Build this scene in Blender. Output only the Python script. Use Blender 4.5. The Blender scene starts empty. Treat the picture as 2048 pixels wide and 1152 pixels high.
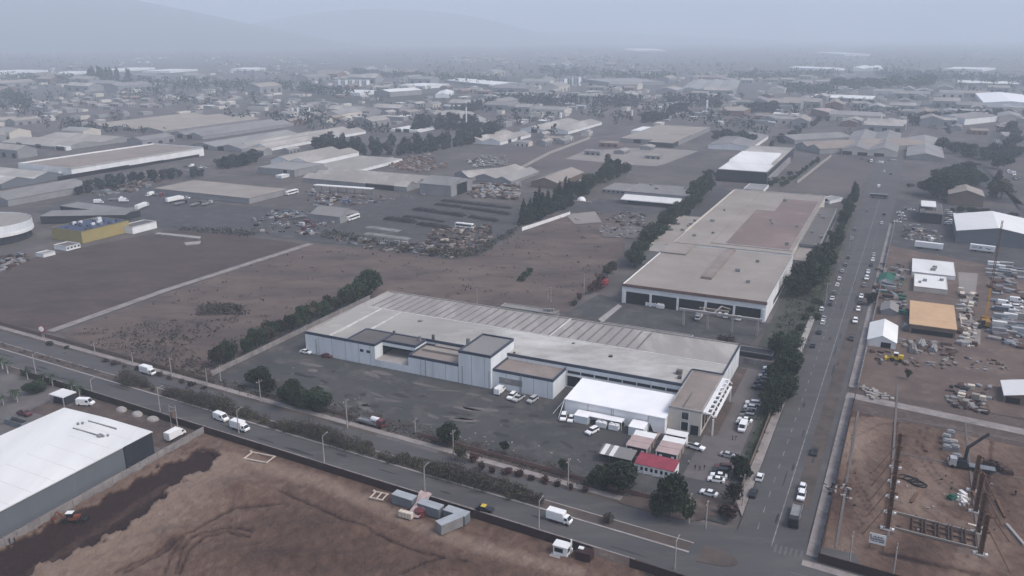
import bpy, bmesh, math, random
from mathutils import Vector, Matrix
R = random.Random(7)
scn = bpy.context.scene
COL = scn.collection
# ------------------------------------------------------------------ camera and survey frames
F, H, HY = 1650.0, 115.0, 65
TH = math.atan((576 - HY) / F); CT, ST_ = math.cos(TH), math.sin(TH)
GA = math.radians(25.286); CA, SA = math.cos(GA), math.sin(GA)
def G(x, y, z=0.0):                      # where the sight line through (x, y) meets the level z
    u = x - 1024; v = y - 576
    t = (H - z) / (F * ST_ + v * CT)
    return Vector((u * t, (F * CT - v * ST_) * t, z))
def E(u, v, z=0.0):                      # the industrial estate's own street grid, metres
    return Vector((u * CA + v * SA, -u * SA + v * CA, z))
def toE(p): return (p[0] * CA - p[1] * SA, p[0] * SA + p[1] * CA)
_a, _b = G(77, 678), G(1306, 1018)
DA = (_b - _a).normalized(); NA = Vector((DA.y, -DA.x, 0)); AVA = math.atan2(DA.y, DA.x)
def A_(s, t, z=0.0):                     # the avenue's frame: s along, t towards the viewer
    p = _a + DA * s + NA * t; p.z = z; return p
RU, RV = -GA, math.pi / 2 - GA           # headings of the grid's two directions

cam = bpy.data.cameras.new('camera'); co = bpy.data.objects.new('camera', cam); COL.objects.link(co)
cam.sensor_width = 36; cam.lens = 36 * F / 2048; cam.clip_start = 1; cam.clip_end = 60000
co.location = (0, 0, H); co.rotation_euler = (math.pi / 2 - TH, 0, 0); scn.camera = co

# ------------------------------------------------------------------ light
w = bpy.data.worlds.new('World'); scn.world = w; w.use_nodes = True
nt = w.node_tree; bg = nt.nodes['Background']
sky = nt.nodes.new('ShaderNodeTexSky'); sky.sky_type = 'NISHITA'; sky.sun_disc = False
SUN_EL, SUN_AZ = math.radians(52), math.radians(118)     # azimuth clockwise from the view direction
sky.sun_elevation = SUN_EL; sky.sun_rotation = SUN_AZ
sky.air_density = 1.0; sky.dust_density = 4.5; sky.ozone_density = 1.6
nt.links.new(sky.outputs[0], bg.inputs[0]); bg.inputs[1].default_value = 0.15
sl = bpy.data.lights.new('sun', 'SUN'); sl.energy = 1.5; sl.angle = math.radians(24); sl.color = (1, 0.975, 0.95)
so = bpy.data.objects.new('sun', sl); COL.objects.link(so)
sd = Vector((math.sin(SUN_AZ) * math.cos(SUN_EL), math.cos(SUN_AZ) * math.cos(SUN_EL), math.sin(SUN_EL)))
so.rotation_euler = sd.to_track_quat('Z', 'Y').to_euler()
scn.view_settings.view_transform = 'Standard'; scn.view_settings.look = 'None'
scn.view_settings.exposure = 0.32
scn.cycles.max_bounces = 4; scn.cycles.diffuse_bounces = 2; scn.cycles.glossy_bounces = 2
scn.cycles.volume_bounces = 4; scn.cycles.sample_clamp_indirect = 4; scn.cycles.use_denoising = True; scn.cycles.denoiser = 'OPENIMAGEDENOISE'; scn.cycles.denoising_prefilter = 'ACCURATE'; scn.cycles.denoising_input_passes = 'RGB_ALBEDO_NORMAL'

# ------------------------------------------------------------------ materials
MATS = {}
def M(name, c1, c2=None, sc=0.1, rough=0.9, stretch=(1, 1, 1), lo=0.35, hi=0.65, c3=None, sc3=0.5, amt3=0.6, spec=0.2, rnd=0.0, metal=0, rot=GA, obj=False):
    m = bpy.data.materials.new(name); m.use_nodes = True; t = m.node_tree
    b = t.nodes['Principled BSDF']; b.inputs['Roughness'].default_value = rough
    b.inputs['Specular IOR Level'].default_value = spec; b.inputs['Metallic'].default_value = metal
    n = t.nodes.new
    if obj:
        geo = n('ShaderNodeTexCoord'); src = geo.outputs['Object']
    else:
        geo = n('ShaderNodeNewGeometry'); src = geo.outputs['Position']
    mp = n('ShaderNodeMapping'); mp.inputs['Rotation'].default_value = (0, 0, rot if not obj else 0)
    mp.inputs['Scale'].default_value = stretch; t.links.new(src, mp.inputs['Vector'])
    c2 = c2 or tuple(x * 0.8 for x in c1)
    no = n('ShaderNodeTexNoise'); no.inputs['Scale'].default_value = sc; no.inputs['Detail'].default_value = 8
    no.inputs['Roughness'].default_value = 0.65
    t.links.new(mp.outputs[0], no.inputs['Vector'])
    rp = n('ShaderNodeValToRGB'); e = rp.color_ramp.elements
    e[0].position, e[1].position = lo, hi; e[0].color = (*c2, 1); e[1].color = (*c1, 1)
    t.links.new(no.outputs['Fac'], rp.inputs[0]); out = rp.outputs[0]
    if c3:
        n3 = n('ShaderNodeTexNoise'); n3.inputs['Scale'].default_value = sc3; n3.inputs['Detail'].default_value = 6
        n3.inputs['Roughness'].default_value = 0.7
        t.links.new(mp.outputs[0], n3.inputs['Vector'])
        r3 = n('ShaderNodeMapRange'); r3.inputs[1].default_value = 0.5; r3.inputs[2].default_value = 0.68
        r3.inputs[4].default_value = amt3
        t.links.new(n3.outputs['Fac'], r3.inputs[0])
        mx = n('ShaderNodeMix'); mx.data_type = 'RGBA'; t.links.new(r3.outputs[0], mx.inputs[0])
        t.links.new(out, mx.inputs[6]); mx.inputs[7].default_value = (*c3, 1); out = mx.outputs[2]
    if rnd:
        oi = n('ShaderNodeObjectInfo'); hs = n('ShaderNodeHueSaturation')
        mr = n('ShaderNodeMapRange'); mr.inputs[3].default_value = 1 - rnd; mr.inputs[4].default_value = 1 + rnd
        t.links.new(oi.outputs['Random'], mr.inputs[0]); t.links.new(mr.outputs[0], hs.inputs['Value'])
        t.links.new(out, hs.inputs['Color']); out = hs.outputs[0]
    t.links.new(out, b.inputs['Base Color'])
    MATS[name] = m; return m
def P(name, c, rough=0.6, spec=0.3, v=0.12, sc=0.6, **k):   # a painted or plain finish with slight weathering
    return M(name, c, tuple(x * (1 - v * 2) for x in c), sc, rough, spec=spec, **k)

# ground, roads
M('plain_soil', (.115, .100, .096), (.052, .049, .05), .02, lo=.3, hi=.7, c3=(.17, .145, .135), sc3=.045)
M('field_brown', (.138, .104, .088), (.076, .059, .055), .022, stretch=(1, 2.2, 1), c3=(.045, .036, .037), sc3=.06, amt3=.75)
M('field_dark', (.084, .060, .056), (.052, .039, .039), .03, stretch=(1, 2.5, 1), c3=(.115, .082, .074), sc3=.1, amt3=.6)
M('field_mauve', (.12, .098, .097), (.072, .062, .065), .01, c3=(.11, .085, .08), sc3=.04)
M('green_waste', (.06, .062, .05), (.04, .044, .038), .03, c3=(.08, .07, .055), sc3=.15)
M('asphalt', (.062, .060, .063), (.048, .047, .051), .05, .85, c3=(.075, .072, .073), sc3=.25, amt3=.5)
M('road_asphalt', (.090, .086, .088), (.062, .06, .064), .08, .8, stretch=(.25, 1, 1), lo=.3, hi=.7, c3=(.12, .112, .11), sc3=.2, amt3=.5)
M('yard_asphalt', (.072, .070, .071), (.046, .046, .048), .05, .9, lo=.3, hi=.7, c3=(.125, .118, .112), sc3=.13, amt3=.6)
M('dark_yard', (.075, .073, .076), (.044, .044, .047), .05, lo=.3, hi=.7, c3=(.12, .11, .108), sc3=.12)
M('concrete_yard', (.15, .136, .134), (.10, .092, .093), .06, c3=(.09, .08, .08), sc3=.2, amt3=.6)
M('pale_yard', (.26, .235, .22), (.20, .18, .17), .03, c3=(.16, .14, .13), sc3=.12)
M('sidewalk', (.29, .262, .25), (.195, .177, .172), .15, c3=(.10, .085, .08), sc3=.4)
M('dirt', (.135, .098, .083), (.078, .057, .051), .06, lo=.3, hi=.7, c3=(.20, .15, .125), sc3=.13, amt3=.6)
M('dirt_dark', (.105, .077, .068), (.05, .039, .037), .07, lo=.3, hi=.7, c3=(.17, .135, .12), sc3=.2)
M('gravel', (.15, .14, .138), (.11, .10, .10), .2)
M('verge', (.10, .08, .072), (.055, .047, .044), .12, c3=(.105, .082, .068), sc3=.5)
M('tar_patch', (.042, .041, .043), (.034, .033, .035), .3); M('lawn', (.05, .058, .038), (.035, .04, .03), .15)
M('paint_white', (.29, .285, .285), (.11, .105, .105), .6, lo=.3, hi=.62)
M('paint_worn', (.13, .125, .126), (.10, .098, .098), .7)
# built
M('roof_beige', (.33, .308, .288), (.245, .23, .215), .05, .75, stretch=(1, .25, 1), c3=(.48, .46, .43), sc3=.05, amt3=.5)
M('roof_cream', (.365, .35, .325), (.28, .268, .25), .045, .7, stretch=(.5, 1, 1), c3=(.60, .595, .58), sc3=.028, amt3=.8)
M('roof_grey', (.28, .27, .265), (.21, .205, .205), .06, .7, stretch=(1, .2, 1), c3=(.17, .16, .16), sc3=.1, amt3=.4)
M('roof_brown', (.255, .215, .195), (.19, .162, .148), .04, .85, c3=(.32, .27, .24), sc3=.1, amt3=.5)
M('roof_tan', (.30, .268, .242), (.235, .21, .19), .045, .85, c3=(.24, .195, .175), sc3=.07, amt3=.4)
M('roof_red_felt', (.205, .148, .138), (.155, .122, .115), .03, .9, c3=(.25, .2, .18), sc3=.06, amt3=.6)
M('roof_dark', (.135, .125, .12), (.10, .094, .092), .08, .85)
M('roof_slate', (.235, .225, .222), (.175, .17, .17), .06, .75, stretch=(1, .2, 1), c3=(.11, .105, .11), sc3=.15, amt3=.4)
M('roof_white', (.73, .73, .72), (.60, .60, .595), .05, .6, stretch=(1, .15, 1), c3=(.55, .54, .53), sc3=.08, amt3=.25)
M('roof_blue', (.05, .068, .125), (.04, .05, .085), .1, .6)
M('roof_pink', (.42, .32, .31), (.33, .26, .25), .3, .7)
M('roof_red', (.28, .05, .075), (.20, .038, .055), .5, .6)
M('roof_lap', (.58, .57, .56), (.42, .41, .40), .3, .7)
M('tarpaulin', (.82, .82, .83), (.74, .74, .76), .1, .5)
M('wall_white', (.74, .75, .76), (.64, .65, .66), .12, .7, stretch=(1, 1, .2), c3=(.52, .52, .52), sc3=.2, amt3=.25)
M('wall_blue_white', (.68, .715, .745), (.57, .60, .63), .2, .65, stretch=(1, 1, .15), c3=(.44, .45, .45), sc3=.35, amt3=.35)
M('wall_cream', (.54, .50, .45), (.46, .43, .39), .1)
M('wall_grey', (.26, .26, .27), (.20, .20, .21), .12)
M('wall_steel', (.13, .145, .165), (.115, .13, .15), .3, .5, stretch=(1, 1, .05))
M('wall_dark', (.03, .034, .045), (.022, .025, .034), .2)
M('wall_yellow', (.33, .27, .11), (.28, .23, .095), .1, .7)
M('wall_brown', (.17, .125, .10), (.13, .10, .085), .15)
M('wall_brick', (.2, .12, .1), (.15, .095, .085), .3)
M('fascia_navy', (.06, .07, .10), (.045, .052, .078), .3, .5)
M('concrete', (.34, .32, .31), (.25, .235, .23), .25)
M('concrete_wall', (.27, .25, .245), (.18, .165, .165), .3, c3=(.12, .105, .10), sc3=.5, amt3=.5)
M('fence_maroon', (.045, .024, .024), (.03, .017, .018), .3)
M('opening', (.012, .013, .016), (.008, .009, .012), .3, .4)
M('glass_dark', (.02, .024, .03), (.014, .017, .022), .4, .15, spec=.5)
M('glass_green', (.05, .10, .11), (.03, .07, .08), .3, .2, spec=.5)
M('steel_rust', (.16, .09, .058), (.10, .056, .038), .6)
M('rebar', (.085, .05, .04), (.055, .035, .03), .8)
M('plywood', (.52, .345, .205), (.44, .29, .175), .12, .8, c3=(.58, .40, .25), sc3=.3)
M('timber_pale', (.58, .52, .44), (.48, .42, .36), .6)
M('metal_grey', (.30, .30, .30), (.22, .22, .22), .5, .5, metal=.3)
M('container_roof', (.34, .36, .38), (.27, .29, .31), .3, .6)
M('container_side', (.17, .19, .21), (.13, .145, .16), .4, .6)
M('rubber', (.02, .02, .02), (.014, .014, .014), .8)
M('pole_concrete', (.36, .34, .33), (.28, .26, .255), .4)
M('heap', (.03, .024, .024), (.018, .016, .017), .35, c3=(.055, .042, .038), sc3=.6)
M('crane_yellow', (.36, .2, .04), (.24, .12, .03), .4)
M('digger_yellow', (.62, .44, .03), (.5, .34, .03), .5, .5)
M('machine_dark', (.025, .025, .03), (.016, .016, .02), .5)
M('tractor_orange', (.22, .07, .04), (.14, .05, .035), .8)
M('green_net', (.02, .12, .08), (.015, .08, .06), .5)
M('skylight', (.165, .157, .153), (.115, .11, .108), .3, .5)
M('skin', (.32, .2, .15), (.28, .17, .13), 3)
M('cloth_dark', (.02, .02, .025), (.014, .014, .018), 3)
M('cloth_mid', (.10, .10, .13), (.07, .07, .09), 3)
for nm, c in dict(white=(.80, .80, .80), silver=(.42, .42, .43), grey=(.15, .15, .16), black=(.016, .016, .018), red=(.27, .03, .03), blue=(.04, .07, .17), maroon=(.12, .03, .035), yellow=(.6, .42, .04), beige=(.45, .41, .35), green=(.05, .13, .08), orange=(.4, .13, .03)).items():
    M('car_' + nm, c, tuple(x * .9 for x in c), 2, .32, spec=.5, obj=True)
# plants
def leafmat(nm, c, r=.3): M(nm, tuple(x * 1.15 for x in c), tuple(x * .32 for x in c), 1.1, .8, rnd=.5, lo=.32, hi=.68)
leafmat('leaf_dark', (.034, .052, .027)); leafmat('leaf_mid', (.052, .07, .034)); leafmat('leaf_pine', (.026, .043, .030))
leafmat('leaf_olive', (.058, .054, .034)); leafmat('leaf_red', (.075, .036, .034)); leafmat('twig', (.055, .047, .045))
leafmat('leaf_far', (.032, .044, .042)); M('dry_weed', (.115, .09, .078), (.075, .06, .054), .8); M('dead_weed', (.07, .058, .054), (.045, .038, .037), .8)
M('bark', (.085, .07, .058), (.055, .046, .04), 1.5); M('bark_white', (.5, .48, .46), (.35, .33, .31), 1.5)

# ------------------------------------------------------------------ mesh builder
class MB:
    def __init__(s): s.v = []; s.f = []; s.m = []
    def face(s, pts, m=0):
        k = len(s.v); s.v += [tuple(p) for p in pts]; s.f.append(tuple(range(k, k + len(pts)))); s.m.append(m)
    def box(s, x0, x1, y0, y1, z0, z1, m=0, top=None, T=None):
        p = [(x, y, z) for z in (z0, z1) for x, y in ((x0, y0), (x1, y0), (x1, y1), (x0, y1))]
        if T: p = [tuple(T @ Vector(q)) for q in p]
        k = len(s.v); s.v += p
        for i, q in enumerate(((3, 2, 1, 0), (4, 5, 6, 7), (0, 1, 5, 4), (1, 2, 6, 5), (2, 3, 7, 6), (3, 0, 4, 7))):
            s.f.append(tuple(k + j for j in q)); s.m.append(top if (i == 1 and top is not None) else m)
    def prism(s, poly, z0, z1, m=0, top=None, cap=True):
        n = len(poly); k = len(s.v)
        s.v += [(p[0], p[1], z0) for p in poly] + [(p[0], p[1], z1) for p in poly]
        for i in range(n):
            j = (i + 1) % n; s.f.append((k + i, k + j, k + n + j, k + n + i)); s.m.append(m)
        if cap:
            s.f.append(tuple(k + n + i for i in range(n))); s.m.append(m if top is None else top)
    def beam(s, p, q, w_, h_=None, m=0):
        p, q = Vector(p), Vector(q); d = (q - p); h_ = h_ or w_
        up = Vector((0, 0, 1)) if abs(d.normalized().z) < .95 else Vector((1, 0, 0))
        x = d.cross(up).normalized(); y = x.cross(d).normalized(); k = len(s.v)
        for c in (p, q):
            for a, b in ((-1, -1), (1, -1), (1, 1), (-1, 1)): s.v.append(tuple(c + x * a * w_ / 2 + y * b * h_ / 2))
        for q4 in ((3, 2, 1, 0), (4, 5, 6, 7), (0, 1, 5, 4), (1, 2, 6, 5), (2, 3, 7, 6), (3, 0, 4, 7)):
            s.f.append(tuple(k + j for j in q4)); s.m.append(m)
    def cyl(s, p, q, r0, r1=None, n=8, m=0):
        p, q = Vector(p), Vector(q); r1 = r0 if r1 is None else r1; d = (q - p).normalized()
        up = Vector((0, 0, 1)) if abs(d.z) < .95 else Vector((1, 0, 0))
        x = d.cross(up).normalized(); y = x.cross(d); k = len(s.v)
        for c, r in ((p, r0), (q, r1)):
            for i in range(n):
                a = 2 * math.pi * i / n; s.v.append(tuple(c + x * r * math.cos(a) + y * r * math.sin(a)))
        for i in range(n):
            j = (i + 1) % n; s.f.append((k + i, k + j, k + n + j, k + n + i)); s.m.append(m)
        s.f.append(tuple(k + i for i in range(n))); s.m.append(m)
        s.f.append(tuple(k + n + i for i in range(n))); s.m.append(m)
    def mesh(s, name, mats):
        me = bpy.data.meshes.new(name); me.from_pydata(s.v, [], s.f)
        for x in ([mats] if isinstance(mats, str) else mats): me.materials.append(MATS[x])
        me.polygons.foreach_set('material_index', s.m); me.update(); return me
    def build(s, name, mats, parent=None, loc=None, rz=0):
        o = bpy.data.objects.new(name, s.mesh(name, mats)); COL.objects.link(o)
        if parent: o.parent = parent
        if loc is not None: o.location = loc
        o.rotation_euler = (0, 0, rz); return o
def tag(o, label, cat, group=None, kind=None):
    o['label'] = label; o['category'] = cat
    if group: o['group'] = group
    if kind: o['kind'] = kind
    return o
def thing(name, label, cat, loc=(0, 0, 0), rz=0, group=None):
    o = bpy.data.objects.new(name, None); COL.objects.link(o); o.location = loc; o.rotation_euler = (0, 0, rz)
    o.empty_display_size = .5
    return tag(o, label, cat, group)
def dup(root, loc, rz=0, sc=1.0):
    r = root.copy(); COL.objects.link(r); r.location = loc; r.rotation_euler = (0, 0, rz)
    r.scale = (sc, sc, sc) if not isinstance(sc, tuple) else sc
    for c in root.children:
        d = c.copy(); COL.objects.link(d); d.parent = r
        for g in c.children:
            e = g.copy(); COL.objects.link(e); e.parent = d
    return r
ORD = 'first second third fourth fifth sixth seventh eighth ninth tenth eleventh twelfth'.split()
def nth(i): return ORD[i] if i < 12 else f"{i+1}{'st' if (i+1)%10==1 and i!=10 else 'nd' if (i+1)%10==2 else 'rd' if (i+1)%10==3 else 'th'}"
def struct(name, mb, mats, label, cat=None, kind='structure'):
    return tag(mb.build(name, mats), label, cat or name.split('_')[-1], None, kind)
def patch(name, pts, mat, z, label, cat=None, px=True):
    mb = MB(); mb.face([tuple((G(*p) if px else p))[:2] + (z,) for p in pts]); return struct(name, mb, mat, label, cat)
def patchE(name, u0, u1, v0, v1, mat, z, label, cat=None):
    return patch(name, [E(u0, v0), E(u1, v0), E(u1, v1), E(u0, v1)], mat, z, label, cat, px=False)
def inpoly(x, y, poly):
    c = False; n = len(poly)
    for i in range(n):
        x1, y1 = poly[i]; x2, y2 = poly[i - 1]
        if (y1 > y) != (y2 > y) and x < (x2 - x1) * (y - y1) / (y2 - y1) + x1: c = not c
    return c
def pick(poly):
    poly = [(p[0], p[1]) for p in poly]
    xs = [p[0] for p in poly]; ys = [p[1] for p in poly]
    while True:
        x, y = R.uniform(min(xs), max(xs)), R.uniform(min(ys), max(ys))
        if inpoly(x, y, poly): return x, y
# ------------------------------------------------------------------ terrain
g = MB(); g.face([(-15500, -250, 0), (15500, -250, 0), (15500, 15000, 0), (-15500, 15000, 0)])
struct('ground', g, 'plain_soil', 'wide flat plain of dry soil reaching the hazy horizon', 'ground')
def hill(name, label, cx, cy, rx, ry, top, seed, n=70):
    rr = random.Random(seed); ph = [(rr.uniform(.6, 2.6), rr.uniform(0, 6.3), rr.uniform(0, 6.3)) for _ in range(7)]
    mb = MB(); idx = {}
    for j in range(n + 1):
        for i in range(n + 1):
            x, y = (i / n * 2 - 1), (j / n * 2 - 1); r = math.hypot(x, y)
            hgt = max(0, math.cos(min(1, r) * math.pi / 2)) ** 1.35
            k = sum(math.sin(a * 3 * x + b) * math.cos(a * 3 * y + c) for a, b, c in ph) / 7
            mb.v.append((cx + x * rx, cy + y * ry, top * hgt * (1 + .34 * k * (r + .25)) - 1.5))
    for j in range(n):
        for i in range(n):
            k = j * (n + 1) + i; mb.f.append((k, k + 1, k + n + 2, k + n + 1)); mb.m.append(0)
    struct(name, mb, 'green_waste', label, 'hill')
hill('hill', 'tall hazy hill filling the upper left behind the town', -5200, 7500, 4000, 2300, 610, 3)
hill('hill', 'broad faint hill rising in the haze left of centre', -1650, 10300, 2700, 1900, 390, 8)
hill('hill', 'low distant shoulder running down right of the broad faint hill', 500, 11800, 3700, 1900, 125, 12)

# fields and lots (from the hazy plain towards the viewer)
FIELDS = [
 ('field', [(380,140),(640,138),(690,158),(590,178),(400,176)], 'field_mauve', 'mauve bare field in the haze above the left estates'),
 ('field', [(0,222),(190,224),(330,208),(420,214),(330,226),(160,250),(0,272)], 'field_mauve', 'grey mauve field left of the long tan roof'),
 ('field', [(590,186),(900,188),(1000,196),(960,216),(700,208),(560,206)], 'green_waste', 'greenish waste land under the white blocks'),
 ('field', [(620,232),(860,206),(900,216),(780,262),(660,256)], 'field_mauve', 'dry field beside the pine windbreak'),
 ('field', [(1190,206),(1330,196),(1400,214),(1320,232),(1210,238)], 'field_mauve', 'dry field behind the flat beige factories'),
 ('field', [(1700,96),(2048,88),(2048,124),(1760,132)], 'green_waste', 'dim green fields under the right horizon'),
 ('field', [(900,160),(1120,150),(1130,170),(940,182)], 'green_waste', 'green waste land left of the white apartment blocks'),
 ('field', [(960,300),(1170,276),(1240,262),(1330,296),(1180,345),(1060,330)], 'field_mauve', 'bare lot between the beige factories and the pale yard'),
 ('yard', [(1130,318),(1172,301),(1294,295),(1398,302),(1336,326),(1312,333),(1240,328)], 'pale_yard', 'pale open yard with bright sandy surface'),
 ('field', [(1590,368),(1662,318),(1756,318),(1716,384),(1640,378)], 'field_mauve', 'vacant brown lot beside the upper avenue'),
 ('field', [(0,545),(60,518),(200,488),(330,462),(470,470),(604,488),(330,575),(104,664),(0,646)], 'field_dark', 'dark ploughed field left of the dirt track'),
 ('field', [(118,668),(330,588),(622,490),(760,500),(900,520),(960,512),(1060,460),(1100,428),(1240,428),(1250,500),(1215,545),(1130,625),(800,592),(748,602),(600,645),(440,762),(300,738)], 'field_brown', 'wide dry brown field behind the white warehouse'),
 ('yard', [(330,462),(270,430),(300,400),(480,412),(640,420),(740,400),(850,395),(1040,410),(1040,455),(960,510),(900,518),(760,498),(640,485),(500,470)], 'dark_yard', 'grey storage yards full of scrap behind the brown field'),
 ('yard', [(690,455),(760,402),(850,392),(1040,412),(1036,448),(900,490),(760,480)], 'yard_asphalt', 'dark yard laid out with long black heaps'),
 ('yard', [(60,424),(130,408),(300,372),(330,392),(470,412),(300,440),(262,446)], 'dark_yard', 'lorry park beside the tan roofed shed'),
 ('yard', [(1130,628),(1200,588),(1250,605),(1545,648),(1500,690),(1270,660)], 'yard_asphalt', 'dark loading yard in front of the brown roofed plant'),
 ('yard', [(1385,425),(1400,392),(1440,375),(1480,388),(1440,420),(1402,450),(1360,465)], 'asphalt', 'service drive left of the red roofed plant'),
 ('yard', [(1200,398),(1250,402),(1385,412),(1290,430),(1110,425)], 'dark_yard', 'dusty yard in front of the white awning'),
]
zz = .03
for nme, pts, mat, lab in FIELDS:
    patch(nme, pts, mat, zz, lab); zz += .012
R2L = lambda v: -24.6 + (v - 185) * .0055
R2R = lambda v: -8.6 + (v - 185) * .0165
# plant plots
patchE('yard', -209, -27.5, 181, 292, 'yard_asphalt', .30, 'dark asphalt yard round the white warehouse')
patchE('driveway', -43, -31, 199, 283, 'concrete_yard', .312, 'greyish driveway beside the white warehouse car park')
patchE('planting_strip', -43.5, -39.5, 226, 252, 'dirt_dark', .324, 'reddish flower bed under the white pergola', 'flower bed')
patchE('planting_strip', -43.5, -40.5, 255, 282, 'dirt_dark', .324, 'reddish strip of bare earth along the end wall', 'flower bed')
patchE('verge', -30, -24.5, 205, 575, 'lawn', .335, 'green verge along the street side of the plants')
patchE('verge', -41, -30, 300, 470, 'green_waste', .29, 'rough grass between the brown roofed plant and the street')
# right-hand sites
patch('site_edge', [E(-9, 176), E(60, 172), E(75, 262), E(-7, 272)], 'dirt', .06, 'bare earth around the building site', 'earth', px=False)
patch('site_track', [E(-7.5, 262), E(75, 254), E(76, 276), E(-6, 281)], 'dirt_dark', .285, 'dark muddy track across the building site', px=False)
patch('site_road', [E(-7.2, 272), E(80, 262), E(80, 266.5), E(-6.6, 276.5)], 'sidewalk', .30, 'narrow grey road between the building site and the yard', px=False)
patch('yard', [E(-6.5, 281), E(95, 276), E(105, 500), E(-4, 500)], 'dirt', .26, 'muddy contractor yard right of the avenue', px=False)
patch('yard', [(1916,545),(1956,548),(1944,640),(1962,650),(1960,690),(1918,688),(1922,640)], 'pale_yard', .29, 'pale concrete lane through the contractor yard')
patch('yard', [E(-3, 500), E(60, 470), E(110, 640), E(0, 650)], 'dark_yard', .265, 'grey parking yards round the black building', px=False)
patch('yard', [(1800,470),(1880,452),(1898,488),(1800,490)], 'asphalt', .30, 'asphalt court in front of the black building')
patch('side_street', [(1790,385),(1900,372),(1960,330),(1985,262),(2000,262),(1985,345),(2048,430),(2048,410)], 'asphalt', .28, 'grey side street with parked cars beyond the big trees', 'street')
# the avenue at the front: two carriageways and a median
def avpatch(name, s0, s1, t0, t1, mat, z, lab, cat=None, e=None):
    return patch(name, e or [A_(s0, t0), A_(s1, t0), A_(s1, t1), A_(s0, t1)], mat, z, lab, cat, px=False)
J = A_(272, 0)
avpatch('verge', -120, 262, -3, 26, 'verge', .31, 'dusty verges along the front avenue')
avpatch('road', -120, 285, 2.4, 9.6, 'road_asphalt', .345, 'far carriageway of the front avenue', 'road')
avpatch('road', -120, 330, 14.2, 22.2, 'road_asphalt', .345, 'near carriageway of the front avenue', 'road')
avpatch('verge', 60, 256, 22.2, 25.2, 'dirt_dark', .34, 'earth shoulder along the maroon hoarding')
patch('road', [E(R2L(120), 120), E(R2R(150) - .6, 120), E(R2R(300), 300), E(R2R(700), 700), E(R2R(900), 930), E(R2L(900) - 1, 930), E(R2L(500), 500)], 'road_asphalt', .36, 'straight avenue running away on the right', 'road', px=False)
patch('road', [A_(250, 2.4), A_(300, -4), A_(310, 30), A_(262, 24)], 'road_asphalt', .352, 'crossroads in the lower right corner', 'crossroads', px=False)
patch('road', [E(-12, 150), E(70, 144), E(70, 170), E(-12, 178)], 'road_asphalt', .348, 'cross street leaving along the bottom right', 'street', px=False)
patch('shoulder', [E(-14.2, 196), E(R2R(196) - 1.6, 196), E(R2R(420) - 1.6, 420), E(R2R(420) - 5.5, 420)], 'verge', .372, 'dusty parking shoulder on the right of the avenue', px=False)
# kerbs and pavements are real steps
def slab(name, pts, h, mat, lab, z0=.0):
    mb = MB(); mb.prism([tuple(p)[:2] for p in pts], z0, h); return struct(name, mb, mat, lab)
slab('pavement', [A_(-120, -1.3), A_(262, -1.3), A_(262, .9), A_(-120, .9)], .46, 'sidewalk', 'pale pavement along the far side of the front avenue')
slab('kerb', [A_(-120, 13.6), A_(266, 13.6), A_(266, 14.1), A_(-120, 14.1)], .47, 'concrete', 'median kerb of the near carriageway')
slab('kerb', [A_(-120, 9.7), A_(266, 9.7), A_(266, 10.0), A_(-120, 10.0)], .47, 'concrete', 'median kerb of the far carriageway')
slab('median', [A_(-120, 10.0), A_(265.5, 10.0), A_(265.5, 13.6), A_(-120, 13.6)], .45, 'verge', 'earth median planted with dark shrubs')
slab('kerb', [A_(-120, 22.2), A_(256, 22.2), A_(256, 22.6), A_(-120, 22.6)], .46, 'sidewalk', 'near kerb of the front avenue')
nose = [A_(268.5 + 8.5 * (1 - (abs(i - 6) / 6) ** 2) ** .5, 9.2 + 7.2 * i / 12) for i in range(13)]
slab('traffic_island', nose, .47, 'verge', 'rounded traffic island at the end of the median')
slab('pavement', [E(R2R(176) + .2, 176), E(R2R(176) + 2.8, 176), E(R2R(272) + 2.8, 272), E(R2R(272) + .2, 272)], .50, 'sidewalk', 'pale pavement beside the building site hoarding')
slab('pavement', [E(R2R(281) + .2, 281), E(R2R(281) + 3.0, 281), E(R2R(560) + 3.0, 560), E(R2R(560) + .2, 560)], .50, 'sidewalk', 'pale pavement along the contractor yards')
slab('pavement', [E(R2L(186) - 2.6, 192), E(R2L(186) - .2, 186), E(R2L(300) - .2, 300), E(R2L(300) - 2.4, 300)], .50, 'sidewalk', 'pavement between the car park trees and the avenue')
slab('pavement', [E(R2L(300) - 3.2, 305), E(R2L(300) - 1.0, 305), E(R2L(360) - 1.0, 352), E(R2L(360) - 3.2, 352)], .50, 'concrete', 'short raised pavement beside the parked cars')
slab('pavement', [E(-9, 171.6), E(44, 167.6), E(44, 169.6), E(-9, 173.9)], .48, 'sidewalk', 'pavement in front of the corner hoarding')
corner = [A_(244, 2.2), A_(258, 2.3), A_(263, 1.2), A_(265.5, -1.8), E(R2L(190) - .2, 190), E(R2L(190) - 2.5, 194), A_(244, -1.2)]
slab('pavement', corner, .49, 'dirt_dark', 'rounded corner pavement by the plant gate')
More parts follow.
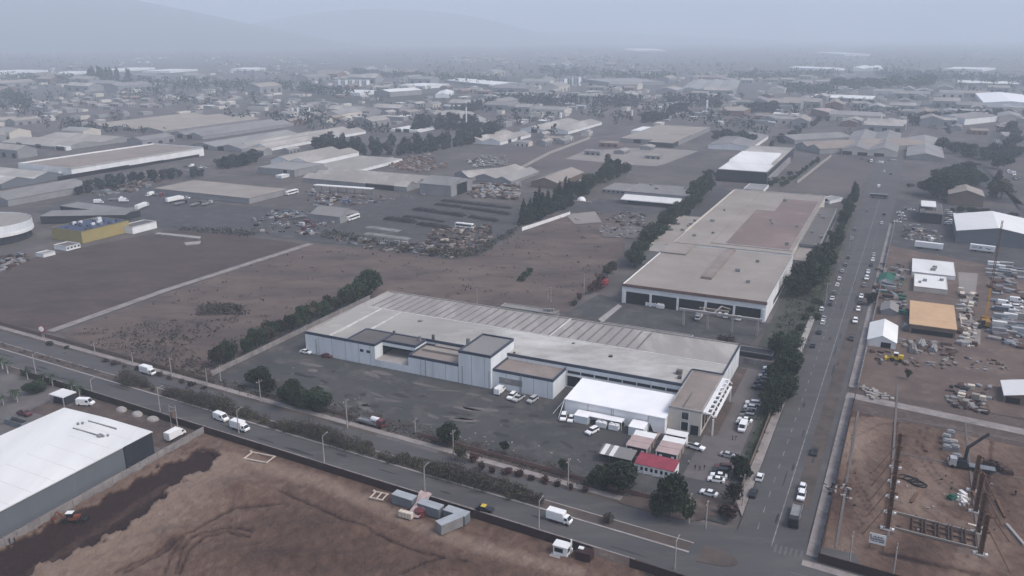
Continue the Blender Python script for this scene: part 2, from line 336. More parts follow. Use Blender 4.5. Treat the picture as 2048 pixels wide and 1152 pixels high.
# markings
mk = MB()
for v in range(150, 640, 1):
    if v < 176: continue
    u = R2L(v) + .53 * (R2R(v) - R2L(v)); mk.face([E(u - .11, v, .40), E(u + .11, v, .40), E(u + .115, v + 1, .40), E(u - .105, v + 1, .40)])
struct('road_marking', mk, 'paint_white', 'long white centre line of the right avenue', 'road marking')
mk = MB()
for v in range(182, 560, 8):
    for fr in ((.27, .74) if v > 430 else (.27,)):
        u = R2L(v) + fr * (R2R(v) - R2L(v)); mk.face([E(u - .09, v, .396), E(u + .09, v, .396), E(u + .09, v + 3, .396), E(u - .09, v + 3, .396)])
struct('road_marking', mk, 'paint_white', 'dashed lane lines of the right avenue', 'road marking')
mk = MB()
for i in range(6):
    u = -15.5 + i * 1.15; mk.face([E(u, 174, .398), E(u + .5, 174, .398), E(u + .5, 177.4, .398), E(u, 177.4, .398)])
for i in range(9):
    v = 158 + i * 1.2; mk.face([E(-10.8, v, .398), E(-7.2, v, .398), E(-7.2, v + .5, .398), E(-10.8, v + .5, .398)])
struct('road_marking', mk, 'paint_worn', 'worn zebra crossings at the crossroads', 'road marking')
mk = MB()
for s in range(-40, 262, 9):
    mk.face([A_(s, 18.2, .38), A_(s + 3, 18.2, .38), A_(s + 3, 18.34, .38), A_(s, 18.34, .38)])
    mk.face([A_(s, 6, .38), A_(s + 3, 6, .38), A_(s + 3, 6.13, .38), A_(s, 6.13, .38)])
struct('road_marking', mk, 'paint_worn', 'faded lane dashes of the front avenue', 'road marking')
rq = random.Random(77)
def blotches(mat, spots, z, lab):
    mb = MB()
    for p, a, L, W in spots:
        d = Vector((math.cos(a), math.sin(a), 0)); n_ = Vector((-d.y, d.x, 0)); k = 10; pts = []
        for i in range(k):
            t_ = 6.2832 * i / k; r_ = rq.uniform(.75, 1.1); q = p + d * L * r_ * math.cos(t_) + n_ * W * r_ * math.sin(t_); pts.append((q.x, q.y, z))
        mb.face(pts)
    struct('pavement_patch', mb, mat, lab, 'patch')
blotches('tar_patch', [(E(R2L(v) + rq.uniform(2, 13), v), RV, rq.uniform(2, 7), rq.uniform(.2, .5)) for v in [rq.uniform(182, 420) for _ in range(16)]], .378, 'dark tar repairs on the right avenue')
blotches('tar_patch', [(A_(rq.uniform(0, 262), t_), AVA, rq.uniform(1, 6), rq.uniform(.25, .8)) for t_ in [rq.choice((rq.uniform(3.5, 8.5), rq.uniform(15.2, 21))) for _ in range(22)]], .363, 'dark tar repairs on the front avenue')
blotches('concrete_yard', [(E(rq.uniform(-188, -110), rq.uniform(192, 224)), RU + rq.uniform(-.3, .3), rq.uniform(1, 7), rq.uniform(.4, 1.6)) for _ in range(26)], .307, 'pale worn streaks on the warehouse yard')
blotches('tar_patch', [(E(rq.uniform(-190, -60), rq.uniform(190, 224)), RU + rq.uniform(-.5, .5), rq.uniform(.6, 3.5), rq.uniform(.4, 1.6)) for _ in range(34)], .309, 'oil stains on the warehouse yard')
# dirt track over the fields
a, b, c = G(100, 664), G(330, 582), G(622, 488)
n1 = (c - a).normalized(); n1 = Vector((n1.y, -n1.x, 0)) * 2.2
patch('dirt_track', [a + n1, b + n1, c + n1, c - n1, b - n1, a - n1], 'sidewalk', .29, 'pale dirt track crossing the brown fields', px=False)
patch('path', [(1196,640),(1206,646),(1244,614),(1236,610)], 'concrete', .38, 'pale strip across the dark loading yard')
# excavated site, lower left: height field with cut bank, mounds and wheel ruts
m = bpy.data.materials.new('site_soil'); m.use_nodes = True; t = m.node_tree; pb = t.nodes['Principled BSDF']
pb.inputs['Roughness'].default_value = .95; pb.inputs['Specular IOR Level'].default_value = .1
at = t.nodes.new('ShaderNodeAttribute'); at.attribute_name = 'soil'
geo = t.nodes.new('ShaderNodeNewGeometry'); mp = t.nodes.new('ShaderNodeMapping'); mp.inputs['Rotation'].default_value = (0, 0, math.radians(-20)); mp.inputs['Scale'].default_value = (1, .7, 1)
t.links.new(geo.outputs['Position'], mp.inputs['Vector'])
no = t.nodes.new('ShaderNodeTexNoise'); no.inputs['Scale'].default_value = .45; no.inputs['Detail'].default_value = 12; no.inputs['Roughness'].default_value = .68
t.links.new(mp.outputs[0], no.inputs['Vector'])
ma = t.nodes.new('ShaderNodeMath'); ma.operation = 'MULTIPLY_ADD'; t.links.new(no.outputs['Fac'], ma.inputs[0]); ma.inputs[1].default_value = .85
mm = t.nodes.new('ShaderNodeMath'); mm.operation = 'SUBTRACT'; t.links.new(at.outputs['Fac'], mm.inputs[0]); mm.inputs[1].default_value = .425
t.links.new(mm.outputs[0], ma.inputs[2])
rp = t.nodes.new('ShaderNodeValToRGB'); e = rp.color_ramp.elements
e[0].color = (.034, .020, .019, 1); e[0].position = 0.05; e[1].color = (.25, .186, .148, 1); e[1].position = 1
x = e.new(.45); x.color = (.115, .073, .057, 1)
t.links.new(ma.outputs[0], rp.inputs[0]); t.links.new(rp.outputs[0], pb.inputs['Base Color'])
bu = t.nodes.new('ShaderNodeBump'); bu.inputs['Strength'].default_value = 1.0; bu.inputs['Distance'].default_value = 1.2
t.links.new(no.outputs['Fac'], bu.inputs['Height']); t.links.new(bu.outputs[0], pb.inputs['Normal'])
MATS['site_soil'] = m
WET = [(440,916),(408,903),(330,935),(210,1000),(30,1088),(0,1100),(-60,1130),(-60,1190),(60,1160),(84,1140),(135,1128),(225,1082),(280,1050),(325,1008),(372,970),(425,942)]
def segd(x, y, a, b):
    dx, dy = b[0] - a[0], b[1] - a[1]; k = max(0, min(1, ((x - a[0]) * dx + (y - a[1]) * dy) / (dx * dx + dy * dy)))
    return math.hypot(x - a[0] - k * dx, y - a[1] - k * dy)
def pld(x, y, pl): return min(segd(x, y, pl[i], pl[i + 1]) for i in range(len(pl) - 1))
LIGHT = [((480,925),(640,965),(760,1020),(860,1065),(1010,1112),(1160,1150))]
CREST = WET[-6:][::-1] ; CREST = [(440,916),(425,942),(372,970),(325,1008),(280,1050),(225,1082),(135,1128),(84,1140)]
DARKS = [(475,995,38,16),(340,1100,26,12),(735,1085,34,9),(620,1050,120,34),(540,1110,90,26),(690,1130,150,30),(950,1145,70,14)]
RUTS = [[(360,1150),(378,1105),(410,1078),(455,1067),(500,1078)],[(352,1150),(366,1100),(402,1070),(455,1059),(505,1066)],[(330,1150),(345,1110),(395,1060),(470,1020),(560,1010)],
        [(560,985),(640,1020),(740,1065),(820,1100),(930,1130)],[(230,1150),(300,1118),(350,1090)],[(248,1150),(320,1115),(365,1085)],[(800,1150),(880,1120),(930,1130)]]
MOUNDS = [(475,985,40,15,2.6),(350,1080,35,14,2.0),(690,1062,60,10,1.5),(900,1140,50,12,2.0),(380,1000,60,30,1.2),(560,1060,70,9,1.2),(620,1120,90,10,1.5),(450,1110,40,16,1.3)]
def proj(p):
    f = p[1] * CT + H * ST_; return 1024 + F * p[0] / f, 576 + F * (H * CT - p[1] * ST_) / f
mb = MB(); soil = []; ids = {}; st = .62
ns, ntt = int(172 / st), int(95 / st)
for j in range(ntt + 1):
    for i in range(ns + 1):
        p = A_(88 + i * st, 25.5 + j * st); u, v = toE(p)
        if u < -178.2: continue
        x, y = proj(p); jx = 5 * math.sin(y * .21) + 3 * math.sin(x * .37 + y * .3); wet = inpoly(x + jx, y + jx * .5, WET); dc = pld(x, y, CREST)
        edge = min(1, (j + .0) / 5)
        nz = .22 * math.sin(x * .11 + y * .05) * math.sin(y * .23 - x * .04) + .12 * math.sin(x * .31 + 1) * math.sin(y * .47) + R.uniform(-.05, .05)
        if wet: z = .18 + .8 * max(0, 1 - dc / 10) ** 1.5; s_ = -.02 + .22 * math.exp(-((pld(x, y, [(60,1150),(200,1060),(330,975)])) / 9) ** 2)
        else:
            z = .5 + 1.7 * math.exp(-(dc / 45)) + nz; s_ = .60 + .36 * math.exp(-(dc / 80) ** 2) * (1 if y > 915 else .3)
            dl = pld(x, y, LIGHT[0]); s_ = max(s_ - .12 + .0, .85 * math.exp(-(dl / 26) ** 2))
            if x > 560 and dl > 40: s_ = min(s_, .54)
        for cx, cy, rx, ry in DARKS:
            q = ((x - cx) / rx) ** 2 + ((y - cy) / ry) ** 2; s_ -= .17 * math.exp(-q) if not wet else 0
        for cx, cy, rx, ry, h_ in MOUNDS: z += h_ * math.exp(-((x - cx) / rx) ** 2 - ((y - cy) / ry) ** 2)
        for pl in RUTS:
            d = pld(x, y, pl)
            if d < 4: s_ -= .42 * (1 - d / 4); z -= .5 * (1 - d / 4)
        ids[i, j] = len(mb.v); mb.v.append((p.x, p.y, max(.1, .33 + (z - .33) * edge))); soil.append(max(-.2, min(1.1, s_)))
for j in range(ntt):
    for i in range(ns):
        k = [ids.get(q) for q in ((i, j), (i, j + 1), (i + 1, j + 1), (i + 1, j))]
        if None not in k: mb.f.append(tuple(k)); mb.m.append(0)
def soil_mesh(mb, soil, name, lab):
    o = struct(name, mb, 'site_soil', lab, 'earth'); a_ = o.data.attributes.new('soil', 'FLOAT', 'POINT'); a_.data.foreach_set('value', soil)
    for p in o.data.polygons: p.use_smooth = True
m2 = MB(); soil2 = []; st2 = .7; nu, nv = int(64 / st2), int(88 / st2)
TR = [[(1800,776),(1768,1062)],[(1905,840),(1985,855),(2048,872)],[(1800,838),(1905,840)],[(1985,860),(1962,1110)],[(1745,762),(1733,785),(1745,812),(1790,830)],[(1690,860),(1668,960),(1640,1060)],[(1760,1108),(1960,1150)],[(1690,965),(1700,980),(1690,1000)]]
TK = [[(1690,900),(1700,960),(1740,1030),(1770,1075)],[(1702,900),(1712,960),(1752,1028),(1782,1072)],[(1905,992),(1860,950),(1830,900),(1840,860)],[(1916,988),(1872,946),(1844,898),(1855,858)],[(1700,880),(1760,850),(1850,845)],[(1940,1130),(1935,1110),(1920,1150)],[(1820,1000),(1900,1060),(1960,1075)]]
for j in range(nv + 1):
    for i in range(nu + 1):
        u, v = -5.2 + i * st2, 174.8 + j * st2; p = E(u, v); x, y = proj(p); dt = pld(x, y, TR[0] if False else [TR[0][0], TR[0][1]])
        dt = min(pld(x, y, q) for q in TR); dk = min(pld(x, y, q) for q in TK)
        s_ = .50 + .22 * math.sin(x * .021 + 1) * math.sin(y * .027) + (.2 * math.exp(-((x - 1720) / 60) ** 2 - ((y - 890) / 40) ** 2)) + (.16 if dk < 22 else 0) - (.28 if y < 835 else 0)
        if dt < 6: s_ -= .42 * (1 - dt / 6)  # trench lines darkened: their shade is painted into the soil tone
        if dk < 2.6: s_ -= .3 * (1 - dk / 2.6)
        m2.v.append((p.x, p.y, .27 + R.uniform(-.03, .03) - (.16 * (1 - dt / 6) if dt < 6 else 0))); soil2.append(s_)
for j in range(nv):
    for i in range(nu):
        k = j * (nu + 1) + i; m2.f.append((k, k + 1, k + nu + 2, k + nu + 1)); m2.m.append(0)
soil_mesh(m2, soil2, 'building_site', 'brown earth building site with steel columns')
site = struct('excavated_ground', mb, 'site_soil', 'churned brown earth of the excavated plot in the lower left', 'earth')
at = site.data.attributes.new('soil', 'FLOAT', 'POINT'); at.data.foreach_set('value', soil)
for p in site.data.polygons: p.use_smooth = True
patch('yard', [E(-240, 95), E(-179.5, 95), E(-179.5, 163), E(-240, 166)], 'concrete_yard', .25, 'concrete apron round the white roofed shed', px=False)
patch('yard', [E(-182, 150), E(-150, 160), E(-178, 168), E(-245, 172), E(-240, 150)], 'dirt_dark', .262, 'brown earth strip inside the maroon hoarding', px=False)
patch('yard', [E(-330, 120), E(-238, 128), E(-243, 170), E(-330, 168)], 'concrete_yard', .25, 'pale drive and lawns in the lower left corner', px=False)
# haze
hz = MB(); hz.box(-15900, 15900, -400, 15400, -1.6, 720)
m = bpy.data.materials.new('haze_air'); m.use_nodes = True; t = m.node_tree; t.nodes.remove(t.nodes['Principled BSDF'])
pv = t.nodes.new('ShaderNodeVolumePrincipled'); pv.inputs['Density'].default_value = .00028; pv.inputs['Color'].default_value = (.79, .885, .99, 1)
pv.inputs['Anisotropy'].default_value = 0.0
t.links.new(pv.outputs[0], t.nodes['Material Output'].inputs['Volume']); MATS['haze_air'] = m
struct('haze', hz, 'haze_air', 'blue grey smog hanging over the whole plain', 'haze', 'stuff')
# ------------------------------------------------------------------ plants
def rdir(rr): 
    z = rr.uniform(-1, 1); a = rr.uniform(0, 6.283); s = math.sqrt(1 - z * z); return Vector((s * math.cos(a), s * math.sin(a), z))
def leaf(mb, c, s, rr, m=0, flat=0.0):
    d = rdir(rr); d.z = d.z * (1 - flat) + flat; d.normalize()
    x = d.orthogonal().normalized(); y = d.cross(x); a = rr.uniform(0, 6.28); x, y = x * math.cos(a) + y * math.sin(a), y * math.cos(a) - x * math.sin(a)
    mb.face([c - x * s * .6, c - y * s * .32 + d * s * .1, c + x * s * .6, c + y * s * .36 + d * s * .08], m)
def crown(rr, blobs, n, s, mat=0, core=True, mb=None):
    mb = mb or MB(); vol = [b[3] * b[4] * b[5] for b in blobs]; tot = sum(vol)
    for (cx, cy, cz, rx, ry, rz), v in zip(blobs, vol):
        for _ in range(int(n * v / tot) + 1):
            d = rdir(rr); r = rr.uniform(.15, 1.05) ** .45
            leaf(mb, Vector((cx + d.x * rx * r, cy + d.y * ry * r, cz + d.z * rz * r)), s * rr.uniform(.6, 1.4), rr, mat, .3)
    return mb
def blobs_round(rr, H_, Rr, z0, k=9):
    out = []
    for _ in range(k):
        a = rr.uniform(0, 6.28); q = rr.uniform(.1, .72) * Rr; h = rr.uniform(z0 + .18 * (H_ - z0), H_ - .2 * (H_ - z0)); r = Rr * rr.uniform(.34, .56) * (1.1 - .35 * abs((h - z0) / (H_ - z0) - .4))
        out.append((q * math.cos(a), q * math.sin(a), h, r, r, r * rr.uniform(.7, .95)))
    out.append((0, 0, (z0 + H_) / 2, Rr * .55, Rr * .55, (H_ - z0) * .42)); return out
def blobs_cone(rr, H_, Rr, z0, k=9):
    return [(rr.uniform(-.25, .25) * Rr * (1 - i / k), rr.uniform(-.25, .25) * Rr * (1 - i / k), z0 + (i + .5) / k * (H_ - z0) * .96, *(2 * [Rr * (1.0 - .82 * (i / (k - 1)) ** 1.1) * rr.uniform(.75, 1.1)]), (H_ - z0) / k * .95) for i in range(k)]
def blobs_poplar(rr, H_, Rr, z0, k=8):
    return [(rr.uniform(-.2, .2) * Rr, rr.uniform(-.2, .2) * Rr, z0 + (i + .5) / k * (H_ - z0), *(2 * [Rr * math.sin(math.pi * (.12 + .8 * (i + .5) / k)) ** .6 * rr.uniform(.75, 1.05)]), (H_ - z0) / k * .9) for i in range(k)]
def trunk(rr, H_, r, z0, limbs=5, m=0, mb=None):
    mb = mb or MB(); p = Vector((0, 0, 0)); k = 4
    for i in range(k):
        q = Vector((p.x + rr.uniform(-.12, .12), p.y + rr.uniform(-.12, .12), (i + 1) / k * H_ * .75)); mb.cyl(p, q, r * (1 - i / k * .8), r * (1 - (i + 1) / k * .8), 6, m); p = q
    for i in range(limbs):
        a = 6.28 * i / limbs + rr.uniform(-.4, .4); b = Vector((0, 0, z0 + (H_ - z0) * rr.uniform(.05, .35)))
        mb.cyl(b, b + Vector((math.cos(a), math.sin(a), rr.uniform(.6, 1.2))) * (H_ - z0) * .3, r * .4, r * .1, 5, m)
    return mb
TREES = {}
def proto(kind, i):
    if (kind, i) in TREES: return TREES[kind, i]
    rr = random.Random(sum(map(ord, kind)) * 31 + i)
    spec = {'round': (8, 4.0, 1.2, blobs_round, 2300, .66, 'leaf_dark'), 'broad': (9, 5.6, 1.2, blobs_round, 3600, .74, 'leaf_dark'), 'olive': (6, 2.7, 1.5, blobs_round, 800, .55, 'leaf_olive'),
            'mid': (7, 3.0, 1.6, blobs_round, 1100, .58, 'leaf_mid'), 'red': (3.4, 1.7, .3, blobs_round, 420, .42, 'leaf_red'), 'cypress': (14, 3.0, .5, blobs_cone, 2000, .8, 'leaf_pine'),
            'poplar': (14, 2.6, 1.0, blobs_poplar, 1900, .75, 'leaf_pine'), 'shrub': (2.6, 1.7, .1, blobs_round, 380, .40, 'leaf_dark'), 'lollipop': (7, 2.4, 3.0, blobs_round, 800, .5, 'leaf_dark'),
            'bare': (3.4, 1.9, .2, blobs_round, 520, .38, 'twig')}[kind]
    H_, Rr, z0, fn, n, s, mat = spec
    cm = crown(rr, fn(rr, H_, Rr, z0), n, s).mesh('crown', mat); tm = trunk(rr, H_, .035 * H_ ** .9 * .9, z0).mesh('trunk', 'bark')
    TREES[kind, i] = (H_, Rr, tm, cm); return TREES[kind, i]
def tree(name, kind, p, h, label, cat='tree', group=None, wide=1.0, n=3):
    H_, Rr, tm, cm = proto(kind, R.randrange(n)); s = h / H_; rz = R.uniform(0, 6.28)
    t = thing(name, label, cat, p, rz, group); t.scale = (s * wide, s * wide, s)
    for nm, me in (('trunk', tm), ('crown', cm)):
        o = bpy.data.objects.new(nm, me); COL.objects.link(o); o.parent = t
    return t
FAR = {}
def fartree(name, kind, p, h, label, cat='tree', group=None, wide=1.0):
    i = R.randrange(4)
    if (kind, i) not in FAR:
        rr = random.Random(i * 7 + len(kind)); mb = MB()
        if kind == 'poplar': crown(rr, blobs_poplar(rr, 10, 1.9, .4, 6), 260, 1.25, 0, mb=mb)
        elif kind == 'cone': crown(rr, blobs_cone(rr, 10, 2.3, .3, 6), 150, 1.3, 0, mb=mb)
        else: crown(rr, blobs_round(rr, 10, 4.8, .8, 7), 420, 1.6, 0, mb=mb)
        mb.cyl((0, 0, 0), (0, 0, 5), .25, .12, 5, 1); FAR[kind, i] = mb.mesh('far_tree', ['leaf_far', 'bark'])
    o = bpy.data.objects.new(name, FAR[kind, i]); COL.objects.link(o); s = h / 10
    o.location = p; o.scale = (s * wide, s * wide, s); o.rotation_euler = (0, 0, R.uniform(0, 6.28)); return tag(o, label, cat, group)
def row(pts, n, jit=0):
    """n points spread evenly along a polyline of picture points on the ground"""
    P3 = [G(*p) for p in pts]; L = [0]
    for i in range(len(P3) - 1): L.append(L[-1] + (P3[i + 1] - P3[i]).length)
    out = []
    for k in range(n):
        d = L[-1] * (k + .5) / n; i = max(j for j in range(len(P3) - 1) if L[j] <= d)
        q = P3[i].lerp(P3[i + 1], (d - L[i]) / (L[i + 1] - L[i])); out.append(q + Vector((R.uniform(-jit, jit), R.uniform(-jit, jit), 0)))
    return out
def treerow(name, kind, pts, n, h, look, place, wide=1.0, jit=1.0, far=False, group=None):
    for i, p in enumerate(row(pts, n, jit)):
        (fartree if far else tree)(name, kind, p, R.uniform(*h), f'{look}, {nth(i)} {place}', 'shrub' if 'shrub' in name else 'tree', group or place, wide * R.uniform(.88, 1.15))
def weeds(name, poly, n, s, mat, label, px=True, hgt=.5, kind='stuff'):
    mb = MB()
    for _ in range(n):
        x, y = pick(poly); p = G(x, y) if px else Vector((x, y, 0)); q = R.uniform(.5, 1.5)
        for _ in range(5): leaf(mb, p + Vector((R.gauss(0, s * q), R.gauss(0, s * q), .3 + R.uniform(0, hgt * q))), s * q * R.uniform(.6, 1.2), R, 0, .5)
    return tag(mb.build(name, mat), label, 'weeds', None, kind)
def clutter(name, poly, n, size, mats, label, hmax=1.5, z=.3, cat='scrap'):
    mb = MB()
    for _ in range(n):
        p = G(*pick(poly)); a = RU + R.choice((0, math.pi / 2)) + R.gauss(0, .35); s = R.uniform(*size); l = s * R.uniform(1, 2.6); hh = min(hmax, s * R.uniform(.3, .9)); 
        T = Matrix.Translation((p.x, p.y, z)) @ Matrix.Rotation(a, 4, 'Z') @ Matrix.Rotation(R.gauss(0, .08), 4, 'X')
        mb.box(-l / 2, l / 2, -s / 2, s / 2, 0, hh, R.randrange(len(mats)), T=T)
    return tag(mb.build(name, mats), label, cat, None, 'stuff')

# ------------------------------------------------------------------ vehicles
PROT = {}
def loft(mb, prof, w0, w1, m=0):
    """side profile (x, z) swept across the width; w1 narrows the upper edge"""
    zs = [q[1] for q in prof]; zl, zh = min(zs), max(zs); n = len(prof); k = len(mb.v)
    for sgn in (-1, 1):
        for x, z in prof: mb.v.append((x, sgn * (w0 + (w1 - w0) * (z - zl) / (zh - zl)) / 2, z))
    for i in range(n):
        j = (i + 1) % n; mb.f.append((k + i, k + j, k + n + j, k + n + i)); mb.m.append(m)
    mb.f.append(tuple(k + i for i in range(n))[::-1]); mb.m.append(m); mb.f.append(tuple(k + n + i for i in range(n))); mb.m.append(m)
SHAPES = {
 'sedan': dict(L=4.5, W=1.78, body=[(-2.25,.3),(2.25,.3),(2.28,.62),(2.1,.78),(1.05,.93),(-1.5,.98),(-2.2,.9),(-2.26,.6)], cab=[(1.05,.93),(.3,1.38),(-.95,1.40),(-1.65,.97)], roof=[(.3,1.385),(.25,1.44),(-.9,1.46),(-.95,1.405)], wh=(1.4,-1.35,.33)),
 'hatch': dict(L=4.0, W=1.75, body=[(-2.0,.3),(2.0,.3),(2.02,.65),(1.85,.82),(1.05,.98),(-1.9,1.02),(-2.02,.6)], cab=[(1.05,.98),(.4,1.46),(-1.35,1.48),(-1.9,1.02)], roof=[(.4,1.465),(.3,1.53),(-1.3,1.55),(-1.38,1.485)], wh=(1.25,-1.25,.32)),
 'suv': dict(L=4.7, W=1.9, body=[(-2.3,.4),(2.3,.4),(2.34,.85),(2.2,1.0),(1.1,1.12),(-2.25,1.18),(-2.34,.7)], cab=[(1.1,1.12),(.5,1.68),(-1.95,1.70),(-2.25,1.18)], roof=[(.5,1.685),(.4,1.75),(-1.9,1.78),(-1.98,1.71)], wh=(1.45,-1.45,.38)),
 'pickup': dict(L=5.3, W=1.88, body=[(-2.65,.45),(2.6,.45),(2.65,.9),(2.5,1.02),(1.3,1.12),(-.55,1.12),(-.56,1.05),(-2.62,1.05)], cab=[(1.3,1.12),(.75,1.68),(-.35,1.70),(-.55,1.12)], roof=[(.75,1.685),(.65,1.74),(-.3,1.76),(-.4,1.71)], wh=(1.65,-1.65,.38), bed=(-2.5, -.65)),
 'van': dict(L=5.4, W=2.0, body=[(-2.7,.4),(2.65,.4),(2.7,.9),(2.5,1.15),(1.95,1.3),(1.2,2.28),(.9,2.36),(-2.6,2.36),(-2.7,2.2)], cab=None, glass=[(1.97,1.36),(1.27,2.22)], wh=(1.8,-1.7,.36)),
}
def vehicle_meshes(kind, col):
    key = (kind, col)
    if key in PROT: return PROT[key]
    cm = 'car_' + col; parts = []
    if kind in SHAPES:
        s = SHAPES[kind]; W = s['W']; mb = MB(); loft(mb, s['body'], W, W * .96)
        if s.get('roof'): loft(mb, s['roof'], W * .74, W * .68)
        parts.append(('body', mb.mesh('body', cm)))
        if s.get('bed'):
            mb = MB(); mb.box(s['bed'][0], s['bed'][1], -W * .41, W * .41, 1.0, 1.062); parts.append(('cargo_bed', mb.mesh('cargo_bed', 'machine_dark')))
        mb = MB()
        if s['cab']: loft(mb, s['cab'], W * .93, W * .76)
        else:
            (x0, z0), (x1, z1) = s['glass']; mb.face([(x0 + .05, -W * .42, z0), (x0 + .05, W * .42, z0), (x1 + .05, W * .4, z1), (x1 + .05, -W * .4, z1)])
            for sg in (-1, 1): mb.box(.55, 1.45, sg * W * .487 - .02, sg * W * .487 + .02, 1.35, 2.0)
        parts.append(('window', mb.mesh('window', 'glass_dark')))
        xf, xr, r = s['wh']
    elif kind == 'boxtruck':
        W = 2.2; mb = MB(); loft(mb, [(1.4,.55),(3.1,.55),(3.15,1.1),(2.85,1.35),(2.3,2.15),(1.45,2.2)], W * .9, W * .8); mb.box(-3.1, 1.4, -.4, .4, .5, .78); parts.append(('body', mb.mesh('body', cm)))
        mb = MB(); mb.box(-3.2, 1.3, -W / 2, W / 2, .8, 2.95); mb.box(-3.1, 1.2, -W * .46, W * .46, 2.95, 3.02); parts.append(('cargo_box', mb.mesh('cargo_box', 'car_white' if col == 'white' else cm)))
        mb = MB(); mb.face([(2.9, -.86, 1.37), (2.9, .86, 1.37), (2.36, .8, 2.1), (2.36, -.8, 2.1)])
        for sg in (-1, 1): mb.box(1.65, 2.4, sg * .95 - .03, sg * .95 + .03, 1.35, 1.95)
        parts.append(('window', mb.mesh('window', 'glass_dark'))); xf, xr, r = 2.3, -1.9, .42; W = 2.0
    elif kind == 'lorry':                    # tractor unit and long trailer
        W = 2.5; mb = MB(); loft(mb, [(5.2,.6),(7.4,.6),(7.45,1.5),(7.2,2.9),(5.2,3.0)], W * .96, W * .92); mb.box(-7, 5.3, -.5, .5, .7, 1.05); parts.append(('cab', mb.mesh('cab', cm)))
        mb = MB(); mb.box(-7.4, 4.9, -W / 2, W / 2, 1.1, 3.6); mb.box(-7.3, 4.8, -W * .47, W * .47, 3.6, 3.66); parts.append(('trailer_box', mb.mesh('trailer_box', 'car_white')))
        mb = MB(); mb.face([(7.46, -1.05, 1.6), (7.46, 1.05, 1.6), (7.24, 1.02, 2.6), (7.24, -1.02, 2.6)]); parts.append(('window', mb.mesh('window', 'glass_dark'))); xf, xr, r = 6.5, -5.2, .5
    elif kind == 'flatbed':
        W = 2.4; mb = MB(); loft(mb, [(3.0,.6),(4.9,.6),(4.95,1.4),(4.75,2.6),(3.0,2.7)], W * .95, W * .9); parts.append(('cab', mb.mesh('cab', cm)))
        mb = MB(); mb.box(-4.8, 2.9, -W / 2, W / 2, .95, 1.2); mb.box(2.75, 2.9, -W / 2, W / 2, 1.2, 2.0); mb.box(-4.8, 2.7, -W / 2, -W / 2 + .08, 1.2, 1.7); mb.box(-4.8, 2.7, W / 2 - .08, W / 2, 1.2, 1.7); parts.append(('cargo_bed', mb.mesh('cargo_bed', 'metal_grey')))
        mb = MB(); mb.face([(4.97, -1, 1.5), (4.97, 1, 1.5), (4.8, .98, 2.4), (4.8, -.98, 2.4)]); parts.append(('window', mb.mesh('window', 'glass_dark'))); xf, xr, r = 4.1, -3.2, .5
    else:                                    # bus
        W = 2.5; L = 6.0; mb = MB(); loft(mb, [(-L,.4),(L,.4),(L+.08,1.0),(L-.1,2.9),(L-.4,3.05),(-L+.2,3.05),(-L,2.8)], W, W * .97); parts.append(('body', mb.mesh('body', cm)))
        mb = MB()
        for sg in (-1, 1): mb.box(-L + .5, L - .6, sg * W * .493 - .02, sg * W * .493 + .02, 1.45, 2.45)
        mb.box(L - .02, L + .06, -1.05, 1.05, 1.3, 2.5); parts.append(('window', mb.mesh('window', 'glass_dark')))
        mb = MB(); mb.box(-2, -.4, -.7, .7, 3.05, 3.25); parts.append(('roof_hatch', mb.mesh('roof_hatch', cm))); xf, xr, r = 3.8, -3.6, .5
    for x in (xf, xr):
        for sg in (-1, 1):
            mb = MB(); mb.cyl((x, sg * W * .5 - .2 * sg, r), (x, sg * W * .5 + .03 * sg, r), r, r, 10); parts.append(('wheel', mb.mesh('wheel', 'rubber')))
    PROT[key] = parts; return parts
NAMES = dict(sedan=('parked_car', 'car'), hatch=('parked_car', 'car'), suv=('parked_car', 'car'), pickup=('pickup_truck', 'pickup'), van=('delivery_van', 'van'), boxtruck=('box_truck', 'truck'), lorry=('articulated_lorry', 'lorry'), flatbed=('flatbed_truck', 'truck'), bus=('coach', 'bus'))
HEAD = dict(U=RU, V=RV, u=RU + math.pi, v=RV + math.pi, A=AVA, a=AVA + math.pi)
def veh(kind, col, p, head, label, group=None, name=None, z=.37, cat=None, far=False):
    parts = vehicle_meshes(kind, col); nm, ct = NAMES[kind]; p = G(*p) if isinstance(p, tuple) else p
    rz = HEAD[head[0]] + (math.radians(float(head[1:])) if len(head) > 1 else 0)
    if far:
        key = ('far', kind, col)
        if key not in PROT:
            bmx = bmesh.new(); mats = []
            for _, me in parts:
                k0 = len(bmx.faces); bmx.from_mesh(me); bmx.faces.ensure_lookup_table()
                if me.materials[0] not in mats: mats.append(me.materials[0])
                for q in bmx.faces[k0:]: q.material_index = mats.index(me.materials[0])
            me = bpy.data.meshes.new('far_' + nm); bmx.to_mesh(me); bmx.free()
            for q in mats: me.materials.append(q)
            PROT[key] = me
        o = bpy.data.objects.new(name or nm, PROT[key]); COL.objects.link(o); o.location = (p.x, p.y, z); o.rotation_euler = (0, 0, rz); return tag(o, label, cat or ct, group)
    t = thing(name or nm, label, cat or ct, (p.x, p.y, z), rz, group)
    for pn, me in parts:
        o = bpy.data.objects.new(pn, me); COL.objects.link(o); o.parent = t
    return t

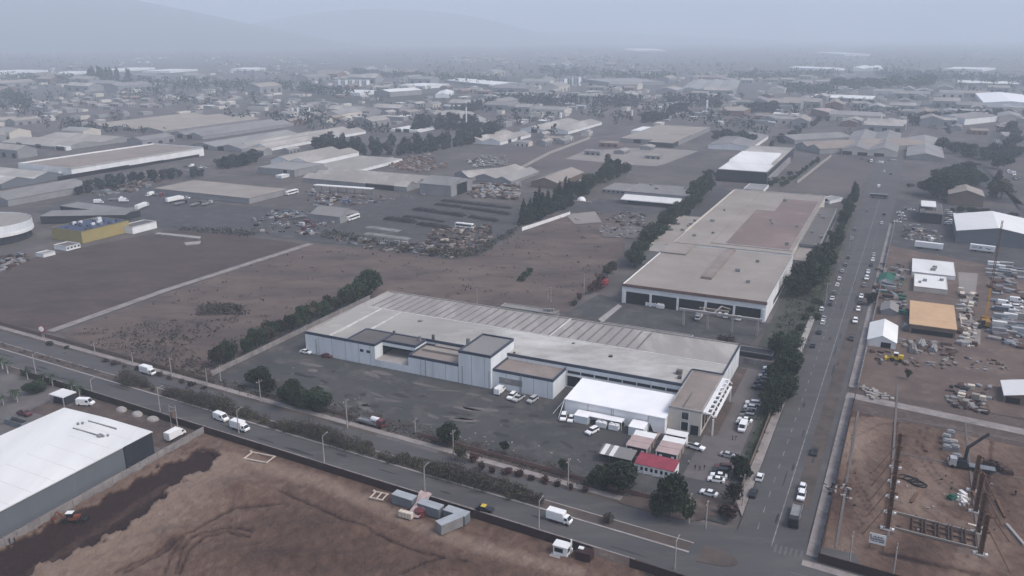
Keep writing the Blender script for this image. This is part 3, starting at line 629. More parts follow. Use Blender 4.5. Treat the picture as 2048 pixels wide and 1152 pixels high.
# ------------------------------------------------------------------ buildings
def hfrom(A):
    x, y, yb = A; g0 = G(x, yb); u, v = x - 1024, y - 576
    return max(2.2, H - g0.y * (F * ST_ + v * CT) / (F * CT - v * ST_))
def rect(A, B, C, h=None, snap=True):
    h = h or hfrom(A); a, b, c = G(A[0], A[1], h), G(B[0], B[1], h), G(C[0], C[1], h)
    ang = math.atan2((b - a).y, (b - a).x)
    if snap:
        for k in range(4):
            q = RU + k * math.pi / 2; d = (ang - q + math.pi) % (2 * math.pi) - math.pi
            if abs(d) < math.radians(22): ang = q
    d = Vector((math.cos(ang), math.sin(ang), 0)); n = Vector((-d.y, d.x, 0))
    L = max(4, (b - a).dot(d)); wd = (c - a).dot(n)
    if abs(wd) < 4: wd = 4 if wd >= 0 else -4
    ctr = a + d * L / 2 + n * wd / 2; return (ctr.x, ctr.y), ang, L, abs(wd), h, (-1 if wd > 0 else 1)
BCTR = []
def dims(t):
    c = [o for o in t.children if o.name.split('.')[0] == 'wall'][0].data.vertices; return max(abs(v.co.x) for v in c), max(abs(v.co.y) for v in c), max(v.co.z for v in c)
def shed(name, label, A, B, C, roof='roof_grey', wall='wall_white', kind='flat', h=None, cat='building', group=None, doors=None, wins=0, ribs=0, snap=True, vents=0, ridges=1, parapet=None, dz=.2, doorm='opening', along=None):
    (cx, cy), ang, L, W, h, fs = rect(A, B, C, h, snap)
    return shed_at(name, label, (cx, cy), ang, L, W, h, fs, roof, wall, kind, cat, group, doors, wins, ribs, vents, ridges, parapet, dz, doorm, along)
def shed_at(name, label, c, ang, L, W, h, fs=-1, roof='roof_grey', wall='wall_white', kind='flat', cat='building', group=None, doors=None, wins=0, ribs=0, vents=0, ridges=1, parapet=None, dz=.2, doorm='opening', along=None, parts=True):
    BCTR.append((c[0], c[1], max(L, W) / 2))
    t = thing(name, label, cat, (c[0], c[1], dz), ang, group); h -= dz
    l, w_ = L / 2, W / 2; wb = MB(); rb = MB(); rise = min(3.2, .13 * min(L, W))
    lw = along is None and L >= W or along == 'L'
    if kind == 'flat':
        wb.prism([(-l, -w_), (l, -w_), (l, w_), (-l, w_)], 0, h, cap=False)
        pz = .35 if parapet is None else parapet
        if pz > 0:
            qb = MB()
            rb.face([(-l + .2, -w_ + .2, h - pz), (l - .2, -w_ + .2, h - pz), (l - .2, w_ - .2, h - pz), (-l + .2, w_ - .2, h - pz)])
            for q in ((-l, l, -w_, -w_ + .25), (-l, l, w_ - .25, w_), (-l, -l + .25, -w_ + .25, w_ - .25), (l - .25, l, -w_ + .25, w_ - .25)):
                qb.box(q[0], q[1], q[2], q[3], h - pz - .3, h + .003)
        else: rb.box(-l - .3, l + .3, -w_ - .3, w_ + .3, h, h + .25)
    elif kind == 'barrel':
        n = 8; pr = [(-math.cos(math.pi * i / n), math.sin(math.pi * i / n)) for i in range(n + 1)]; wb.prism([(-l, -w_), (l, -w_), (l, w_), (-l, w_)], 0, h, cap=False)
        if lw:
            for i in range(n): rb.face([(-l, pr[i][0] * w_, h + pr[i][1] * rise * 1.6), (l, pr[i][0] * w_, h + pr[i][1] * rise * 1.6), (l, pr[i + 1][0] * w_, h + pr[i + 1][1] * rise * 1.6), (-l, pr[i + 1][0] * w_, h + pr[i + 1][1] * rise * 1.6)])
            for sx in (-l + .05, l - .05): wb.face([(sx, p * w_, h + q * rise * 1.6) for p, q in pr])
        else:
            for i in range(n): rb.face([(pr[i][0] * l, -w_, h + pr[i][1] * rise * 1.6), (pr[i][0] * l, w_, h + pr[i][1] * rise * 1.6), (pr[i + 1][0] * l, w_, h + pr[i + 1][1] * rise * 1.6), (pr[i + 1][0] * l, -w_, h + pr[i + 1][1] * rise * 1.6)])
            for sy in (-w_ + .05, w_ - .05): wb.face([(p * l, sy, h + q * rise * 1.6) for p, q in pr])
    else:                                    # gable, one or several ridges, or mono / saw
        wb.prism([(-l, -w_), (l, -w_), (l, w_), (-l, w_)], 0, h, cap=False)
        n = ridges; a_, b_ = (l, w_) if lw else (w_, l); sw = (lambda x, y, z: (x, y, z)) if lw else (lambda x, y, z: (y, x, z))
        o_ = .35; step = 2 * b_ / n; rs = min(3.5, max(.5, .11 * step * 2)) 
        for i in range(n):
            y0, y1 = -b_ + i * step, -b_ + (i + 1) * step; ym = (y0 + y1) / 2 if kind == 'gable' else y0 + step * (.8 if kind == 'saw' else .999)
            e0 = o_ if i == 0 else 0; e1 = o_ if i == n - 1 else 0; k0 = rs / max(.01, ym - y0); k1 = rs / max(.01, y1 - ym) if kind != 'mono' else 0
            rb.face([sw(-a_ - o_, y0 - e0, h - e0 * k0), sw(a_ + o_, y0 - e0, h - e0 * k0), sw(a_ + o_, ym, h + rs), sw(-a_ - o_, ym, h + rs)])
            if kind != 'mono': rb.face([sw(-a_ - o_, ym, h + rs), sw(a_ + o_, ym, h + rs), sw(a_ + o_, y1 + e1, h - e1 * min(k1, .3)), sw(-a_ - o_, y1 + e1, h - e1 * min(k1, .3))])
            for sx in (-a_, a_): wb.face([sw(sx, y0, h), sw(sx, y1, h), sw(sx, ym, h + rs)])
    wo = wb.build('wall', wall, t); ro = rb.build('roof', roof, t)
    if kind == 'flat' and pz > 0: qb.build('parapet', wall if wall in ('wall_white', 'wall_cream', 'wall_yellow') else 'concrete', t)
    yf = fs * w_
    for d in doors or []:                    # (position along front 0..1, width, height[, base]) dark openings; 'e' = on the far end
        side = d[4] if len(d) > 4 else 'f'; m_ = d[5] if len(d) > 5 else doorm
        b0 = d[3] if len(d) > 3 else 0; mb = MB()
        if side == 'f': x = -l + d[0] * L; mb.box(x - d[1] / 2, x + d[1] / 2, yf - .06, yf + .06, b0, b0 + d[2])
        elif side == 'b': x = -l + d[0] * L; mb.box(x - d[1] / 2, x + d[1] / 2, -yf - .06, -yf + .06, b0, b0 + d[2])
        elif side == 'l': y = yf - fs * d[0] * W; mb.box(-l - .06, -l + .06, y - d[1] / 2, y + d[1] / 2, b0, b0 + d[2])
        else: y = yf - fs * d[0] * W; mb.box(l - .06, l + .06, y - d[1] / 2, y + d[1] / 2, b0, b0 + d[2])
        mb.build('window' if b0 > .5 else 'doorway', m_, t)
    for i in range(wins):
        mb = MB(); x = -l + (i + .5) * L / wins; mb.box(x - min(1.2, L / wins * .3), x + min(1.2, L / wins * .3), yf - .05, yf + .05, h * .35, h * .7); mb.build('window', 'glass_dark', t)
    for i in range(ribs):                    # translucent roof strips
        mb = MB()
        if kind == 'gable' and ridges == 1 and lw:
            x = -l + (i + .5) * L / ribs; rs = min(3.5, max(.5, .22 * W))
            mb.face([(x - .5, yf * .85, h + rs * .15 + .05), (x + .5, yf * .85, h + rs * .15 + .05), (x + .5, yf * .12, h + rs * .88 + .05), (x - .5, yf * .12, h + rs * .88 + .05)])
        else:
            x = -l + (i + .5) * L / ribs; mb.box(x - .5, x + .5, -w_ * .8, w_ * .8, h - .3, h + .12)
        mb.build('skylight', 'skylight', t)
    rr = random.Random(int(abs(c[0]) * 10 + abs(c[1])))
    for i in range(vents):
        mb = MB(); x, y = rr.uniform(-.85, .85) * l, rr.uniform(-.8, .8) * w_; s = rr.uniform(.5, 1.2)
        mb.box(x - s, x + s, y - s * .7, y + s * .7, h - .4, h + .5 + s * .5); mb.build('roof_vent', 'metal_grey', t)
    return t
# ================================================================== the white warehouse in the middle
Z0 = .30
wh = thing('warehouse', 'long low white warehouse with ribbed beige roof and navy roof edge', 'warehouse', E(-193, 228, Z0), RU)
W1 = MB()                                                           # local x = along the front, y = depth
foot = [(0, 0), (19, 0), (19, 12.5), (139, 12.5), (139, 26), (149, 26), (149, 56), (0, 56)]
W1.prism(foot, 0, 7.55, cap=False)
for i in range(3): W1.box(6 + i * 6, 6.12 + i * 6, -.03, 0, 0, 7.5, 1)
for i in range(4): W1.box(149, 149.03, 30 + i * 6, 30.12 + i * 6, 0, 7.5, 1)
W1.build('wall', ['wall_blue_white', 'wall_grey'], wh)
fz = MB()                                                           # navy parapet
def para(mb, pts, z0, z1, th=.35, only=None):
    n = len(pts)
    for i in only if only is not None else range(n):
        a, b = Vector((*pts[i], 0)), Vector((*pts[(i + 1) % n], 0)); d = (b - a).normalized(); nn = Vector((-d.y, d.x, 0)) * th; e = d * .003
        q = [a - nn * .15 + e, b - nn * .15 - e, b + nn - d * th, a + nn + d * th]; mb.prism([(p.x, p.y) for p in q], z0, z1)
para(fz, foot, 7.5, 8.5, only=(0, 1, 2, 3, 4, 5)); fz.build('parapet', 'fascia_navy', wh)
fz = MB(); para(fz, foot, 7.5, 8.5, .4, (6, 7)); fz.build('parapet', 'concrete', wh)
zr = lambda y: 8.45 - .018 * abs(34 - y)
rf = MB()
rf.face([(.3, 34, zr(34)), (138.7, 34, zr(34)), (138.7, 12.8, zr(12.8)), (18.7, 12.8, zr(12.8)), (.3, 12.8, zr(12.8))]); rf.face([(.3, 12.8, zr(12.8)), (18.7, 12.8, zr(12.8)), (18.7, .3, zr(.3)), (.3, .3, zr(.3))])
rf.face([(138.7, 34, zr(34)), (148.7, 34, zr(34)), (148.7, 26.3, zr(26.3)), (138.7, 26.3, zr(26.3))])
rf.build('roof', 'roof_cream', wh)
rf = MB(); rf.face([(.3, 34, zr(34)), (148.7, 34, zr(34)), (148.7, 55.7, zr(55.7)), (.3, 55.7, zr(55.7))]); rf.build('roof', 'roof_beige', wh)
for i in range(31):
    mb = MB(); x = 5 + i * 3.72; mb.face([(x, 35.5, zr(35.5) + .05), (x + .75, 35.5, zr(35.5) + .05), (x + .75, 54.8, zr(54.8) + .05), (x, 54.8, zr(54.8) + .05)]); mb.build('skylight', 'skylight', wh)
for x0, x1, y0, y1 in ((0.4, 148.6, 33.8, 34.3), (10.6, 11.3, .4, 33.7), (20.4, 21.0, 12.9, 33.7), (84, 84.5, 34.4, 55.5)):
    mb = MB(); mb.box(x0, x1, y0, y1, 8.0, zr(y1 if y1 < 34 else 34) + .12); mb.build('roof_joint', 'roof_lap', wh)
def block(nm, x0, x1, y0, y1, h, wall, roof, pr=.6):
    mb = MB(); mb.prism([(x0, y0), (x1, y0), (x1, y1), (x0, y1)], 0, h - .9, cap=False)
    for k in range(1, int((x1 - x0) / 5) + 1): mb.box(x0 + k * 5 - .06, x0 + k * 5 + .06, y0 - .03, y0, 0, h - 1, 1)
    o = mb.build(nm, [wall, 'wall_grey'], wh)
    mb = MB(); para(mb, [(x0, y0), (x1, y0), (x1, y1), (x0, y1)], h - .95, h); mb.build('parapet', 'fascia_navy', o)
    mb = MB(); mb.face([(x0 + .3, y0 + .3, h - pr), (x1 - .3, y0 + .3, h - pr), (x1 - .3, y1 - .3, h - pr), (x0 + .3, y1 - .3, h - pr)]); mb.build('roof', roof, o); return o
block('annex', 19.004, 31, -.05, 12.4, 8.5, 'wall_blue_white', 'roof_dark', .25)
mb = MB(); mb.prism([(31.004, 5), (44.9, 5), (44.9, 12.4), (31.004, 12.4)], 6.3, 7.6); o = mb.build('annex', 'wall_blue_white', wh)
mb = MB(); para(mb, [(31.2, 5), (44.9, 5), (44.9, 12.4), (31.2, 12.4)], 7.55, 8.5); mb.build('parapet', 'fascia_navy', o)
mb = MB(); mb.face([(31.4, 5.3, 8.2), (44.6, 5.3, 8.2), (44.6, 12.1, 8.2), (31.4, 12.1, 8.2)]); mb.build('roof', 'roof_dark', o)
mb = MB(); mb.box(31.01, 44.9, 11.5, 12.3, 2.6, 6.3); mb.box(31.01, 31.2, 5, 11.5, 2.6, 6.3); mb.build('loading_bay', 'glass_dark', wh)
mb = MB(); mb.box(31.01, 44.95, 0, 12.3, 0, 2.6, 0, 1); mb.build('loading_platform', ['wall_blue_white', 'concrete'], wh)
block('annex', 45, 65.1, -.05, 12.4, 6.9, 'wall_blue_white', 'roof_brown')
mb = MB(); mb.box(47, 62, 6.5, 9.5, 6.2, 7.2); mb.box(50, 64, 10, 11.8, 6.2, 7.6); mb.build('roof_ledge', 'roof_tan', wh)
tw = block('tower', 65.2, 77.5, -.1, 18, 12, 'wall_blue_white', 'roof_slate')
block('annex', 77.6, 99.5, 1.2, 15.5, 7.0, 'wall_blue_white', 'roof_brown')
for x, z0, z1, wd in ((80, 2.2, 4.4, 8.5),):
    mb = MB(); mb.box(x, x + wd, 1.1, 1.2, z0, z1); mb.build('window', 'metal_grey', wh)
for x in (24.6, 27.4):
    mb = MB(); mb.box(x, x + 1.5, -.12, 0, 4.6, 5.6); mb.build('window', 'glass_dark', wh)
for x in (5, 52, 66.6, 76.8, 88): mb = MB(); mb.box(x, x + .18, -.25 if x < 77 else .95, -.07 if x < 77 else 1.15, 0, 6.4); mb.build('drainpipe', 'wall_grey', wh)
for i in range(8):                                                  # ribbon windows of the set-back front
    x = 100 + i * 4.85; mb = MB(); mb.box(x + .15, x + 4.6, 12.38, 12.5, 5.15, 6.1); mb.build('window', 'glass_dark', wh)
    mb = MB(); mb.box(x + .15, x + 4.55, 12.36, 12.5, .5, 4.3); mb.build('loading_bay', 'opening', wh)
mb = MB(); mb.box(99.6, 138.9, 12.1, 12.34, 4.35, 4.75); mb.build('sill', 'wall_white', wh)
# right wing with its pergola
mb = MB(); mb.prism([(139.1, -4), (149, -4), (149, 25.9), (139.1, 25.9)], 0, 7.6, cap=False); o = mb.build('office_wing', 'wall_cream', wh)
mb = MB(); para(mb, [(139.1, -4), (149, -4), (149, 25.9), (139.1, 25.9)], 7.3, 8.0); mb.build('parapet', 'concrete', o)
mb = MB(); mb.face([(139.4, -3.7, 7.75), (148.7, -3.7, 7.75), (148.7, 25.6, 7.75), (139.4, 25.6, 7.75)]); mb.build('roof', 'roof_brown', o)
mb = MB(); mb.box(143, 143.3, -3.6, 8, 7.7, 7.95); mb.build('roof_joint', 'roof_dark', o)
for z0, z1, x0, x1, nm in ((4.6, 6.7, 143.2, 145.2, 'window'), (1.0, 3.6, 143.2, 145.2, 'window'), (0, 3.1, 146, 148.4, 'doorway')):
    mb = MB(); mb.box(x0, x1, -4.08, -3.95, z0, z1); mb.build(nm, 'glass_dark', o)
    if nm == 'window':
        mb = MB(); mb.box(x0 - .25, x0 - .05, -4.12, -3.96, z0 - .2, z1 + .2); mb.box(x1 + .05, x1 + .25, -4.12, -3.96, z0 - .2, z1 + .2); mb.build('frame', 'wall_white', o)
for i in range(7):
    mb = MB(); y = -2 + i * 3.9; mb.box(149, 149.07, y, y + 2.8, 1.2, 5.6); mb.build('window', 'glass_dark', o)
pg = MB(); pg.box(149.15, 150.3, -3, 25, 6.9, 7.5); pg.box(152.0, 152.7, -1, 23, 5.4, 5.9)
for i in range(9):
    y = -3 + i * 3.4; pg.box(150.3, 151.4, y, y + 1.0, 6.95, 7.3); pg.beam((151.3, y + .5, 7.1), (152.2, y + 1.6, 5.7), .35)
pg.box(151.4, 151.7, -3, 25, 6.8, 7.4)
for y in (-2.4, 24): pg.box(152, 152.4, y, y + .4, 0, 5.4)
pg.build('pergola', 'wall_white', wh)
rr = random.Random(4)
for x, y, hh, s in ((31.5, 12.0, 9.6, .35), (43.4, 10.5, 9.9, .4), (47.5, 13.2, 10.2, .4), (62.4, 12.2, 11.6, .55), (64.0, 13.5, 10.2, .4), (79.5, 14.2, 8.6, .35), (136, 20.5, 9.6, .9), (137, 17, 9.2, .6), (111, 25, 8.8, .6), (33, 28, 8.9, .7), (95, 31, 8.8, .5)):
    mb = MB(); mb.box(x - s, x + s, y - s, y + s, 6.2 if y < 13 else 8.1, hh); mb.build('roof_vent', rr.choice(['roof_dark', 'metal_grey']), wh)
mb = MB(); mb.prism([(96, 56.2), (130, 56.2), (130, 66), (93, 66)], 0, 5, cap=False); o = mb.build('rear_annex', 'wall_grey', wh)
mb = MB(); para(mb, [(96, 56.2), (130, 56.2), (130, 66), (93, 66)], 4.6, 5.4); mb.build('parapet', 'concrete', o)
mb = MB(); mb.face([(96.3, 56.4, 5), (129.7, 56.4, 5), (129.7, 65.7, 5), (93.4, 65.7, 5)]); mb.build('roof', 'roof_grey', o)
BCTR.append((*E(-118, 256).xy, 80))
# low lean-to roofs behind it on the left
shed('low_shed', 'low grey lean-to behind the far roof edge of the white warehouse', (1000,612,622), (1110,628), (1018,606), 'roof_slate', 'concrete_wall', 'flat', vents=3)
# ------------------------------------------------------------------ marquee and things around it
tn = thing('marquee', 'large bright white marquee standing against the warehouse front', 'marquee', E(-86, 221, Z0), RU)
mb = MB(); mb.prism([(0, 0), (32, 0), (32, 15.6), (0, 15.6)], 0, 5.2, cap=False); mb.build('wall', 'tarpaulin', tn)
mb = MB()
for i in range(8): mb.face([(-.2 + i * 4.05, -.2, 5.15), (-.2 + (i + 1) * 4.05, -.2, 5.15), (-.2 + (i + 1) * 4.05, 15.8, 6.0), (-.2 + i * 4.05, 15.8, 6.0)])
mb.box(-.2, 32.2, -.25, -.1, 4.9, 5.2); mb.build('roof', 'tarpaulin', tn)
for x in (7.6, 15.2, 15.8, 26.8): mb = MB(); mb.box(x, x + .12, -.1, -.02, 0, 4.9); mb.build('seam', 'wall_grey', tn)
mb = MB(); mb.face([(27.2, -.04, 0), (28.6, -.04, 0), (27.4, -.04, 2.6)]); mb.build('doorway', 'opening', tn)
mb = MB(); mb.cyl((18.3, -.5, 0), (18.3, .1, 0), 1.6, 1.6, 12); mb.build('doorway', 'opening', tn)
mb = MB(); mb.beam((-.3, .2, 0), (-.3, .2, 5.2), .18); mb.beam((-3.4, -1.5, 0), (-.3, .4, 4.6), .16); mb.beam((-.4, -4.6, 0), (-.2, .1, 4.9), .16); mb.build('guy_pole', 'wall_white', tn)
def boxtent(x0, x1, y0, y1, h, lab, open_=False, rise=.25):
    t = thing('tent_annex', lab, 'tent', E(-86 + x0, 221 + y0, Z0), RU, 'white tents and boxes by the marquee'); l, d = x1 - x0, y1 - y0
    mb = MB(); mb.prism([(0, 0), (l, 0), (l, d), (0, d)], 0, h, cap=False); mb.build('wall', 'wall_blue_white' if not open_ else 'tarpaulin', t)
    mb = MB(); mb.face([(-.1, -.1, h), (l + .1, -.1, h), (l + .1, d + .1, h + rise), (-.1, d + .1, h + rise)]); mb.build('roof', 'tarpaulin', t)
    return t
boxtent(4.7, 9.2, -4.2, -.5, 2.4, 'white box tent nearest the marquee left end')
boxtent(22.4, 27.0, -5.2, -.6, 2.8, 'white box tent in front of the marquee right end')
t = thing('canopy', 'thin white canopy on posts along the marquee front', 'canopy', E(-76.6, 217.4, Z0), RU)
mb = MB(); mb.box(0, 10.4, 0, 3.1, 2.6, 2.72); mb.build('roof', 'tarpaulin', t)
mb = MB()
for x in (.1, 3.5, 7, 10.3):
    for y in (.1, 3): mb = MB(); mb.beam((x, y, 0), (x, y, 2.6), .14); mb.build('post', 'wall_white', t)
for i, (x, w_) in enumerate(((11.9, 3.3), (16.0, 3.0))):
    t = thing('generator_box', ['white ribbed equipment box under the marquee canopy, left one', 'white ribbed equipment box under the marquee canopy, right one'][i], 'equipment box', E(-86 + x, 216.2, Z0), RU, 'white equipment boxes')
    mb = MB(); mb.box(0, w_, 0, 2.0, .25, 1.9); mb.build('body', 'wall_white', t)
    mb = MB()
    for k in range(2): mb.cyl((.8 + k * 1.5, 1, 1.9), (.8 + k * 1.5, 1, 2.15), .55, .5, 10)
    mb.build('fan', 'roof_white', t)
    mb = MB(); mb.box(.2, w_ - .2, .2, 1.8, 0, .25); mb.build('base', 'machine_dark', t)
veh('suv', 'white', (1127,840), 'v15', 'white car left of a pair beside the marquee end', 'cars by the marquee')
veh('hatch', 'white', (1142,843), 'v10', 'white car right of a pair beside the marquee end', 'cars by the marquee')
veh('suv', 'white', (1184,868), 'v-20', 'white car with black roof alone in front of the marquee', 'cars by the marquee')
# site cabins
def cabin(u, v, l, d, h, roof, wall, front, lab, grp, mono=.3, wf=2, name='site_cabin'):
    t = thing(name, lab, 'cabin', E(u, v, Z0), RU, grp)
    mb = MB(); mb.prism([(0, 0), (l, 0), (l, d), (0, d)], 0, h, cap=False); mb.build('wall', wall, t)
    ov = .15 if l > 3 else .015; mb = MB(); mb.prism([(-ov, -.2), (l + ov, -.2), (l + ov, d + .1), (-ov, d + .1)], h, h + .14); n_ = len(mb.v); mb.v[4:8] = [(p[0], p[1], p[2] + (mono if p[1] > d / 2 else 0)) for p in mb.v[4:8]]; mb.v[0:4] = [(p[0], p[1], p[2] + (mono if p[1] > d / 2 else 0)) for p in mb.v[0:4]]; mb.build('roof', roof, t)
    mb = MB(); mb.box(.06, l - .06, -.05, .02, .1, h - .12); f_ = mb.build('front_panel', front, t)
    for k in range(wf):
        mb = MB(); x = l * (.22 + .56 * k / max(1, wf - 1)); mb.box(x - .4, x + .4, -.09, -.04, 1.0, 2.0); mb.build('window', 'wall_white' if front == 'wall_dark' else 'glass_dark', f_)
    for x in (.12, l - .12): mb = MB(); mb.beam((x, -.12, 0), (x, -.12, h), .22); mb.build('post', 'wall_white', t)
    return t
def cE(x, y): return toE(G(x, y))
u0, v0 = cE(1252, 909)
labs = ['pink roofed dark cabin at the near end of the left cabin row', 'pink roofed cabin in the middle of the left cabin row', 'white roofed cabin at the far end of the left cabin row']
for i in range(3): cabin(u0, v0 + i * 3.5, 6.1, 2.5, 2.7, 'roof_white' if i == 2 else 'roof_pink', 'wall_brown', 'wall_dark', labs[i], 'prefabricated cabins in the yard')
u1, v1 = cE(1311, 921)
labs = ['pinkish grey roofed dark cabin at the near end of the right cabin row', 'pinkish grey roofed cabin second in the right cabin row', 'white roofed cabin third in the right cabin row', 'blank white roofed container at the far end of the right cabin row']
for i in range(4): cabin(u1 - (.4 if i == 3 else 0), v1 + i * 3.5 + (1.0 if i == 3 else 0), 6.1, 2.5, 2.7, 'roof_white' if i > 1 else 'roof_pink', 'wall_brown' if i < 3 else 'wall_white', 'wall_dark', labs[i], 'prefabricated cabins in the yard')
u2, v2 = cE(1268, 945)
labs = ['red roofed white ticket cabin, leftmost of four joined', 'red roofed white ticket cabin, second of four from the left', 'red roofed white ticket cabin, third of four from the left', 'red roofed ticket cabin at the right end of four joined']
for i in range(4): cabin(u2 + i * 2.75, v2, 2.7, 5.6, 2.6, 'roof_red', 'wall_white', 'wall_white', labs[i], 'red roofed cabins', wf=2, name='ticket_cabin', mono=.5)
t = thing('open_shelter', 'open shelter with white striped grey roof beside the red roofed cabins', 'shelter', E(*cE(1196, 925), Z0), RU)
mb = MB(); mb.face([(0, 0, 2.6), (9.6, 0, 2.6), (9.6, 5.4, 3.1), (0, 5.4, 3.1)]); mb.face([(0, 0, 2.5), (9.6, 0, 2.5), (9.6, 5.4, 3.0), (0, 5.4, 3.0)]); mb.build('roof', 'roof_slate', t)
for x in (.5, 3.0):
    mb = MB(); mb.face([(x, -.02, 2.64), (x + 1.3, -.02, 2.64), (x + 1.3, 5.42, 3.14), (x, 5.42, 3.14)]); mb.build('roof_panel', 'roof_white', t)
for x in (.1, 3.2, 6.4, 9.5):
    for y, h in ((.2, 2.6), (5.2, 3.0)): mb = MB(); mb.beam((x, y, 0), (x, y, h), .15); mb.build('post', 'wall_brown', t)
mb = MB(); mb.box(.3, 9.3, 3.4, 5.0, 0, 2.2); mb.build('back_wall', 'wall_dark', t)
mb = MB(); mb.prism([tuple(G(*p)[:2]) for p in ((1283,912),(1288,914),(1322,868),(1317,866))], .3, .48); struct('footpath', mb, 'roof_pink', 'narrow pinkish path between the two cabin rows', 'path')
# people
def person_mesh(seed, top):
    rr = random.Random(seed); a = rr.uniform(.08, .16)
    V = [(0, 0, .95), (0, 0, 1.2), (0, 0, 1.42), (0, 0, 1.52), (0, .01, 1.63), (0, .01, 1.74)]; Ed = [(0, 1), (1, 2), (2, 3), (3, 4), (4, 5)]; Rd = [.15, .15, .15, .055, .085, .07]
    for s in (-1, 1):
        k = len(V); V += [(s * .19, 0, 1.42), (s * (.22 + a * .3), .02, 1.14), (s * (.22 + a * .4), .06 + a, .9), (s * (.22 + a * .4), .08 + a, .81)]; Ed += [(2, k), (k, k + 1), (k + 1, k + 2), (k + 2, k + 3)]; Rd += [.06, .048, .035, .032]
        for f in range(4):
            j = len(V); V.append((s * (.22 + a * .4), .05 + a + f * .022, .74 - .012 * (f in (1, 2)))); Ed.append((k + 3, j)); Rd.append(.010)
        j = len(V); V.append((s * (.19 + a * .4), .13 + a, .79)); Ed.append((k + 3, j)); Rd.append(.011)
        st = a * s; k = len(V); V += [(s * .1, 0, .88), (s * .11, st * .6, .5), (s * .11, st, .09), (s * .12, st + .15, .045)]; Ed += [(0, k), (k, k + 1), (k + 1, k + 2), (k + 2, k + 3)]; Rd += [.095, .062, .045, .04]
    me = bpy.data.meshes.new('figure'); me.from_pydata(V, Ed, []); o = bpy.data.objects.new('figure_base', me); COL.objects.link(o)
    md = o.modifiers.new('skin', 'SKIN')
    for i, r in enumerate(Rd): me.skin_vertices[0].data[i].radius = (r, r)
    me.skin_vertices[0].data[0].use_root = True; sb = o.modifiers.new('sub', 'SUBSURF'); sb.levels = sb.render_levels = 1
    dg = bpy.context.evaluated_depsgraph_get(); me2 = bpy.data.meshes.new_from_object(o.evaluated_get(dg)); bpy.data.objects.remove(o)
    me2.materials.clear()
    for q in ('cloth_dark', top, 'skin', 'cloth_dark'): me2.materials.append(MATS[q])
    for p in me2.polygons:
        z, x = p.center.z, abs(p.center.x); p.use_smooth = True
        p.material_index = 2 if (z > 1.5 or (x > .2 and z < .88)) else 1 if z > .96 or x > .2 else 0
        if z > 1.69 or (z > 1.6 and p.center.y < -.02): p.material_index = 3
    me2.name = 'person'; return me2
PM = [person_mesh(i, c) for i, c in enumerate(('cloth_mid', 'cloth_dark', 'wall_white'))]
def person(i, p, rz, lab, grp, z=.32):
    p = G(*p); o = bpy.data.objects.new('person', PM[i]); COL.objects.link(o); o.location = (p.x, p.y, z); o.rotation_euler = (0, 0, rz); tag(o, lab, 'person', grp)
person(1, (1390, 942), .5, 'person in dark clothes standing left in the group of three', 'people in the car park')
person(0, (1399, 943), 2.8, 'person in blue grey top standing in the middle of three', 'people in the car park')
person(1, (1408, 942), 4.0, 'person in dark clothes standing right in the group of three', 'people in the car park')
person(1, (1465, 882), 1.0, 'dark clothed person standing left of a pair by the guard van', 'people in the car park')
person(1, (1471, 882), 3.9, 'dark clothed person standing right of a pair by the guard van', 'people in the car park')
person(2, (1377, 932), 2.0, 'person in white top standing beside the ticket cabins', 'people in the car park')
person(1, (2030, 993), 2.0, 'person in dark clothes standing right of the building site truck', 'people on the building site', .28)
person(1, (21, 1090), 2.0, 'person in dark clothes walking along the grey shed, left one', 'people by the grey shed', .27)
person(1, (31, 1088), 2.4, 'person in dark clothes walking along the grey shed, right one', 'people by the grey shed', .27)
# car park rows
for i, (x, y, c, k, h) in enumerate([(1539,741,'white','sedan','u6'),(1535,750,'blue','hatch','u'),(1530,757,'silver','sedan','u'),(1527,764,'black','sedan','u'),(1522,772,'black','suv','u-4'),(1519,781,'black','pickup','u3')]):
    veh(k, c, (x, y), h, f'{c} car, {nth(i)} from the far end of the car park upper row', 'cars in the upper car park row')
for i, (x, y, c, k, h) in enumerate([(1505,812,'white','suv','u10'),(1500,820,'white','hatch','u4'),(1497,829,'black','sedan','u'),(1494,838,'grey','suv','u5'),(1489,845,'white','sedan','u-3'),(1484,851,'silver','hatch','u')]):
    veh(k, c, (x, y), h, f'{c} car, {nth(i)} from the far end of the car park middle row', 'cars in the middle car park row')
veh('van', 'white', (1485,861), 'v', 'white van parked at the near end of the middle row', 'cars in the middle car park row')
veh('pickup', 'white', (1391,900), 'U-10', 'white pickup with dark load beside the cabin rows')
veh('sedan', 'silver', (1456,916), 'U-6', 'silver saloon alone beside the fence trees')
for i, (x, y, c, k, h) in enumerate([(1446,941,'maroon','suv','u14'),(1440,949,'black','suv','u10'),(1437,957,'white','sedan','u8'),(1432,965,'white','sedan','u6'),(1417,992,'white','sedan','u-6')]):
    veh(k, c, (x, y), h, f'{c} car, {nth(i)} from the far end of the car park near row', 'cars in the near car park row')
for i, (x, y, c, k, h) in enumerate([(612,708,'white','sedan','U'),(654,716,'maroon','sedan','U5')]): veh(k, c, (x, y), h, f'{c} car parked by the warehouse left corner', 'cars by the warehouse')
for i, (x, y, c, k, h) in enumerate([(1000,787,'white','van','U90'),(1024,798,'white','suv','v'),(1037,802,'silver','pickup','v-10'),(1065,805,'silver','suv','v-10')]): veh(k, c, (x, y), h, f'{c} {NAMES[k][1]}, {nth(i)} from the left below the warehouse wall', 'cars by the warehouse')
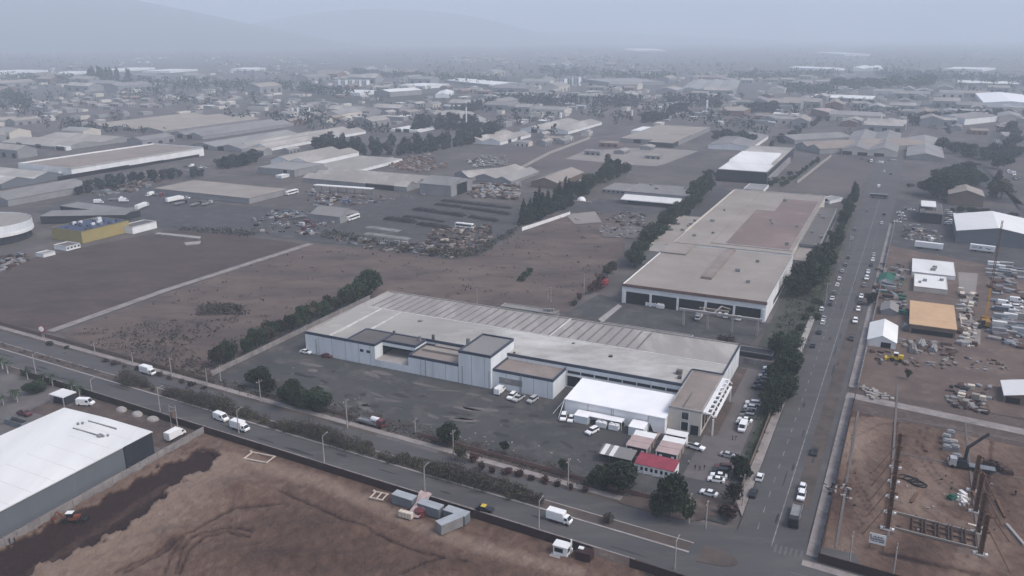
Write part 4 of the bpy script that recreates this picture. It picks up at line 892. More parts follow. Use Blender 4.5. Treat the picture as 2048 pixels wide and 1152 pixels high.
# street vehicles
veh('van', 'white', (443,842), 'A-4', 'white van driving along the front avenue')
veh('boxtruck', 'white', (481,862), 'A', 'white box truck following close to the white van on the front avenue')
veh('sedan', 'black', (970,1024), 'A8', 'black taxi with yellow roof on the front avenue', name='taxi')
tx = bpy.data.objects['taxi']; mb = MB(); loft(mb, [(.34,1.45),(.28,1.475),(-.92,1.495),(-1.0,1.46)], 1.42, 1.32); mb.build('roof_panel', 'car_yellow', tx)
veh('boxtruck', 'white', (1119,1046), 'A', 'white box truck on the front avenue near the crossroads')
for x, y, c, k, h, l in [(1519,960,'white','hatch','V','white hatchback driving on the avenue lane left of the centre line'), (1506,992,'black','sedan','V','black car stopped near the crossroads'), (1628,909,'black','sedan','v','dark car on the dusty shoulder below the hoarding'), (1604,982,'white','hatch','v','white car parked on the shoulder behind the flatbed'), (1602,998,'white','suv','v','white car parked closest to the flatbed on the shoulder'),
    (1590,1040,'black','flatbed','v','grey flatbed lorry with black cab waiting at the crossing'), (1733,424,'grey','hatch','v','grey car in the upper avenue left lane'), (1768,431,'black','hatch','V','dark car in the upper avenue right lane'), (1763,449,'white','hatch','V','white car driving up the avenue right lane'), (1757,376,'white','van','V','white van just beyond the crossing bus'), (1768,345,'white','suv','V','white car far up the avenue'), (1781,350,'black','hatch','V','dark car far up the avenue beside the white one')]:
    veh(k, c, (x, y), h, l)
veh('bus', 'grey', (1757,397), 'U', 'dark grey bus turning across the upper avenue')
for i, (x, y, c, k) in enumerate([(1602,731,'black','hatch')]): pass
for i, (x, y, c, k) in enumerate([(1722,596,'white','sedan'),(1720,609,'black','hatch'),(1716,622,'white','hatch'),(1710,646,'white','suv'),(1702,681,'black','sedan')]):
    veh(k, c, (x, y), 'v', f'{c} car, {nth(i)} from the top parked along the right kerb', 'cars along the right kerb')
for i, (x, y, c, k) in enumerate([(1747,513,'silver','hatch'),(1745,523,'white','hatch'),(1742,533,'black','sedan'),(1736,547,'white','sedan'),(1733,560,'white','suv'),(1728,574,'grey','hatch')]):
    veh(k, c, (x, y), 'v', f'{c} car, {nth(i)} from the top in the upper right kerb row', 'cars in the upper right kerb row')
for i, (x, y, c, k) in enumerate([(1668,589,'grey','hatch'),(1664,600,'white','sedan'),(1660,612,'black','hatch'),(1643,622,'white','hatch'),(1647,640,'silver','sedan'),(1645,649,'white','hatch'),(1638,668,'black','sedan'),(1625,695,'black','sedan')]):
    veh(k, c, (x, y), 'V', f'{c} car, {nth(i)} from the top parked along the left kerb', 'cars along the left kerb')
for i, (x, y, c, k) in enumerate([(1709,462,'grey','hatch'),(1703,480,'silver','hatch'),(1696,518,'maroon','sedan'),(1691,533,'grey','hatch'),(1684,545,'silver','sedan'),(1678,561,'white','hatch'),(1674,573,'white','sedan')]):
    veh(k, c, (x, y), 'V', f'{c} car, {nth(i)} from the top in the upper left kerb row', 'cars in the upper left kerb row')
# ------------------------------------------------------------------ fences and walls
def wallrun(name, pts, h, th, mat, lab, cat='fence', z=.3, px=False, posts=0):
    t = thing(name, lab, cat, (0, 0, 0)); mb = MB(); ps = []
    for i in range(len(pts) - 1):
        a, b = [Vector(G(*p)) if px else Vector(p) for p in pts[i:i + 2]]; d = (b - a); d.z = 0; L = d.length; d.normalize(); n_ = Vector((-d.y, d.x, 0)) * th / 2
        mb.prism([tuple((a + n_).xy), tuple((a - n_).xy), tuple((b - n_).xy), tuple((b + n_).xy)], z - .2, z + h)
        if posts:
            for k in range(int(L / posts) + 1):
                q = a + d * k * posts; ps.append((q.x, q.y, z))
    mb.build('panel', mat, t)
    if ps:
        pm = MB(); pm.beam((0, 0, -.1), (0, 0, h + .12), th * 1.7); me = pm.mesh('post', mat)
        for q in ps[:100]: o = bpy.data.objects.new('post', me); COL.objects.link(o); o.parent = t; o.location = q
    return t
wallrun('hoarding', [A_(30, 25.4), A_(247, 25.7)], 2.3, .12, 'fence_maroon', 'long dark maroon hoarding along the excavated plot', posts=6)
wallrun('hoarding', [A_(256, 25.6), A_(285, 25.9)], 2.3, .12, 'fence_maroon', 'short dark maroon hoarding right of the site gate', posts=6)
wallrun('hoarding', [E(R2R(176) + 3.0, 174.5), E(R2R(272) + 3.0, 272)], 2.4, .12, 'fence_maroon', 'dark maroon hoarding between avenue and building site', posts=6)
wallrun('hoarding', [E(-5.6, 174.5), E(44, 171.3)], 2.4, .12, 'fence_maroon', 'dark maroon hoarding along the bottom right of the building site', posts=6)
wallrun('concrete_wall', [E(-178.8, 163), E(-178.2, 96)], 2.2, .2, 'concrete_wall', 'grey concrete panel wall between the white roofed shed and the excavation', posts=3)
wallrun('boundary_wall', [E(-208.6, 196), E(-208.6, 292), E(-60, 294)], 2.0, .2, 'concrete_wall', 'low concrete wall enclosing the warehouse yard', posts=4)
wallrun('boundary_wall', [E(-43, 287.4), E(-27.6, 287.4), E(-27.4, 284)], 2.2, .25, 'concrete_wall', 'short concrete wall above the upper car park row')
wallrun('plot_fence', [A_(-60, -2.2), A_(95, -2.2)], 1.5, .1, 'wall_brown', 'brown wire fence between dry field and avenue pavement', posts=5)
wallrun('plot_fence', [A_(118, -3.4), A_(156, -3.4)], 1.3, .1, 'wall_brown', 'low rusty fence between the yard trees and the pavement', posts=4)
wallrun('plot_fence', [A_(178, -3.6), A_(254, -3.4)], 1.4, .12, 'wall_brick', 'reddish brown fence in front of the cabins and cars', posts=4)
wallrun('plot_fence', [E(-27.3, 190), E(-27.3, 284)], 1.6, .12, 'wall_brown', 'brown fence between the car park and the avenue', posts=4)
wallrun('field_wall', [(1140,430,0), (1075,452,0), (1044,462,0)], 2.0, .2, 'wall_white', 'pale wall below the pine clump', px=True)
wallrun('field_wall', [(1594,368,0), (1662,314,0)], 2.4, .3, 'concrete', 'pale wall on the left of the vacant lot', px=True)
wallrun('field_wall', [(1030,345,0), (1100,308,0), (1180,278,0)], 2.5, .3, 'concrete', 'long pale wall beside the bare lot', px=True)
wallrun('yard_wall', [E(R2R(281) + 3.2, 281), E(R2R(560) + 3.2, 560)], 2.2, .2, 'concrete_wall', 'grey wall along the contractor yards', posts=5)
# ------------------------------------------------------------------ poles
def pole(b, top, kind, lab, grp):
    p = G(*b); u_, v_ = b[0] - 1024, top - 576; h = max(4, hfrom((b[0], top, b[1])))
    t = thing('street_lamp' if kind == 'lamp' else 'utility_pole', lab, 'street lamp' if kind == 'lamp' else 'utility pole', (p.x, p.y, .3), AVA if kind != 'V' else RV, grp)
    mb = MB(); mb.cyl((0, 0, 0), (0, 0, h), .19, .12, 8); mb.build('pole', 'pole_concrete', t)
    if kind == 'lamp':
        mb = MB(); mb.beam((0, 0, h - .1), (0, 1.7, h + .25), .1); mb.build('arm', 'pole_concrete', t)
        mb = MB(); mb.box(-.16, .16, 1.5, 2.2, h + .16, h + .34); mb.build('lamp_head', 'metal_grey', t)
    else:
        mb = MB(); mb.box(-.09, .09, -1.2, 1.2, h - .9, h - .72); mb.build('crossarm', 'wall_brown', t)
        mb = MB(); 
        for y in (-1, 0, 1): mb.cyl((0, y, h - .72), (0, y, h - .45), .07, .05, 6)
        mb.build('insulator', 'wall_white', t)
    return t
for i, (x, y, tp) in enumerate([(72,748,711),(184,783,761),(321,826,779),(478,868,823),(649,930,874),(850,994,936),(1078,1059,1004),(1349,1141,1084)]): pole((x, y), tp, 'lamp', f'concrete street lamp, {nth(i)} from the left along the near carriageway', 'street lamps of the front avenue')
for i, (x, y, tp) in enumerate([(191,712,687),(266,728,706),(344,756,718),(415,773,738),(442,764,731),(522,805,761),(695,858,800),(831,866,838),(907,919,862),(1136,981,919),(1378,1049,989),(1411,1059,1004)]): pole((x, y), tp, 'pole', f'pale utility pole, {nth(i)} from the left along the far pavement', 'utility poles of the front avenue')
for i, (x, y, tp) in enumerate([(1484,1014,951),(1601,731,685),(1650,612,566),(1697,500,455)]): pole((x, y), tp, 'V', f'pale utility pole, {nth(i)} from the bottom up the left side of the right avenue', 'utility poles of the right avenue')
for i, (x, y, tp) in enumerate([(1697,1134,1066),(1786,1150,1089)]): pole((x, y), tp, 'pole', f'pale leaning pole, {nth(i)} from the left before the corner hoarding', 'poles by the corner hoarding')
for i, (x, y, tp) in enumerate(sorted([(954,610,572),(1102,605,575),(1168,590,548),(1096,600,580)])): pole((x, y), tp, 'V', f'thin pole, {nth(i)} from the left in the dry field behind the warehouse', 'poles in the dry field')
t = thing('transformer_pole', 'twin pole transformer beside the maroon hoarding', 'transformer', G(350, 860, 0), AVA)
mb = MB(); mb.cyl((-1.4, 0, 0), (-1.4, 0, 8), .17, .12, 8); mb.build('pole', 'pole_concrete', t)
mb = MB(); mb.cyl((1.4, 0, 0), (1.4, 0, 8.4), .17, .12, 8); mb.build('pole', 'pole_concrete', t)
mb = MB(); mb.box(-1.6, 1.6, -.3, .3, 4.2, 4.4); mb.box(-1.6, 1.6, -.1, .1, 7.4, 7.6); mb.build('crossarm', 'metal_grey', t)
mb = MB(); mb.cyl((.2, 0, 4.4), (.2, 0, 6.4), .85, .85, 12); mb.build('transformer_tank', 'wall_brown', t)
# ================================================================== plants along the street
b = G(740, 594)
tree('dense_tree', 'broad', b, 13, 'large round dark tree behind the warehouse left corner', wide=1.0)
for i in range(22):
    v = 203 + i * 4.3; p = E(-212.3 + R.uniform(-1, 1), v); tree('hedgerow_tree', R.choice(('round', 'round', 'mid', 'olive')), p, R.uniform(6.6, 9.6) + (1.2 if i > 17 else 0), f'dense dark tree, {nth(i)} from the near end of the hedgerow left of the warehouse', 'tree', 'hedgerow left of the warehouse', R.uniform(.8, 1.1))
for i, (x, y, h, w_, k) in enumerate([(513,776,7.4,1.2,'round'),(540,793,6.4,1.2,'olive'),(583,812,9,1.2,'round'),(612,818,6.6,1.2,'round'),(640,828,8.6,1.0,'round')]): tree('yard_tree', k, G(x, y), h, f'dark tree, {nth(i)} from the left at the yard front left corner', 'tree', 'trees at the yard corner', w_)
for x, y, h, w_, k, l in [(900,896,7.2,1.0,'round','round dark tree beside the utility pole in the front yard'),(884,880,4,.8,'round','small dark tree left of the round one in the front yard'),(925,925,5.4,.9,'olive','olive brown tree at the pavement right of the pole'),(948,928,3.5,.9,'red','low reddish bush between two front yard trees'),(1010,912,5,.9,'lollipop','small lollipop tree in the front verge'),(1127,956,5.8,.9,'lollipop','lollipop tree beside the front utility pole'),
    (1238,985,8.4,1.25,'broad','wide dark tree hiding the striped shelter'),(1192,978,6,1.25,'round','lower dark tree left of the wide dark one'),(1340,1045,14.0,.62,'broad','tallest dark tree before the red roofed cabins'),(1322,1040,7.5,.7,'round','dark tree crowding the tallest one on its left'),(1482,958,6.6,1.1,'round','dark tree overhanging the fence beside the silver saloon'),(1466,1012,6.8,1.0,'olive','dusky tree at the gate corner near the crossroads'),(1458,1040,3.8,1.3,'red','reddish bush on the rounded corner pavement'),(1445,1030,3.0,1.0,'red','smaller reddish bush behind the corner pavement'),
    (1562,715,9,1.15,'round','dark tree above the car park wall, right of the warehouse end'),(1548,708,6.5,1.1,'round','lower dark tree touching the warehouse end wall'),(1582,706,8,1.1,'round','dark tree beside the short raised pavement'),(1445,690,4.4,1.2,'bare','purplish leafless bush behind the rear annex, left'),(1462,692,4.2,1.2,'bare','purplish leafless bush behind the rear annex, right'),(1740,612,6,1.0,'round','dark tree between pavement and white stall'),(1815,760,4,.7,'olive','thin dark bush beside the white site office')]:
    tree('yard_tree' if k not in ('red', 'bare') else 'shrub', k, G(x, y), h, l, 'tree' if k not in ('red', 'bare') else 'bush', None, w_)
treerow('street_tree', 'round', [(1572,742),(1562,772),(1553,800),(1541,838)], 11, (7.5, 10), 'dark green tree', 'from the top beside the car park rows', 1.05, .7, group='trees beside the car park')
treerow('street_tree', 'round', [(1592,600),(1615,580),(1640,555),(1652,530)], 9, (10, 14), 'tall dark tree', 'from the front in the clump right of the brown plant', 1.1, 2.2, group='clump right of the brown plant')
treerow('street_tree', 'round', [(1600,596),(1626,560),(1640,535)], 5, (7, 9), 'dark tree', 'in the second line behind the brown plant clump', 1.2, 2, group='clump right of the brown plant')
treerow('street_tree', 'round', [(1655,524),(1672,486),(1688,446),(1701,412),(1712,388)], 17, (4, 9.5), 'dark street tree', 'from the front up the left side of the avenue', 1.0, 1.2, group='trees up the avenue')
tree('cypress', 'cypress', G(1706, 404), 16, 'lone dark cypress at the corner of the vacant lot')
for i, (x, y) in enumerate(sorted([(1635,640),(1622,625),(1610,640),(1628,607),(1600,662),(1590,680),(1640,610)])): tree('shrub', 'shrub', G(x, y), R.uniform(2, 3.4), f'low dark shrub, {nth(i)} from the left on the verge right of the brown plant', 'bush', 'shrubs on the verge')
treerow('boundary_tree', 'round', [(1262,542),(1290,512),(1312,488),(1338,462),(1362,438),(1392,404),(1410,384)], 22, (8, 15), 'dark tree', 'from the front along the drive left of the plant', 1.0, 2.0, group='trees along the plant drive')
treerow('pine_tree', 'cypress', [(1042,450),(1062,444),(1092,430),(1118,418),(1140,408)], 14, (12, 21), 'dark conifer', 'from the left in the clump beyond the brown field', 1.1, 2.5, group='conifer clump')
tree('pine_tree', 'cypress', G(1131, 410), 20, 'tallest pointed conifer of the clump beyond the brown field', wide=1.1)
treerow('pine_tree', 'round', [(1148,402),(1172,386),(1196,370),(1222,352),(1262,352)], 12, (9, 15), 'dark bushy tree', 'from the left behind the conifer clump', 1.0, 2.5, group='trees behind the conifer clump')
tree('pine_tree', 'poplar', G(1216, 356), 19, 'tall dark poplar behind the white awning building', wide=1.3)
tree('pine_tree', 'poplar', G(1234, 356), 15, 'dark poplar right of the tallest one behind the white awning building', wide=1.3)
for i, (x, y, h, k) in enumerate([(1180,588,5,'red'),(1192,582,6,'red'),(1203,570,6.5,'red'),(1214,556,7,'olive'),(1226,548,7,'olive'),(1160,600,3.5,'red'),(1148,612,3,'bare')]): tree('shrub', k, G(x, y), h, f'reddish brown bush, {nth(i)} from the left around the red truck', 'bush', 'reddish bushes', 1.0)
treerow('shrub', 'red', [(950,940),(1044,955),(1110,974),(1180,990)], 9, (1.8, 2.8), 'small reddish shrub', 'from the left along the front pavement', 1.1, .4, group='shrubs along the front pavement')
treerow('shrub', 'bare', [(200,722),(300,748),(420,782)], 10, (1.3, 2.2), 'small dusty shrub', 'from the left along the wire fence', 1.3, .5, group='shrubs along the wire fence')
for i, (x, y) in enumerate(sorted([(1050,552),(1042,562),(1060,545)])): tree('shrub', 'shrub', G(x, y), 2.6, f'low dark bush, {nth(i)} from the left of three in the brown field', 'bush', 'bushes in the brown field', 1.7)
# median thicket: a mass of twiggy shrubs
mb = MB(); rr = random.Random(5)
for _ in range(330):
    s = rr.uniform(66, 246); k = .55 + .45 * math.sin(s * .13) + rr.uniform(-.2, .2)
    if s > 228: k -= .6
    if k < .15: continue
    p = A_(s, rr.uniform(10.2, 13.4)); hh = 1.6 + 2.6 * k
    crown(rr, [(p.x + rr.uniform(-.8, .8), p.y + rr.uniform(-.8, .8), .45 + hh * rr.uniform(.35, .6), 1.7 * k + .7, 1.7 * k + .7, hh * .55) for _ in range(2)], 110, .42, 0 if rr.random() < .6 else 1, mb=mb)
    for _ in range(3): q = Vector((p.x, p.y, .4)); mb.cyl(q, q + Vector((rr.uniform(-.8, .8), rr.uniform(-.8, .8), hh)), .05, .02, 4, 2)
tag(mb.build('median_thicket', ['dead_weed', 'leaf_olive', 'bark']), 'dark twiggy thicket growing along the avenue median', 'thicket', None, 'stuff')
for s0, s1, nm in ((-60, 66, 'left'),):
    mb = MB()
    for _ in range(90):
        p = A_(rr.uniform(s0, s1), rr.uniform(10.3, 13.3)); crown(rr, [(p.x, p.y, .7, .7, .7, .4)], 16, .35, 1, mb=mb)
    tag(mb.build('median_scrub', ['twig', 'dry_weed']), 'low dry scrub on the left stretch of the median', 'scrub', None, 'stuff')
weeds('field_weeds', FIELDS[11][1], 300, .8, 'dry_weed', 'dry weeds scattered over the brown field')
weeds('field_weeds', [(380,700),(440,762),(330,738),(180,690),(300,640),(480,640)], 300, .8, 'dead_weed', 'darker dead weeds in the near corner of the brown field', hgt=.8)
patch('bare_patch', [(760,868),(820,884),(880,905),(860,915),(790,900),(740,880)], 'concrete_yard', .335, 'pale worn earth at the yard gate', 'bare earth')
weeds('field_weeds', [(400,612),(480,612),(490,630),(400,632)], 240, .9, 'dead_weed', 'dark patch of dead weeds in the middle of the brown field', hgt=.9)
weeds('verge_weeds', [A_(s, t) for s, t in ((60, -6), (255, -6), (255, -1.5), (60, -1.5))], 500, .45, 'leaf_olive', 'weeds along the front fence', px=False)
weeds('yard_weeds', [(480,758),(640,818),(860,880),(1180,960),(1100,930),(820,850),(560,770)], 420, .5, 'dry_weed', 'dry weeds creeping into the front yard')
weeds('verge_weeds', [E(-30, 205), E(-27, 205), E(-24, 470), E(-38, 470), E(-38, 300), E(-30, 290)], 800, .6, 'leaf_mid', 'grass and weeds on the street verge', px=False)
clutter('litter', [(700,820),(1000,850),(1180,930),(860,880),(560,730),(780,770)], 34, (.15, .4), ['concrete', 'concrete', 'roof_tan'], 'scraps and pale litter on the dark yard', .3, .3, 'litter')
# palms and saplings, lower left corner
PALM = []
for i in range(2):
    rr = random.Random(i); tm = MB(); tm.cyl((0, 0, 0), (.1, 0, 3.4), .2, .13, 7); cm = MB()
    for k in range(16):
        a = k * .393 + rr.uniform(-.1, .1); e = rr.uniform(-.1, .9); prev = Vector((.1, 0, 3.4)); d = Vector((math.cos(a), math.sin(a), e))
        for sgm in range(4):
            nx = prev + d * .55; sd_ = Vector((-d.y, d.x, 0)).normalized() * (.28 - .05 * sgm); cm.face([prev - sd_, prev + sd_, nx + sd_ * .8, nx - sd_ * .8]); prev = nx; d = Vector((d.x, d.y, d.z - .42))
    PALM.append((tm.mesh('trunk', 'bark_white'), cm.mesh('crown', 'leaf_dark')))
for i, (x, y) in enumerate(sorted([(6,740),(16,748),(56,760),(88,770),(106,774),(30,800),(8,812),(36,806),(146,790),(160,796)])):
    t = thing('palm_tree', f'small dark palm, {nth(i)} from the left of the scattered ones in the lower left gardens', 'palm tree', G(x, y, 0), R.uniform(0, 6), 'palms in the lower left gardens'); s = R.uniform(.9, 1.3); t.scale = (s, s, s)
    for nm, me in zip(('trunk', 'crown'), PALM[i % 2]): o = bpy.data.objects.new(nm, me); COL.objects.link(o); o.parent = t
for x, y, l in ((62,790,'dark bushy tree left of a pair behind the entrance canopy'), (80,785,'dark bushy tree right of a pair behind the entrance canopy')): tree('garden_tree', 'round', G(x, y), 4.6, l, wide=1.3)
tree('shrub', 'shrub', G(101, 692), 2.2, 'dark round bush on the pavement beside the red board', 'bush', None, 1.1)
tree('shrub', 'shrub', G(134, 698), 1.5, 'tiny dark bush on the pavement right of the round one', 'bush', None, 1.1)
# ================================================================== lower left: white roofed shed
ws = thing('steel_warehouse', 'steel clad warehouse with clean white roof and dark office end', 'warehouse', E(-182.4, 147, .26), RU)
W_, L_ = 36.0, 70
mb = MB(); mb.prism([(-W_, -L_), (0, -L_), (0, -9.5), (-W_, -9.5)], 0, 6.6, cap=False); mb.build('wall', 'wall_steel', ws)
mb = MB(); mb.prism([(-W_, -9.5), (.35, -9.5), (.35, 0), (-W_, 0)], 0, 6.75, cap=False); mb.build('office_front', 'wall_dark', ws)
mb = MB(); mb.face([(-W_ / 2, -L_, 7.3), (-W_ / 2, .3, 7.3), (.3, .3, 6.9), (.3, -L_, 6.9)]); mb.face([(-W_ / 2, -L_, 7.3), (-W_ / 2, .3, 7.3), (-W_ - .3, .3, 6.9), (-W_ - .3, -L_, 6.9)])
mb.face([(.3, .3, 6.9), (.3, -L_, 6.9), (.3, -L_, 6.6), (.3, .3, 6.6)]); mb.face([(.3, .3, 6.6), (-W_ / 2, .3, 6.6), (-W_ / 2, .3, 7.3), (.3, .3, 6.9)]); mb.face([(-W_ / 2, .3, 6.6), (-W_, .3, 6.6), (-W_, .3, 6.9), (-W_ / 2, .3, 7.3)]); mb.build('roof', 'roof_white', ws)
for k, y in enumerate((-6, -12, -18, -24, -30, -36, -42, -48)):
    mb = MB(); z = lambda x: 6.9 + (.4 * (-x) / (W_ / 2)) + .03; mb.face([(-.2, y, z(-.2)), (-.2, y + .12, z(-.2)), (-18.8, y + .12, z(-18.8)), (-18.8, y, z(-18.8))]); mb.build('roof_joint', 'roof_lap', ws)
mb = MB()
for y in (-8.6, -3.6): mb.box(-21, -9.5, y, y + .28, 7.0, 7.55)
for k in range(2): mb.box(-22 + k * .8, -21.5 + k * .8, -6.5 + k * .9, -6 + k * .9, 6.9, 7.9); mb.box(-9.2 + k * .7, -8.8 + k * .7, -8.5 + k * .9, -8.0 + k * .9, 6.8, 7.7)
mb.box(-10.5, -9.4, -9.2, -8.0, 6.9, 7.9)
mb.build('roof_plant', 'metal_grey', ws)
mb = MB(); mb.box(0, .12, -51, -49.6, 0, 2.4); mb.build('door', 'opening', ws)
mb = MB(); mb.box(.12, .2, -51.5, -51.1, 0, 2.5); mb.build('door_frame', 'wall_white', ws)
BCTR.append((*E(-202, 112).xy, 45))
t = thing('entrance_canopy', 'flat white entrance canopy over a dark guard room', 'canopy', E(*cE(101, 808), .26), RU)
mb = MB(); mb.box(0, 6.5, 0, 5, 3.0, 3.3); mb.build('roof', 'roof_white', t)
mb = MB(); mb.box(.6, 6, 1, 4.6, 0, 3.0); mb.build('wall', 'wall_dark', t)
mb = MB(); mb.beam((.3, .3, 0), (.3, .3, 3), .25); mb.beam((6.2, .3, 0), (6.2, .3, 3), .25); mb.build('post', 'concrete', t)
for i, (x, y) in enumerate(sorted([(243,822),(275,831),(306,841)])):
    p = G(x, y); mb = MB(); rr = random.Random(i)
    for j in range(3):
        r0, r1, z0, z1 = (2.1, 1.9, 0, .5) if j == 0 else (1.9, 1.2, .5, .95) if j == 1 else (1.2, .3, .95, 1.15); mb.cyl((0, 0, z0), (0, 0, z1), r0, r1, 11)
    o = mb.build('spoil_heap', 'concrete', None, (p.x, p.y, .27), R.uniform(0, 3)); o.scale = (1, .75, 1); tag(o, f'low rounded pale spoil heap, {nth(i)} from the left of three behind the hoarding', 'heap', 'spoil heaps behind the hoarding')
veh('van', 'white', (172,812), 'U20', 'white van parked by the spoil heaps')
veh('pickup', 'maroon', (50,832), 'U', 'dark red pickup on the drive in the lower left')
t = thing('skip', 'long dark open skip at the left edge beside the shed', 'skip', E(*cE(10, 850), .26), RU)
mb = MB(); mb.box(0, 8, 0, .15, 0, 1.8); mb.box(0, 8, 2.3, 2.45, 0, 1.8); mb.box(0, .15, .15, 2.3, 0, 1.8); mb.box(7.85, 8, .15, 2.3, 0, 1.8); mb.build('side_panel', 'container_side', t)
mb = MB(); mb.box(.15, 7.85, .15, 2.3, 0, .9); mb.build('load', 'heap', t)
veh('boxtruck', 'white', (352,878), 'V', 'white box trailer behind the hoarding near the concrete wall')
# ================================================================== excavated plot objects
t = thing('backhoe', 'orange backhoe digger working along the concrete wall', 'digger', E(*cE(146, 1046), .35), RU + .5)
mb = MB(); mb.box(-1.8, 1.6, -.6, .6, .7, 1.5); mb.box(.5, 2.0, -.5, .5, 1.5, 1.9); mb.build('body', 'tractor_orange', t)
mb = MB(); mb.box(-1.1, .4, -.65, .65, 1.5, 2.6); mb.build('cab', 'glass_dark', t)
mb = MB(); mb.box(-1.2, .5, -.7, .7, 2.6, 2.72); mb.build('cab_roof', 'wall_white', t)
for x, r in ((-1.2, .75), (1.4, .5)):
    for sg in (-1, 1): mb = MB(); mb.cyl((x, sg * .65, r), (x, sg * 1.0, r), r, r, 12); mb.build('wheel', 'rubber', t)
mb = MB(); mb.beam((-1.8, 0, 1.2), (-3.4, 0, 3.0), .3); mb.beam((-3.4, 0, 3.0), (-4.4, 0, 1.4), .25); mb.box(-4.9, -4.1, -.4, .4, .7, 1.4); mb.build('digging_arm', 'tractor_orange', t)
mb = MB(); mb.beam((1.2, -.5, 1.3), (3.0, -.5, .8), .2); mb.beam((1.2, .5, 1.3), (3.0, .5, .8), .2); mb.box(2.9, 3.6, -1.1, 1.1, .2, 1.0); mb.build('front_bucket', 'machine_dark', t)
def frame(x, y, l, w_, rz, bars, lab):
    mb = MB(); p = G(x, y)
    for yy in (0, w_): mb.box(-.3, l + .3, yy - .12, yy + .12, .0, .3)
    for k in range(bars): xx = l * k / (bars - 1); mb.box(xx - .12, xx + .12, .12, w_ - .12, .02, .28)
    mb.box(-.8, -.3, w_ - .2, w_ + .2, 0, .5)
    tag(mb.build('timber_crib', 'timber_pale', None, (p.x, p.y, 1.0), rz), lab, 'timber frame')
frame(489,924,7.4,3.8,RU + .1,2,'pale rectangular timber frame lying near the left end of the excavation')
frame(741,1003,3.4,3.0,RU + .1,3,'pale slatted timber frame lying beside the grey containers')
def container(x, y, l, rz, lab, h=2.5, side='container_side', grp='grey site containers', z=.9):
    p = G(x, y); t = thing('site_container', lab, 'container', (p.x, p.y, z), rz, grp)
    mb = MB(); mb.prism([(0, 0), (l, 0), (l, 2.45), (0, 2.45)], 0, h, cap=False)
    for k in range(int(l / .6)): mb.box(.2 + k * .6, .45 + k * .6, -.05, 0, .2, h - .2)
    mb.build('wall', side, t)
    mb = MB(); mb.box(-.04, l + .04, -.08, 2.5, h, h + .08); mb.build('roof', 'container_roof', t)
    mb = MB(); mb.box(l, l + .05, .15, 1.15, .1, h - .15); mb.box(l, l + .05, 1.3, 2.3, .1, h - .15); mb.build('door', side, t); return t
container(784,1012,6.2,AVA,'grey container at the left end by the slatted frame')
container(835,1030,6.4,AVA,'grey container in the middle beside the draped sheet')
container(887,1044,6.2,AVA,'grey container behind the one turned across')
container(883,1077,6.2,AVA + 1.15,'pale grey container turned across in front of the others',2.6,'metal_grey')
t = thing('draped_sheet', 'pale pink sheet draped from the containers over white crates', 'sheet', E(*cE(806, 1036), .9), RU)
mb = MB(); n = 8
for i in range(n):
    for j in range(3):
        f_ = lambda a, b: (1.2 + b * 1.1 + .5 * math.sin(a * .6), a * .95, .3 + 2.6 * min(1, a / n * 1.2) ** .7 + .15 * math.sin(b * 3 + a))
        mb.face([f_(i, j), f_(i, j + 1), f_(i + 1, j + 1), f_(i + 1, j)])
mb.build('sheet', 'roof_pink', t)
mb = MB()
for k in range(4): mb.box(-.6 + k * .95, .2 + k * .95, -1.1, .1, 0, 1.5); 
mb.build('crate_stack', 'timber_pale', t)
t = thing('water_tank', 'dark red round tank in front of the grey containers', 'tank', E(*cE(840, 1036), .8), RU)
mb = MB(); mb.cyl((0, 0, 0), (0, 0, 1.6), 1.35, 1.3, 14); mb.build('body', 'car_maroon', t)
mb = MB(); mb.cyl((0, 0, 1.6), (0, 0, 1.9), 1.3, .5, 14); mb.build('lid', 'car_maroon', t)
t = thing('guard_booth', 'small white guard booth with dark windows at the excavation gate', 'booth', E(*cE(1106, 1112), .4), RU)
mb = MB(); mb.box(0, 3.4, 0, 2.2, .1, 2.5); mb.build('wall', 'wall_white', t)
mb = MB(); mb.box(-.15, 3.55, -.2, 2.4, 2.5, 2.68); mb.build('roof', 'roof_white', t)
mb = MB(); mb.box(.3, 2.4, -.04, .02, 1.0, 2.1); mb.box(3.38, 3.44, .3, 1.8, 1.0, 2.1); mb.build('window', 'glass_dark', t)
mb = MB(); mb.box(-.6, 3.6, -.9, 2.3, 0, .12); mb.build('base', 'concrete', t)
t = thing('gate_box', 'dark maroon boxy gate enclosure with a white lid by the guard booth', 'enclosure', E(*cE(1150, 1122), .4), RU)
mb = MB(); mb.box(0, 3.6, 0, 2.6, 0, 2.2); mb.build('body', 'fence_maroon', t)
mb = MB(); mb.box(.2, 1.4, 1.2, 2.2, 2.2, 2.35); mb.build('lid', 'roof_white', t)
t = thing('sign_post', 'thick white signpost between guard booth and gate enclosure', 'signpost', G(1142, 1106, .4), RU)
mb = MB(); mb.cyl((0, 0, 0), (0, 0, 3.6), .2, .2, 8); mb.build('pole', 'wall_white', t)
mb = MB(); mb.box(-.35, .35, -.25, .25, .5, 1.3); mb.build('meter_box', 'wall_white', t)
t = thing('advert_board', 'round red and white board on pale posts beside the dirt track', 'sign', G(86, 676, .3), RU + .3)
mb = MB(); mb.cyl((0, .0, 3.6), (0, .18, 3.6), 1.55, 1.55, 16); mb.build('board', 'car_red', t)
mb = MB(); mb.cyl((-.1, -.06, 3.75), (-.1, 0, 3.75), 1.1, 1.1, 16); mb.build('face', 'wall_white', t)
mb = MB(); mb.beam((.4, .3, 0), (.4, .3, 3.0), .2); mb.beam((-.4, .3, 0), (-.4, .3, 3.0), .2); mb.build('post', 'pole_concrete', t)
veh('boxtruck', 'white', (297,750), 'A', 'pale beige box trailer parked on the far pavement', name='box_trailer')
